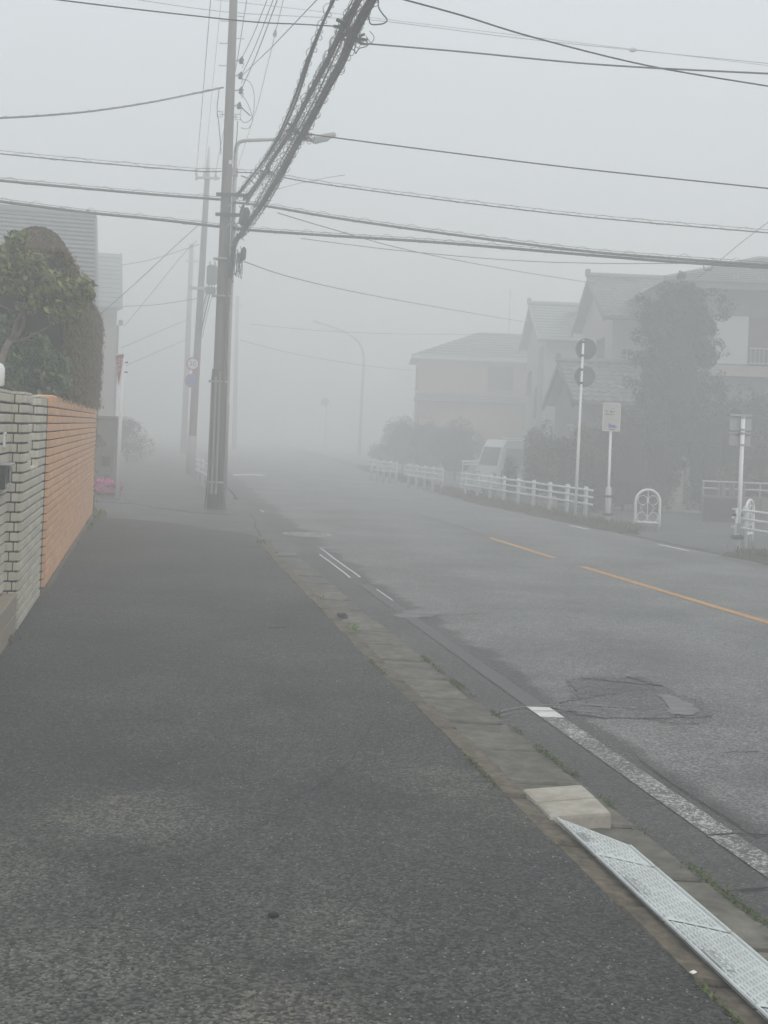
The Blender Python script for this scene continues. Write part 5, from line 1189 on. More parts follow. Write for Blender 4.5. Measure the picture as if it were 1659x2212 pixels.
# distant service wires
for px, Ys, r, lab in (([(527, 565), (640, 602), (840, 645), (1130, 695)], [24, 27, 32, 44], 0.009, 'thin service wire from the pole to the blue-grey house'), ([(600, 460), (700, 490), (880, 540), (1100, 583), (1285, 612)], [23.5, 25, 29, 33, 37], 0.009, 'thin service wire from the pole to the tiled gable house'),
                       ([(650, 515), (850, 540), (1100, 562), (1300, 569), (1480, 569)], [30, 30, 29, 28, 27], 0.009, 'faint wire running just under the lowest lashed cable'), ([(595, 410), (650, 395), (700, 385), (745, 378)], [40, 38, 36, 34], 0.01, 'faint wire rising behind the clamps above the pole crossarm'),
                       ([(212, 683), (300, 605), (380, 530), (428, 487)], [27, 28, 29, 30], 0.008, 'service wire slanting from the ribbed-roof house to the street poles'), ([(262, 573), (330, 560), (430, 528)], [40, 39, 37.4], 0.009, 'faint service wire from the ridge of the pale house'),
                       ([(262, 662), (340, 658), (425, 645)], [39, 38.5, 37.5], 0.009, 'faint level service wire from the eave of the pale house'), ([(268, 705), (330, 630), (395, 550), (425, 520)], [39, 38.5, 38, 37.5], 0.008, 'faint steep service wire from the bracket of the pale house'),
                       ([(262, 752), (330, 722), (405, 690)], [44, 46, 50], 0.01, 'faint service wire low over the misty shrub'), ([(272, 790), (340, 760), (400, 735)], [46, 48, 51], 0.01, 'faintest service wire low over the misty shrub'),
                       ([(540, 700), (700, 715), (900, 722), (1100, 722)], [50, 52, 55, 57], 0.009, 'faint high wire crossing the far road in the mist'), ([(520, 735), (640, 765), (790, 790), (890, 800)], [44, 50, 56, 60], 0.009, 'faint low wire crossing the far road in the mist'),
                       ([(1480, 620), (1540, 575), (1600, 525), (1659, 480)], [31, 30, 29, 28], 0.008, 'thin wire rising steeply from the roof of the shuttered house')):
    cable(px, Ys, r, lab, M_cable, name='service_wire', sides=5)
m_ = MB(); a = at(1520, 573, 22.2); m_.tube(smooth_path([a, a + Vector((0.01, 0, -0.06)), a + Vector((0.05, 0, -0.09)), a + Vector((0.09, 0, -0.06)), a + Vector((0.12, 0, -0.1)), a + Vector((0.15, 0, -0.04))], 5), 0.006, 5); tag(part('tie_loop', m_, M_cable), 'small wire loop dangling under the lowest road-crossing cable', 'cable')

# ================================================================== GUARD FENCES
def fence(label, A, B, npost, rails=(0.58, 0.45, 0.31), over0=0.15, over1=0.15, r_post=0.043, h=0.64, posts_t=None, group='white guard fences'):
    A, B = Vector(A), Vector(B); d = (B - A).normalized(); t = thing('guard_fence', label, 'fence', A, group=None)
    nn = Vector((-d.y, d.x, 0)); nn = nn if nn.y < 0 else -nn           # rails on the near side
    me = None
    ts = posts_t or [i / (npost - 1) for i in range(npost)]
    for q in ts:
        p = A.lerp(B, q)
        if me is None:
            m_ = MB(); m_.tube([(0, 0, -0.15), (0, 0, h - 0.015), (0, 0, h)], [r_post, r_post, r_post * 0.75], 12); me = mesh_from('post', m_, True); me.materials.append(M_postgrey)
        ob = inst('post', me, t, p - A)
    for z in rails:
        m_ = MB(); off = nn * (r_post + 0.012) + Vector((0, 0, z)); n = 12
        m_.tube([A - d * over0 + off] + [A.lerp(B, i / n) + off for i in range(n + 1)] + [B + d * over1 + off], 0.021, 8); part('rail', m_, M_white, t, smooth=True)
        for q in ts:
            p = A.lerp(B, q) + Vector((0, 0, z)); m_ = MB(); m_.box(p + nn * (r_post + 0.005), (0.05, 0.05, 0.045)); part('rail_clip', m_, M_postgrey, t)
    return t
fp = [atz(987.5 + .2149 * a, 932.6 + .2149 * b, 0.0) for a, b in ((80, 655), (198, 688), (322, 708), (450, 728), (590, 748), (745, 785), (910, 818), (1090, 848), (1285, 880))]
fa, fb_ = fp[-1], fp[0]
dd = (fb_ - fa); Lf = dd.length
fence('white three-rail guard fence beside the notice post, the longest of the fences', fa, fb_, 9, over0=0.42, over1=0.25)
f2a = atz(1608, 1186, 0.0); f2e = atz(1659, 1104, 0.58); f2s = atz(1574.5, 1093.5, 0.58)
dr = (f2e - f2s); dr.z = 0; dr.normalize()
fence('white three-rail guard fence in front of the double-plate sign', f2a, f2a + dr * 3.0, 4, over0=0.27, over1=0.2)
cr7 = lambda a, b: (768 + .1984 * a, 877.8 + .1984 * b)
fA, fB = atz(*cr7(935, 925), 0.0), atz(*cr7(575, 865), 0.0)
fence('white guard fence fading into mist past the parked van', fA, fB, 5, over0=0.15, over1=0.15)
fA, fB = atz(*cr7(440, 825), 0.0), atz(*cr7(170, 790), 0.0)
fence('faintest white guard fence below the far curved lamp', fA, fB, 5)
fA, fB = atz(484, 1078, -0.015), atz(427, 1038, -0.015)
fence('white guard fence along the road edge behind the corner utility pole', fA, fB, 6, over0=0.12)

# ------------------------------------------------------------------ arched bollards with scrollwork
def arch(label, base, width, height, rot):
    t = thing('arch_bollard', label, 'bollard', base, rotz=rot)
    hw = width / 2; r = 0.024; straight = height - hw
    path = [Vector((-hw, 0, -0.1)), Vector((-hw, 0, straight * 0.5))] + [Vector((-hw * math.cos(PI * i / 16), 0, straight + hw * math.sin(PI * i / 16))) for i in range(17)] + [Vector((hw, 0, straight * 0.5)), Vector((hw, 0, -0.1))]
    m_ = MB(); m_.tube(path, r, 12); part('hoop', m_, M_white, t, smooth=True, local=True)
    m_ = MB(); m_.tube([(-hw, 0, 0.10), (hw, 0, 0.10)], 0.018, 10); part('cross_rail', m_, M_white, t, smooth=True, local=True)
    m_ = MB(); m_.tube([(0, 0, 0.10), (0, 0, height - 0.02)], 0.007, 8); part('centre_bar', m_, M_white, t, smooth=True, local=True)
    iw = hw - r
    for s in (-1, 1):
        pts = []
        c = Vector((s * iw * 0.48, 0, straight + 0.03))              # upper scroll curls inward at the top, sweeps to the middle bar
        for i in range(15):
            a_ = math.radians(-50 + i * 25); pts.append(c + Vector((-s * math.cos(a_), 0, math.sin(a_))) * iw * 0.44)
        pts = pts[::1] + [Vector((s * iw * 0.70, 0, straight - 0.10)), Vector((s * iw * 0.30, 0, straight * 0.55)), Vector((s * 0.01, 0, straight * 0.42))]
        m_ = MB(); m_.tube(pts, 0.0065, 7); part('scroll', m_, M_white, t, smooth=True, local=True)
        c = Vector((s * iw * 0.50, 0, 0.10 + iw * 0.50)); pts = [Vector((s * 0.008, 0, straight * 0.45)), Vector((s * 0.014, 0, 0.10 + iw * 0.72))]
        for i in range(14):
            a_ = math.radians(180 + i * 22) if s > 0 else math.radians(0 - i * 22)
            pts.append(c + Vector((math.cos(a_), 0, math.sin(a_))) * iw * 0.46)
        m_ = MB(); m_.tube(pts, 0.0065, 7); part('scroll', m_, M_white, t, smooth=True, local=True)
    return t
ab = (atz(1374.5, 1139, 0) + atz(1420, 1142, 0)) / 2
arch('white arched bollard with heart-shaped scrollwork standing alone on the verge', ab, (atz(1420, 1140, 0) - atz(1374.5, 1140, 0)).length - 0.045, 0.69, -0.02)
ab = atz(1626, 1172, 0.0); ab.y += 0.5; ab.x += 0.08
arch('white arched bollard turned aslant behind the guard fence', ab, 0.37, 0.66, math.radians(55))

# ------------------------------------------------------------------ signs on the right
def post_line(px0, px1, Y, z0): a = at(px0[0], px0[1], Y); a.z = z0; return a, at(px1[0], px1[1], Y)
tb = atz(1242, 1122, 0.0); Yt = tb.y
ts_ = thing('traffic_sign', 'tall white pole holding two round signs seen from behind', 'traffic sign', tb)
tt = at(1260, 737, Yt); m_ = MB(); m_.tube([tb - Vector((0, 0, 0.1)), tb.lerp(tt, 0.46), tb.lerp(tt, 0.465), tt], [0.03, 0.029, 0.024, 0.023], 12); part('pole', m_, M_whitepole, ts_, smooth=True)
for px, py in ((1266, 754), (1263.5, 813.5)):
    c_ = at(px, py, Yt + 0.07); m_ = MB(); m_.disc(c_, (0, 1, 0), 0.212, 0.006, 36); sp_ = part('sign_plate', m_, M_signback, ts_)
    m_ = MB(); m_.tube([c_ + Vector((0.208 * math.cos(a_), -0.004, 0.208 * math.sin(a_))) for a_ in np.linspace(0, 2 * PI, 37)], 0.006, 5); part('rim', m_, M_galv, sp_)
    for dz in (-0.13, 0.13):
        m_ = MB(); m_.box(c_ + Vector((0, -0.012, dz)), (0.27, 0.018, 0.03)); part('stiffener', m_, M_signback, sp_)
        q = tb.lerp(tt, (c_.z + dz - tb.z) / (tt.z - tb.z)); m_ = MB(); m_.tube([q + Vector((0, 0, -0.02)), q + Vector((0, 0, 0.02))], 0.032, 12); part('band', m_, M_dark, sp_)
m_ = MB(); m_.tube([tt, tt + Vector((0, 0, 0.02))], [0.026, 0.016], 12); part('pole_cap', m_, M_white, ts_)
# notice post
nb = atz(1312, 1132, 0.0); Yn = nb.y
ns = thing('notice_post', 'white post with an upright notice board showing a blue picture', 'notice post', nb)
nt_ = at(1319.5, 925, Yn); m_ = MB(); m_.tube([nb - Vector((0, 0, .1)), nt_], 0.024, 12); part('pole', m_, M_whitepole, ns, smooth=True)
zsl = at(1313, 1056, Yn).z
m_ = MB(); m_.tube([nb - Vector((0, 0, .1)), nb.lerp(nt_, zsl / nt_.z), nb.lerp(nt_, zsl / nt_.z + 0.02)], [0.058, 0.055, 0.04], 16); part('collar', m_, M_postgrey, ns, smooth=True)
for f_ in (0.10, 0.29):
    q = nb.lerp(nt_, f_); m_ = MB(); m_.tube([q - Vector((0, 0, 0.02)), q + Vector((0, 0, 0.02))], 0.066, 16); m_.box(q + Vector((0.07, 0, 0)), (0.05, 0.04, 0.04)); m_.box(q - Vector((0.07, 0, 0)), (0.05, 0.04, 0.04)); part('band', m_, M_dark, ns)
cpl = at(1321, 901, Yn - 0.04); mw_ = m_per_px(Yn)
rg = Vector((1, 0.0, -0.0)); up2 = (at(1324, 870, Yn) - at(1319, 931, Yn)).normalized(); up2 = Vector((0.0, 0, 1)); nf = Vector((0, -1, 0))
def rrect(w, h, r, n=4):
    out = []
    for cx_, cy_, a0 in ((w / 2 - r, h / 2 - r, 0), (-w / 2 + r, h / 2 - r, 90), (-w / 2 + r, -h / 2 + r, 180), (w / 2 - r, -h / 2 + r, 270)):
        for i in range(n + 1):
            a_ = math.radians(a0 + 90 * i / n); out.append((cx_ + r * math.cos(a_), cy_ + r * math.sin(a_)))
    return out
BW, BH = 37 * mw_, 60 * mw_
m_ = MB(); m_.prism(rrect(BW, BH, 0.02), nf, cpl, rg, up2, 0.008); bp_ = part('notice_board', m_, M_busplate, ns)
m_ = MB(); m_.tube([cpl + nf * 0.006 + rg * p[0] + up2 * p[1] for p in rrect(BW, BH, 0.02) + rrect(BW, BH, 0.02)[:1]], 0.006, 6); part('board_frame', m_, M_signwhite, bp_)
def flat(u0, v0, u1, v1, mat_, nm, dz=0.0095):
    m_ = MB(); m_.add([cpl + nf * dz + rg * (u * BW) + up2 * (v * BH) for u, v in ((u0, v0), (u1, v0), (u1, v1), (u0, v1))], [(0, 1, 2, 3)]); part(nm, m_, mat_, bp_)
for (u0, v0, u1, v1) in ((-0.36, 0.19, -0.31, 0.25), (-0.29, 0.17, -0.21, 0.19), (-0.29, 0.22, -0.21, 0.24), (-0.10, 0.16, 0.02, 0.23), (0.04, 0.165, 0.10, 0.20), (0.12, 0.18, 0.20, 0.2), (0.12, 0.21, 0.17, 0.225), (-0.36, 0.07, -0.26, 0.12), (-0.24, 0.085, -0.16, 0.115), (-0.13, 0.07, -0.05, 0.11), (-0.03, 0.08, 0.08, 0.105), (0.10, 0.085, 0.16, 0.1)): flat(u0, v0, u1, v1, M_ink, 'printed_character')
flat(-0.06, 0.30, 0.10, 0.315, M_inkbrown, 'printed_line'); flat(-0.14, -0.46, 0.22, -0.42, M_inkbrown, 'printed_line')
m_ = MB(); m_.add([cpl + nf * 0.0095 + rg * (u * BW) + up2 * (v * BH) for u, v in ((-0.16, -0.38), (0.22, -0.38), (0.40, -0.335), (0.24, -0.325), (0.20, -0.28), (-0.04, -0.285), (-0.06, -0.24), (-0.15, -0.235))], [tuple(range(8))]); part('printed_picture', m_, M_inkblue, bp_)
m_ = MB(); m_.tube([cpl + nf * 0.009 + rg * (BW * (-0.18 + 0.14 * math.cos(a_))) + up2 * (BH * (-0.09 + 0.06 * math.sin(a_))) for a_ in np.linspace(0, 2 * PI, 20)], 0.0035, 4); part('printed_emblem', m_, M_signback_l, bp_)
# double-plate sign
db = atz(1593.5, 1187, 0.0); Yd = db.y
ds_ = thing('traffic_sign', 'white pole holding two stacked rectangular plates seen from behind', 'traffic sign', db)
dt = at(1605.5, 902, Yd); m_ = MB(); m_.tube([db - Vector((0, 0, 0.1)), dt], 0.031, 12); part('pole', m_, M_whitepole, ds_, smooth=True)
for (x0, x1, y0, y1) in ((1576.5, 1623.5, 895, 931), (1575, 1621.5, 933, 964)):
    a, b = at(x0, y0, Yd + 0.06), at(x1, y1, Yd + 0.06); c_ = (a + b) / 2; w_ = (x1 - x0) * m_per_px(Yd); h_ = (y1 - y0) * m_per_px(Yd)
    m_ = MB(); m_.prism(rrect(w_, h_, 0.012), Vector((0, 1, 0)), c_, Vector((1, 0, 0)), Vector((0, 0, 1)), 0.005); sp_ = part('sign_plate', m_, M_signback_l, ds_)
    for s_ in (-1, 1):
        m_ = MB(); m_.box(c_ + Vector((0, -0.014, s_ * (h_ / 2 - 0.02))), (w_ + 0.01, 0.024, 0.03), bevel=0.003); part('stiffener', m_, M_galv, sp_)
        q = db.lerp(dt, min(1, (c_.z + s_ * (h_ / 2 - 0.02)) / dt.z)); m_ = MB(); m_.tube([q - Vector((0, 0, 0.015)), q + Vector((0, 0, 0.015))], 0.037, 12); part('band', m_, M_galv, sp_)
zc0, zc1 = at(1594, 1112, Yd).z, at(1593, 1160, Yd).z
m_ = MB(); m_.tube([db + Vector((-0.035, 0.0, -0.1)), db + Vector((-0.03, 0, zc0 + 0.1))], 0.026, 10); part('support_stub', m_, M_postgrey, ds_, smooth=True)
m_ = MB(); q = db.lerp(dt, zc1 / dt.z); m_.box(q + Vector((-0.02, -0.01, 0)), (0.17, 0.11, 0.06), bevel=0.01); part('clamp', m_, M_dark, ds_)
m_ = MB(); q = db.lerp(dt, zc0 / dt.z); m_.box(q + Vector((-0.02, 0.02, 0)), (0.15, 0.08, 0.05), bevel=0.01); part('clamp', m_, M_dark, ds_)
m_ = MB(); q = db.lerp(dt, at(1594, 1140, Yd).z / dt.z); m_.box(q + Vector((-0.01, -0.037, 0)), (0.05, 0.004, 0.14)); part('sticker', m_, M_wallpink, ds_)

# ------------------------------------------------------------------ far curved lamp
fl = at(776, 988, 78); fl.z = -0.05
lampf = thing('street_lamp', 'slender curved street lamp fading in the mist over the far road', 'street lamp', fl)
pp = [fl, at(782, 850, 78), at(785.5, 790, 78), at(784.5, 765, 78), at(778, 745, 78), at(762, 728, 78), at(735, 713, 78), at(700, 700, 78), at(688, 697, 78)]
sp = smooth_path(pp); m_ = MB(); m_.tube(sp, [0.10 - 0.05 * i / (len(sp) - 1) for i in range(len(sp))], 10); part('post', m_, M_lamppost, lampf, smooth=True)
m_ = MB(); a, b = at(694, 699, 78), at(676, 693, 78); m_.tube([a, a.lerp(b, 0.2), a.lerp(b, 0.8), b], [0.04, 0.09, 0.08, 0.03], 10); part('lamp_head', m_, M_galv, lampf, smooth=True)
# a blurred round mirror on its post far down the road
fm = at(701, 984, 92); fm.z = -0.05
tm = thing('traffic_mirror', 'blurred round road mirror standing far off in the mist', 'traffic mirror', fm)
c_ = at(702, 868, 92); m_ = MB(); m_.tube([fm, Vector((fm.x, 92, c_.z))], 0.04, 8); part('post', m_, M_lamppost, tm)
m_ = MB(); m_.disc(c_ + Vector((0, 0.0, 0)), (0, -1, 0), 0.31, 0.1, 24); part('mirror', m_, M_dark, tm)

# ================================================================== HOUSES ON THE RIGHT
def gable_house(label, X0, X1, Y0, Y1, zg, ze, zr, wall_mat, roof_mat, rows, over=0.35, tile=None, gable_mat=None, ridge_dir='x', roofname='roof_course'):
    """ridge runs along X; the gable with its barge boards faces the road, the near slope faces -Y"""
    t = thing('house', label, 'house', ((X0 + X1) / 2, (Y0 + Y1) / 2, zg)); Ym = (Y0 + Y1) / 2; k = (zr - ze) / ((Y1 - Y0) / 2 + over)
    m_ = MB(); a, b, c, d = (X0 + over, Y0 + over), (X1, Y0 + over), (X1, Y1 - over), (X0 + over, Y1 - over); zt = ze + 0.02
    zw = ze + k * over * 1.6 - 0.10; zp = zr - 0.16
    m_.add([(p[0], p[1], zg - 0.3) for p in (a, b, c, d)] + [(p[0], p[1], zw) for p in (a, b, c, d)] + [(a[0], Ym, zp), (b[0], Ym, zp)],
           [(0, 1, 5, 4), (1, 2, 6, 9, 5), (2, 3, 7, 6), (3, 0, 4, 8, 7), (4, 5, 9, 8), (7, 8, 9, 6)]); part('wall', m_, wall_mat, t)
    A, B = Vector((X0, Ym, zr)), Vector((X1, Ym, zr)); C_, D_ = Vector((X1, Y0, ze)), Vector((X0, Y0, ze)); E_, F_ = Vector((X1, Y1, ze)), Vector((X0, Y1, ze))
    if tile:
        nt = int((X1 - X0) / tile); nrm = (C_ - B).cross(Vector((-1, 0, 0))).normalized(); nrm = nrm if nrm.z > 0 else -nrm; sl = (D_ - A); ln = sl.length / rows; dn = sl.normalized()
        m0 = MB(); w_ = tile
        prof = [(-w_ / 2, 0.012), (-w_ * 0.25, 0.0), (0, -0.006), (w_ * 0.2, 0.004), (w_ * 0.42, 0.034), (w_ * 0.56, 0.022)]
        vv = []
        for yy_, lift in ((0, 0.0), (ln * 1.12, 0.022)):
            for px_, hh in prof: vv.append(Vector((px_, 0, 0)) + dn * yy_ + nrm * (hh + lift))
        for px_, hh in prof: vv.append(Vector((px_, 0, 0)) + dn * ln * 1.12 + nrm * (hh + 0.022 - 0.022))
        n6 = len(prof); m0.add(vv, [(i, i + 1, n6 + i + 1, n6 + i) for i in range(n6 - 1)] + [(n6 + i, n6 + i + 1, 2 * n6 + i + 1, 2 * n6 + i) for i in range(n6 - 1)])
        me = mesh_from('roof_tile', m0, False); me.materials.append(roof_mat); cnt = 0; rest = MB(); o_ = origin_of(t)
        for r in range(rows):
            for c in range(nt):
                p = A + dn * (r * ln) + Vector((tile * (c + 0.5), 0, 0)) + nrm * 0.03
                if cnt < 300 and c < 14: inst('roof_tile', me, t, p - o_ + Vector((0, 0, random.uniform(-.004, .004)))); cnt += 1
                else: rest.add([p + v + Vector((0, 0, random.uniform(-.003, .003))) for v in vv], m0.f)
        if rest.n: part('roof_tile', rest, roof_mat, t, kind='stuff')
        m_ = MB(); m_.quad(A, B, C_, D_); part('roof_deck', m_, M_timber, t)
    else: roof_rows(roofname, t, roof_mat, A, B, C_, D_, rows, lip=0.03)
    m_ = MB(); m_.quad(B, A, F_, E_); part('rear_roof', m_, roof_mat, t)
    m_ = MB(); m_.tube([A + Vector((-0.05, 0, 0.07)), B + Vector((0, 0, 0.07))], 0.11, 8); m_.box(A + Vector((-0.02, 0, 0.16)), (0.16, 0.16, 0.26), bevel=0.03); part('ridge', m_, roof_mat, t)
    for q in (D_, F_):
        m_ = MB(); dv = (q - A); pr = [A + Vector((-0.03, 0, 0.02)), q + Vector((-0.03, 0, 0.02)), q + Vector((-0.03, 0, -0.16)), A + Vector((-0.03, 0, -0.16))]
        m_.add(pr + [p + Vector((0.07, 0, 0)) for p in pr], [(0, 1, 2, 3), (7, 6, 5, 4), (0, 4, 5, 1), (1, 5, 6, 2), (2, 6, 7, 3), (3, 7, 4, 0)]); part('barge_board', m_, gable_mat or M_timber, t)
    m_ = MB(); m_.tube([D_ + Vector((0, -0.07, -0.05)), C_ + Vector((0, -0.07, -0.05))], 0.055, 8); part('eaves_gutter', m_, M_timber, t)
    m_ = MB(); m_.quad(D_ + Vector((0.02, 0.02, -0.06)), C_ + Vector((0, 0.02, -0.06)), Vector((X1, Y0 + over, ze - 0.04)), Vector((X0 + 0.02, Y0 + over, ze - 0.04))); part('soffit', m_, M_wallgrey, t)
    return t
def window(root, c, w, h, axis='x', frame=M_timber, glass=M_window, bars=2):
    """c is the centre on the wall face; axis 'x' for a wall facing -Y, 'y' for a wall facing -X"""
    c = Vector(c); R = Matrix.Identity(3) if axis == 'x' else Matrix.Rotation(-PI / 2, 3, 'Z')
    def B_(u, v, z, su, sv, sz): return (c + R @ Vector((u, v, z)), (su, sv, sz), R)
    f = MB(); t_ = 0.05
    for u, z, su, sz in ((-w / 2, 0, t_, h + t_), (w / 2, 0, t_, h + t_), (0, h / 2, w - t_, t_), (0, -h / 2, w - t_, t_)): f.box(*B_(u, -0.02, z, su, 0.07, sz))
    for b in range(1, bars): f.box(*B_(-w / 2 + w * b / bars, -0.015, 0, 0.035, 0.05, h - t_))
    fo = part('window', f, frame, root)
    g_ = MB(); g_.box(*B_(0, 0.005, 0, w - t_, 0.01, h - t_)); part('pane', g_, glass, fo)
    s_ = MB(); s_.box(*B_(0, -0.05, -h / 2 - 0.045, w + 0.12, 0.12, 0.04)); part('sill', s_, frame, fo)
    return fo
# house with white shutter box, nearest on the right
h1z = lambda y, Y: at(1600, y, Y).z
Yf = 34.5
h1 = thing('house', 'two-storey house with a white shutter box and a pale ridged roof', 'house', (at(1600, 900, Yf).x + 2, Yf + 3.5, 0))
xl = at(1500, 700, Yf).x; xr = at(1659, 700, Yf).x + 4.5; ze1 = at(1580, 611, Yf - 0.6).z
m_ = MB(); m_.box(((xl + xr) / 2, Yf + 3.5, ze1 / 2 - 0.2), (xr - xl, 7.0, ze1 + 0.3)); part('wall', m_, M_wallgrey, h1)
elx = at(1372, 640, Yf + 0.3).x
E0 = Vector((elx + 0.6, Yf - 0.7, ze1)); E1 = Vector((xr + 0.7, Yf - 0.7, ze1)); E2 = Vector((xr + 0.7, Yf + 7.7, ze1)); E3 = Vector((elx + 0.6, Yf + 7.7, ze1))
zr1 = ze1 + 1.25; R0 = Vector((elx + 4.3, Yf + 3.5, zr1)); R1 = Vector((xr - 3.2, Yf + 3.5, zr1))
roof_rows('roof_course', h1, M_roofmetal, R0, R1, E1, E0, 13, lip=0.045)
for a, b, c in ((E0, R0, E3), (E1, E2, R1)):
    m_ = MB(); m_.add([a, b, c], [(0, 1, 2)]); part('hip_face', m_, M_roofmetal, h1)
m_ = MB(); m_.quad(R1, R0, E3, E2); part('rear_roof', m_, M_roofmetal, h1)
for a, b in ((E0, R0), (R0, R1), (E1, R1)):
    m_ = MB(); m_.tube([a + Vector((0, 0, 0.05)), b + Vector((0, 0, 0.05))], 0.07, 8); part('ridge', m_, M_roofmetal, h1)
m_ = MB(); m_.box(((E0.x + E1.x) / 2, Yf - 0.68, ze1 - 0.09), (E1.x - E0.x, 0.05, 0.18)); part('fascia', m_, M_wallgrey, h1)
m_ = MB(); m_.quad(E0 + Vector((0, 0, -0.15)), E1 + Vector((0, 0, -0.15)), E2 + Vector((0, 0, -0.15)), E3 + Vector((0, 0, -0.15))); part('soffit', m_, M_wallgrey, h1)
for k in range(6):
    q = E0.lerp(R0, 0.10) + Vector((1.6 + k * 0.68, 0, 0.03)); m_ = MB(); m_.tube([q, q + Vector((0, 0, 0.09)), q + Vector((0.06, 0, 0.12)), q + Vector((0.12, 0, 0.09)), q + Vector((0.12, 0, 0))], 0.014, 6); part('snow_guard', m_, M_galv, h1)
sx0, sx1 = at(1543, 735, Yf - 0.2).x, at(1615, 735, Yf - 0.2).x; sz0, sz1 = at(1580, 787, Yf - 0.2).z, at(1580, 683, Yf - 0.2).z
m_ = MB(); m_.box(((sx0 + sx1) / 2, Yf - 0.12, (sz0 + sz1) / 2), (sx1 - sx0, 0.24, sz1 - sz0), bevel=0.012); part('shutter_box', m_, M_shutter, h1)
wx1 = sx1 + 1.75
window(h1, ((sx1 + wx1) / 2 + 0.02, Yf - 0.01, (sz0 + sz1) / 2), wx1 - sx1 - 0.05, sz1 - sz0, 'x', M_timber, mat('amber_dark_glass', (0.045, 0.032, 0.026), 0.2, 0.1, 3), 2)
m_ = MB(); m_.box(((sx0 + wx1) / 2 - 0.02, Yf - 0.16, sz0 - 0.18), (wx1 - sx0 + 0.1, 0.30, 0.30), bevel=0.01); part('balcony_base', m_, M_wallbeige, h1)
rz0, rz1 = at(1640, 787, Yf - 0.35).z, at(1640, 753, Yf - 0.35).z
for z_ in (rz0 + 0.02, rz1):
    m_ = MB(); m_.tube([(sx1 + 0.02, Yf - 0.36, z_), (wx1, Yf - 0.36, z_)], 0.016, 8); part('balcony_rail', m_, M_galv, h1)
for k in range(15):
    x_ = sx1 + 0.06 + k * 0.118; m_ = MB(); m_.tube([(x_, Yf - 0.36, rz0), (x_, Yf - 0.36, rz1)], 0.009, 6); part('baluster', m_, M_galv, h1)
window(h1, (sx1 + 0.6, Yf - 0.01, 1.35), 1.7, 1.7, 'x'); m_ = MB(); m_.box(((xl + xr) / 2, Yf - 0.35, 2.75), (xr - xl, 0.8, 0.09), bevel=0.01); part('lower_canopy', m_, M_rooftile, h1)
m_ = MB(); m_.box(((xl + 0.3), Yf - 0.03, 2.6), (0.12, 0.1, 5.0)); part('corner_post', m_, M_timber, h1)
# tiled gable house
ne = at(1320, 690, 38.5); fe = at(1221, 714, 45.3); rd = at(1280, 600, 41.9)
X0 = (ne.x + fe.x) / 2
gh = gable_house('gabled house with a glinting grey tiled roof behind the round signs', X0, X0 + 8, 38.5, 45.3, -0.1, (ne.z + fe.z) / 2, rd.z, M_wallpink, M_rooftile, 13, tile=0.27, gable_mat=M_wallgrey)
window(gh, (X0 + 0.34, 40.8, at(1292, 772, 40.8).z), 1.2, 1.2, 'y'); window(gh, (X0 + 0.34, 43.6, at(1240, 780, 43.6).z), 1.0, 1.0, 'y'); window(gh, (X0 + 1.6, 38.83, 2.0), 1.6, 1.2, 'x')
# its single-storey wing
ne = at(1238, 866, 33.5); fe = at(1173, 877, 39.9); rd = at(1221, 784, 36.7); Xw = (ne.x + fe.x) / 2
gw2 = gable_house('low tiled wing with a steep gable in front of the tiled house', Xw, Xw + 3.6, 33.5, 39.9, -0.15, (ne.z + fe.z) / 2, rd.z, M_wallgrey, M_rooftile, 9, tile=0.27, gable_mat=M_timber)
window(gw2, (Xw + 0.34, 35.8, 1.4), 1.3, 1.1, 'y', M_galv, M_paleglass); window(gw2, (Xw + 1.6, 33.83, 1.3), 1.5, 1.2, 'x')
# blue-grey house
ne = at(1175, 731, 48.5); fe = at(1110, 757, 55.4); rd = at(1144, 659, 52.0); Xb = (ne.x + fe.x) / 2
bh = gable_house('blue-grey sided gable house in the mist beyond the tiled house', Xb, Xb + 8, 48.5, 55.4, -0.3, (ne.z + fe.z) / 2, rd.z, M_wallblue, M_roofgreen, 12, gable_mat=M_wallblue)
q0 = at(1190, 700, 49.6)
m_ = MB(); m_.box((Xb + 2.1, 49.9, q0.z + 0.05), (1.5, 1.2, 0.75), bevel=0.02); dm = part('dormer', m_, M_wallblue, bh)
m_ = MB(); m_.box((Xb + 2.1, 49.8, q0.z + 0.47), (1.8, 1.5, 0.1), bevel=0.02); part('dormer_roof', m_, M_roofgreen, dm)
window(bh, (Xb + 0.34, 51.0, 3.0), 0.8, 1.2, 'y'); window(bh, (Xb + 0.34, 53.6, 3.9), 0.9, 0.9, 'y')
for k in range(4): 
    m_ = MB(); m_.box((Xb + 0.32, 49.3 + k * 0.4, 2.6), (0.06, 0.05, 5.2)); part('siding_batten', m_, M_wallblue, bh)
# salmon house with a hipped roof
Yh0, Yh1 = 60.0, 68.4; xa = at(894, 900, Yh1).x; xb = xa + 6.8; zeh = at(905, 788, Yh1).z; zrh = at(1060, 719, 64.2).z
sh_ = thing('house', 'salmon rendered house with a hipped roof, faint in the mist', 'house', ((xa + xb) / 2, 64.2, -0.3))
m_ = MB(); m_.box(((xa + xb) / 2, 64.2, zeh / 2 - 0.2), (xb - xa, 8.0, zeh + 0.4)); part('wall', m_, M_wallorange, sh_)
E0, E1, E2, E3 = Vector((xa - 0.4, Yh0 - 0.2, zeh)), Vector((xb + 0.4, Yh0 - 0.2, zeh)), Vector((xb + 0.4, Yh1 + 0.2, zeh)), Vector((xa - 0.4, Yh1 + 0.2, zeh)); R0, R1 = Vector((xa + 3.1, 64.2, zrh)), Vector((xb - 1.4, 64.2, zrh))
roof_rows('roof_course', sh_, M_rooftile, R0, R1, E1, E0, 10, lip=0.04)
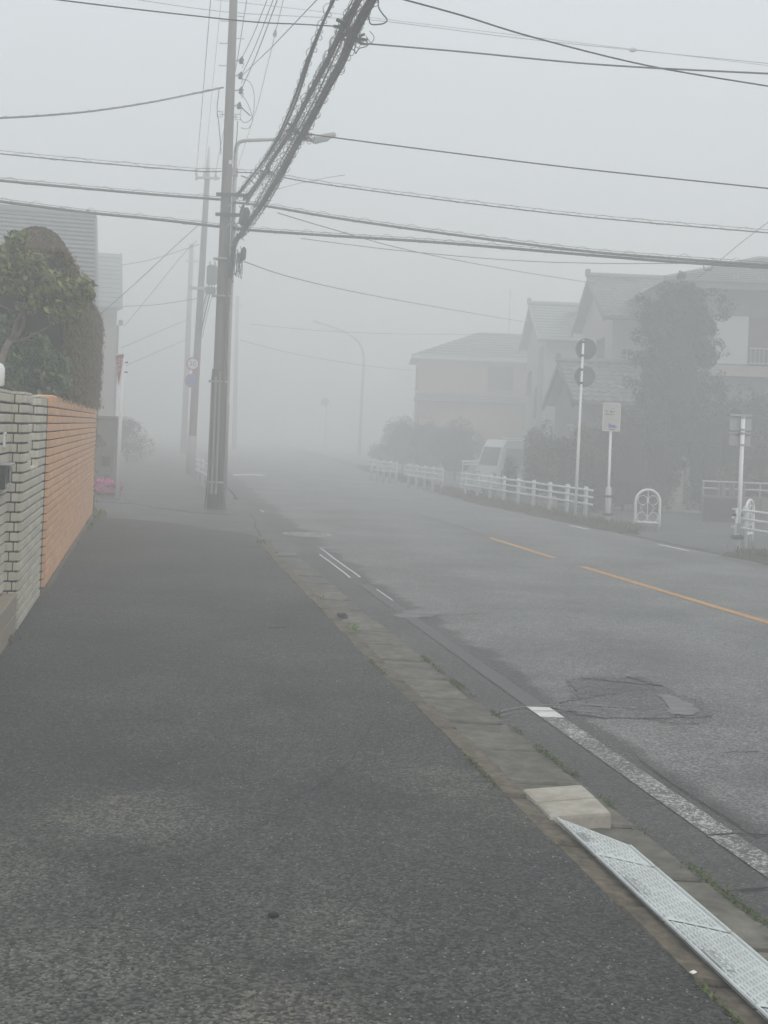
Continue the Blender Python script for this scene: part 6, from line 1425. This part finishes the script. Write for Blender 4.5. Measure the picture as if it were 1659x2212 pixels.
for tri_ in ((E0, R0, E3), (E1, E2, R1)):
    m_ = MB(); m_.add(list(tri_), [(0, 1, 2)]); part('hip_face', m_, M_rooftile, sh_)
m_ = MB(); m_.quad(R1, R0, E3, E2); part('rear_roof', m_, M_rooftile, sh_)
m_ = MB(); m_.box(((xa + xb) / 2, Yh0 - 0.5, zeh - 0.1), (xb - xa + 0.8, 0.06, 0.18)); part('fascia', m_, M_shutter, sh_)
m_ = MB(); m_.tube([R1 + Vector((-0.8, 0, 0)), R1 + Vector((-0.8, 0, 2.3))], 0.02, 6); m_.tube([R1 + Vector((-1.1, 0, 2.1)), R1 + Vector((-0.5, 0, 2.1))], 0.012, 5); part('aerial', m_, M_galv, sh_)
lz = at(1000, 870, 58.8).z
roof_rows('lower_roof_course', sh_, M_rooftile, (xa - 0.1, Yh0 + 0.1, lz + 0.45), (xb + 0.5, Yh0 + 0.1, lz + 0.45), (xb + 0.7, Yh0 - 1.6, lz), (xa - 0.3, Yh0 - 1.6, lz), 5, lip=0.04)
m_ = MB(); m_.box(((xa + xb) / 2 + 0.2, Yh0 - 0.6, lz / 2 - 0.2), (xb - xa + 0.2, 1.5, lz + 0.3)); part('porch_wall', m_, M_wallorange, sh_)
window(sh_, (xb - 0.9, Yh0 + 0.18, at(1080, 815, 60).z), 1.3, 1.1, 'x', M_shutter, M_paleglass); window(sh_, (xb - 2.9, Yh0 + 0.18, at(1040, 815, 60).z), 1.2, 1.0, 'x'); window(sh_, (xa - 0.02, 63.5, 4.3), 1.2, 1.0, 'y')

# ------------------------------------------------------------------ garden trees, hedges, small things
def shrub(label, px, py, Y, rx, ry, rz, n, leaf, mat_, clumps=16, name='garden_shrub', cat='shrub', core=True, z=None, cr=0.42):
    c_ = at(px, py, Y)
    if z is not None: c_.z = z
    t = thing(name, label, cat, (c_.x, Y, -0.05)); P_, N_ = blob_points(c_, (rx, ry, rz), n, clumps, cr); keep = P_[:, 2] > -0.05; leaf_mesh('foliage', P_[keep], N_[keep], leaf, mat_, t, aspect=0.5)
    m_ = MB(); m_.tube([(c_.x, Y, -0.3), (c_.x, Y, c_.z)], [0.05, 0.02], 7); part('trunk', m_, M_bark, t)
    if core:
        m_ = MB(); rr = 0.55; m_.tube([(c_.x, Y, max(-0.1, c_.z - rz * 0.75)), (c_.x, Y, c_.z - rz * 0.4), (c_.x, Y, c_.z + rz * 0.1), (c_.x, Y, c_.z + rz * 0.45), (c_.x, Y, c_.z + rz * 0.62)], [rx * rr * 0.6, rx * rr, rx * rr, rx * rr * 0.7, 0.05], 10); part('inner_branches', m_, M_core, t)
    return t
# tall ivy-clad tree
ty = 29.6; tc_ = at(1462, 800, ty)
tv = thing('evergreen_tree', 'tall dense evergreen tree hiding the side of the shuttered house', 'tree', (tc_.x, ty, -0.05))
P_, N_ = [], []
for (x, y, rx, rz, n) in ((1462, 665, 0.74, 0.55, 9000), (1505, 690, 0.48, 0.42, 4500), (1420, 700, 0.42, 0.45, 4000), (1460, 760, 0.85, 0.7, 10000), (1450, 850, 0.8, 0.7, 9000), (1440, 930, 0.9, 0.8, 9000), (1500, 760, 0.5, 0.5, 4000), (1410, 790, 0.4, 0.6, 3500), (1470, 625, 0.35, 0.22, 1500)):
    c_ = at(x, y, ty); a, b = blob_points(c_, (rx, 0.7, rz), n, 15, 0.38); P_.append(a); N_.append(b)
for _ in range(90):                      # loose sprays that break the outline
    x = random.uniform(1362, 1566); y = random.uniform(640, 985); c_ = at(x, y, ty + random.uniform(-0.4, 0.4)); a, b = blob_points(c_, (0.28, 0.28, 0.22), 120, 5, 0.5); P_.append(a); N_.append(b)
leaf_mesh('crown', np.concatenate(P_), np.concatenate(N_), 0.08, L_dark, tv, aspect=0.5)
m_ = MB(); m_.tube([(tc_.x, ty, -0.2), (tc_.x + .05, ty, 1.5), (tc_.x - .03, ty, 3.2), (tc_.x, ty, 4.6)], [0.13, 0.11, 0.08, 0.03], 10); part('trunk', m_, M_bark, tv)
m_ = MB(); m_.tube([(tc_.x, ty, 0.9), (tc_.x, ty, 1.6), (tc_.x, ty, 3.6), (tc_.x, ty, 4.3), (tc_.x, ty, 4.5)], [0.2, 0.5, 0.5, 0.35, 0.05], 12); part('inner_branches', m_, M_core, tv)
q = at(1472, 612, 30.6); pn = thing('pine_sprig', 'small dark pine top poking up beside the ridged roof', 'tree', (q.x, 30.6, -0.05))
P_, N_ = blob_points(at(1471, 598, 30.6), (0.13, 0.12, 0.14), 500, 6, 0.5); leaf_mesh('crown', P_, N_, 0.05, L_dark, pn, aspect=0.3)
m_ = MB(); m_.tube([(q.x, 30.6, -0.2), (q.x, 30.6, 3), at(1471, 600, 30.6)], [0.09, 0.06, 0.01], 7); part('trunk', m_, M_bark, pn)
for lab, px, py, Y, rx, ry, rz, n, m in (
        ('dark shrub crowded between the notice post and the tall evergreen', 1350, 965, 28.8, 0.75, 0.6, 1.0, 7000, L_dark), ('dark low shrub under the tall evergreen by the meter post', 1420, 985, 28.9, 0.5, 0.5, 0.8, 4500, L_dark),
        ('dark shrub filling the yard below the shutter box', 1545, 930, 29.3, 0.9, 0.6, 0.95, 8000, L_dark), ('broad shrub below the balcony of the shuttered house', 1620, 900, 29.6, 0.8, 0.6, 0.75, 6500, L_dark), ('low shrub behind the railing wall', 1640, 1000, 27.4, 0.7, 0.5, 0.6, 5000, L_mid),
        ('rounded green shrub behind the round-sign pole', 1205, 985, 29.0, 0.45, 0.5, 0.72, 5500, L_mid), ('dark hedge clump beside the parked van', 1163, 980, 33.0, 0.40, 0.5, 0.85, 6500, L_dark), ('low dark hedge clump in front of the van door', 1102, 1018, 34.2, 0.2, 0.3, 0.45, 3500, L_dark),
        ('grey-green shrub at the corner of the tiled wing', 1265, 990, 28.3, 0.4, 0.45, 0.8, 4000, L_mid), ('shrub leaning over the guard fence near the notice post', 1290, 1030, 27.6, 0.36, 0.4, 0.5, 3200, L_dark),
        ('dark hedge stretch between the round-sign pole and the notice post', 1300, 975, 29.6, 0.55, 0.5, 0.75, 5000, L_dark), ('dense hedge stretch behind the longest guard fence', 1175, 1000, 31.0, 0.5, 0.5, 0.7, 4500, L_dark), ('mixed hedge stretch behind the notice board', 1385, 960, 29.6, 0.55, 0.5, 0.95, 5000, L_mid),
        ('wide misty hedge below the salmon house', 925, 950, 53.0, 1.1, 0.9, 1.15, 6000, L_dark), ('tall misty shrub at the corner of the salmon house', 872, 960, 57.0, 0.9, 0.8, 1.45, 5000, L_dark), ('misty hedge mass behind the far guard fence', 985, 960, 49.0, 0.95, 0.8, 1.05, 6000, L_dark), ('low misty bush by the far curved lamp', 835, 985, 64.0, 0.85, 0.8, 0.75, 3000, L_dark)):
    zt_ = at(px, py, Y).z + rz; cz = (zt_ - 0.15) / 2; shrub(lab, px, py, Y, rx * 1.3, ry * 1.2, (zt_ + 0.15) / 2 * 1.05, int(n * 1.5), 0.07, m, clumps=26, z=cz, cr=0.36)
shrub('pale flowering bush behind the guard fence rails', 1180, 1086, 27.3, 0.3, 0.3, 0.22, 1800, 0.05, leafmat('pale_blossom', (0.22, 0.22, 0.18), (0.5, 0.49, 0.45), 0.7), core=False, name='flowering_bush', cat='bush')
# meter post
mb_ = atz(1486.5, 1106, RZ + 0.01); ym = mb_.y
mpst = thing('meter_post', 'thick grey concrete post with a rounded meter box', 'meter post', mb_)
za = at(1484, 986, ym).z; m_ = MB(); m_.tube([mb_ - Vector((0, 0, 0.1)), Vector((mb_.x, ym, za - 0.03)), Vector((mb_.x, ym, za))], [0.088, 0.085, 0.07], 12); part('shaft', m_, M_paleblock, mpst, smooth=True)
q = at(1492.5, 1032, ym - 0.12); m_ = MB(); m_.prism(rrect(27 * m_per_px(ym), 48 * m_per_px(ym), 0.04), Vector((0, -1, 0)), q + Vector((0, 0.07, 0)), Vector((1, 0, 0)), Vector((0, 0, 1)), 0.14); part('meter_box', m_, M_wallbeige, mpst)
m_ = MB(); m_.tube([q + Vector((0.05, 0, -0.25)), q + Vector((0.05, 0.04, -0.5)), q + Vector((0.05, 0.06, -0.72))], 0.02, 8); part('conduit', m_, M_dark, mpst)
m_ = MB(); q2 = at(1479, 990, ym - 0.08); m_.box(q2, (0.1, 0.12, 0.12), bevel=0.03); part('cowl', m_, M_paleblock, mpst)
m_ = MB(); m_.box(mb_ + Vector((0.1, -0.05, 0.015)), (0.9, 0.5, 0.05), bevel=0.01); part('base_slab', m_, M_conc, mpst)
# pale garden wall
gA, gB = at(1418, 1100, 29.2), at(1477, 1100, 28.8); gt = at(1447, 1010, 29.0).z
gwl = thing('garden_wall', 'short pale garden wall of concrete blocks beside the meter post', 'wall', (gA.x, 29.0, -0.05))
nx = 3; hh = gt / 5
for r in range(5):
    for k in range(nx):
        w_ = (gB.x - gA.x) / nx; m_ = MB(); m_.box((gA.x + w_ * (k + 0.5), 29.0, r * hh + hh / 2 - 0.05), (w_ - 0.008, 0.12, hh - 0.008), bevel=0.006); part('block', m_, M_paleblock, gwl)
m_ = MB(); m_.box(((gA.x + gB.x) / 2, 29.01, gt / 2 - 0.05), (gB.x - gA.x - 0.02, 0.1, gt - 0.02)); part('mortar_core', m_, M_mortar, gwl)
# low wall with railing
lA = at(1515, 1090, 26.0); lzt = at(1540, 1070, 26.0).z; rzt = at(1540, 1040, 26.0).z; lw_ = thing('railing_wall', 'low brown wall topped by a grey pipe railing with hanging cloths', 'wall', (lA.x, 26, -0.05))
for r in range(3):
    for k in range(9):
        hb_ = (lzt + 0.05) / 3; m_ = MB(); m_.box((lA.x + 0.2 + k * 0.4, 26.0 - k * 0.02, -0.05 + hb_ * (r + 0.5)), (0.392, 0.14, hb_ - 0.008), bevel=0.006); part('block', m_, M_blockwall, lw_)
m_ = MB(); m_.box((lA.x + 1.8, 25.95, lzt / 2 - 0.05), (3.55, 0.09, lzt)); part('mortar_core', m_, M_mortar, lw_)
for z_ in (rzt, (rzt + lzt) / 2):
    m_ = MB(); m_.tube([(lA.x, 26.0, z_), (lA.x + 3.6, 25.82, z_)], 0.02, 8); part('rail', m_, M_galv, lw_)
for k in range(7):
    m_ = MB(); m_.tube([(lA.x + k * 0.58 + 0.03, 26.0 - k * 0.03, lzt - 0.05), (lA.x + k * 0.58 + 0.03, 26.0 - k * 0.03, rzt)], 0.018, 8); part('baluster', m_, M_galv, lw_)
for k, (dx, w_, h_) in enumerate(((0.32, 0.16, 0.34), (0.55, 0.12, 0.30), (0.75, 0.14, 0.26))):
    m_ = MB(); a_ = [Vector((lA.x + dx + w_ * i / 4, 25.93 + 0.02 * math.sin(i * 1.9), rzt - 0.02)) for i in range(5)]; b_ = [p - Vector((0, 0, h_ + 0.02 * math.sin(i * 2))) for i, p in enumerate(a_)]
    m_.add(a_ + b_, [(i, i + 1, 6 + i, 5 + i) for i in range(4)]); m_.add([p + Vector((0, .012, 0)) for p in a_ + b_], [(5 + i, 6 + i, i + 1, i) for i in range(4)]); tag(part('hanging_cloth', m_, M_wallgrey), ('grey cloth hung on the pipe railing, nearest the meter post', 'grey cloth hung on the pipe railing, between two others', 'grey cloth hung on the pipe railing, furthest from the meter post')[k], 'cloth')
# gate rails by the van
q0, q1 = at(999, 996, 36.0), at(1033, 996, 36.0)
gt_ = thing('yard_gate', 'low white two-rail gate beside the parked van', 'gate', (q0.x, 36, -0.25))
for y_ in (996, 1003):
    a = at(998, y_, 36.0); b = at(1034, y_ + 0.5, 36.0); m_ = MB(); m_.tube([a, b], 0.02, 8); part('rail', m_, M_white, gt_)
for x_ in (1000, 1016, 1033):
    a = at(x_, 996, 36.0); m_ = MB(); m_.tube([Vector((a.x, 36, -0.3)), a], 0.022, 8); part('post', m_, M_postgrey, gt_)
# white kei van parked in the yard
def kei_van(label, loc, rot, sc=1.0):
    t = thing('parked_van', label, 'van', loc, rotz=rot); W_, L_, H_ = 1.42 * sc, 3.2 * sc, 1.78 * sc
    # local: front towards -y
    prof = [(-L_ / 2, 0.32), (-L_ / 2 - 0.02, 0.62), (-L_ / 2 + 0.03, 0.95), (-L_ / 2 + 0.20, 1.58), (-L_ / 2 + 0.34, H_ - 0.03), (L_ / 2 - 0.25, H_), (L_ / 2 - 0.04, H_ - 0.18), (L_ / 2, 0.9), (L_ / 2, 0.32)]
    m_ = MB(); n = len(prof)
    for inset, w in ((0.0, W_ / 2 - 0.06), (0.0, W_ / 2)): pass
    vv = [(-W_ / 2 + (0.10 if p[1] > 1.2 else 0.0), p[0], p[1]) for p in prof] + [(W_ / 2 - (0.10 if p[1] > 1.2 else 0.0), p[0], p[1]) for p in prof]
    m_.add(vv, [tuple(range(n)), tuple(range(2 * n - 1, n - 1, -1))] + [(n + i, n + (i + 1) % n, (i + 1) % n, i) for i in range(n)]); body = part('body', m_, M_vanwhite, t, local=True)
    m_ = MB(); m_.add([(-W_ / 2 + 0.14, -L_ / 2 + 0.04, 1.0), (W_ / 2 - 0.14, -L_ / 2 + 0.04, 1.0), (W_ / 2 - 0.2, -L_ / 2 + 0.20, 1.57), (-W_ / 2 + 0.2, -L_ / 2 + 0.20, 1.57)], [(0, 1, 2, 3)]); m_.v = [(p[0], p[1] - 0.02, p[2]) for p in m_.v]; part('windscreen', m_, M_window, t, local=True)
    for s in (-1, 1):
        for (y0, y1, y2, y3) in ((-L_ / 2 + 0.18, -L_ / 2 + 1.15, -L_ / 2 + 1.15, -L_ / 2 + 0.33), (-L_ / 2 + 1.25, L_ / 2 - 0.35, L_ / 2 - 0.4, -L_ / 2 + 1.25)):
            m_ = MB(); X = s * (W_ / 2 + 0.006); Xt = s * (W_ / 2 - 0.088); m_.add([(X, y0, 1.04), (X, y1, 1.04), (Xt, y2, 1.55), (Xt, y3, 1.55)], [(0, 1, 2, 3) if s > 0 else (3, 2, 1, 0)]); part('side_window', m_, M_paleglass, t, local=True)
        for y_ in (-L_ / 2 + 0.5, L_ / 2 - 0.6):
            m_ = MB(); m_.tube([(s * (W_ / 2 - 0.16), y_, 0.27), (s * (W_ / 2 + 0.01), y_, 0.27)], 0.27, 20); wh = part('wheel', m_, M_rubber, t, local=True)
            m_ = MB(); m_.tube([(s * (W_ / 2), y_, 0.27), (s * (W_ / 2 + 0.018), y_, 0.27)], 0.16, 16); part('rim', m_, M_galv, wh, local=True)
        m_ = MB(); m_.box((s * (W_ / 2 - 0.22), -L_ / 2 - 0.015, 0.72), (0.24, 0.05, 0.15), bevel=0.02); part('headlight', m_, M_paleglass, t, local=True)
        m_ = MB(); m_.box((s * (W_ / 2 + 0.10), -L_ / 2 + 0.25, 1.12), (0.12, 0.05, 0.2), bevel=0.02); part('mirror', m_, M_dark, t, local=True)
    m_ = MB(); m_.box((0, -L_ / 2 - 0.03, 0.42), (W_ - 0.05, 0.09, 0.2), bevel=0.03); part('bumper', m_, M_vanwhite, t, local=True)
    m_ = MB(); m_.box((0, -L_ / 2 - 0.035, 0.56), (0.33, 0.02, 0.16)); part('number_plate', m_, M_signwhite, t, local=True)
    for s in (-1, 1):
        m_ = MB(); m_.tube([(s * 0.5, -L_ / 2 + 0.8, H_ + 0.03), (s * 0.5, L_ / 2 - 0.5, H_ + 0.03)], 0.018, 6); part('roof_rail', m_, M_vanwhite, t, local=True)
    return t
vl = at(1034, 1000, 39.5)
kei_van('white boxy van parked in the yard behind the guard fence', (vl.x + 1.75, 40.0, -0.375), math.radians(-66), 1.03)

GROUPS = {'guard_fence': 'white guard fences along the road', 'arch_bollard': 'white arched bollards', 'house': 'houses beside the street', 'garden_shrub': 'garden shrubs in the mist', 'weed': 'weeds growing at kerbs and wall feet', 'lashed_cable': 'lashed cables meeting at the corner pole',
          'cable_bundle': 'cable bundles along the street', 'service_wire': 'service wires to the houses', 'utility_pole': 'utility poles along the street', 'power_wire': 'power wires along the street', 'cable_clamp': 'clamps on the cable bundles', 'street_lamp': 'street lamps', 'hanging_cloth': 'cloths on the railing', 'overhead_cable': 'single cables overhead', 'traffic_sign': 'signs seen from behind'}
for o in list(col.objects):
    k = o.name.split('.')[0]
    if o.parent is None and k in GROUPS and 'category' in o: o['group'] = GROUPS[k]
# ================================================================== THE MIST
hz = MB(); hz.box((0, 92, 7.35), (290, 280, 16.5))
fogm = bpy.data.materials.new('mist'); fogm.use_nodes = True; fn = fogm.node_tree.nodes
for n in list(fn): fn.remove(n)
fo_ = fn.new('ShaderNodeOutputMaterial'); pv = fn.new('ShaderNodeVolumePrincipled'); pv.inputs['Color'].default_value = (0.985, 0.99, 0.992, 1); pv.inputs['Density'].default_value = FOG; pv.inputs['Anisotropy'].default_value = 0.0
fogm.node_tree.links.new(pv.outputs[0], fo_.inputs['Volume'])
haze = part('haze', hz, fogm); haze['kind'] = 'stuff'
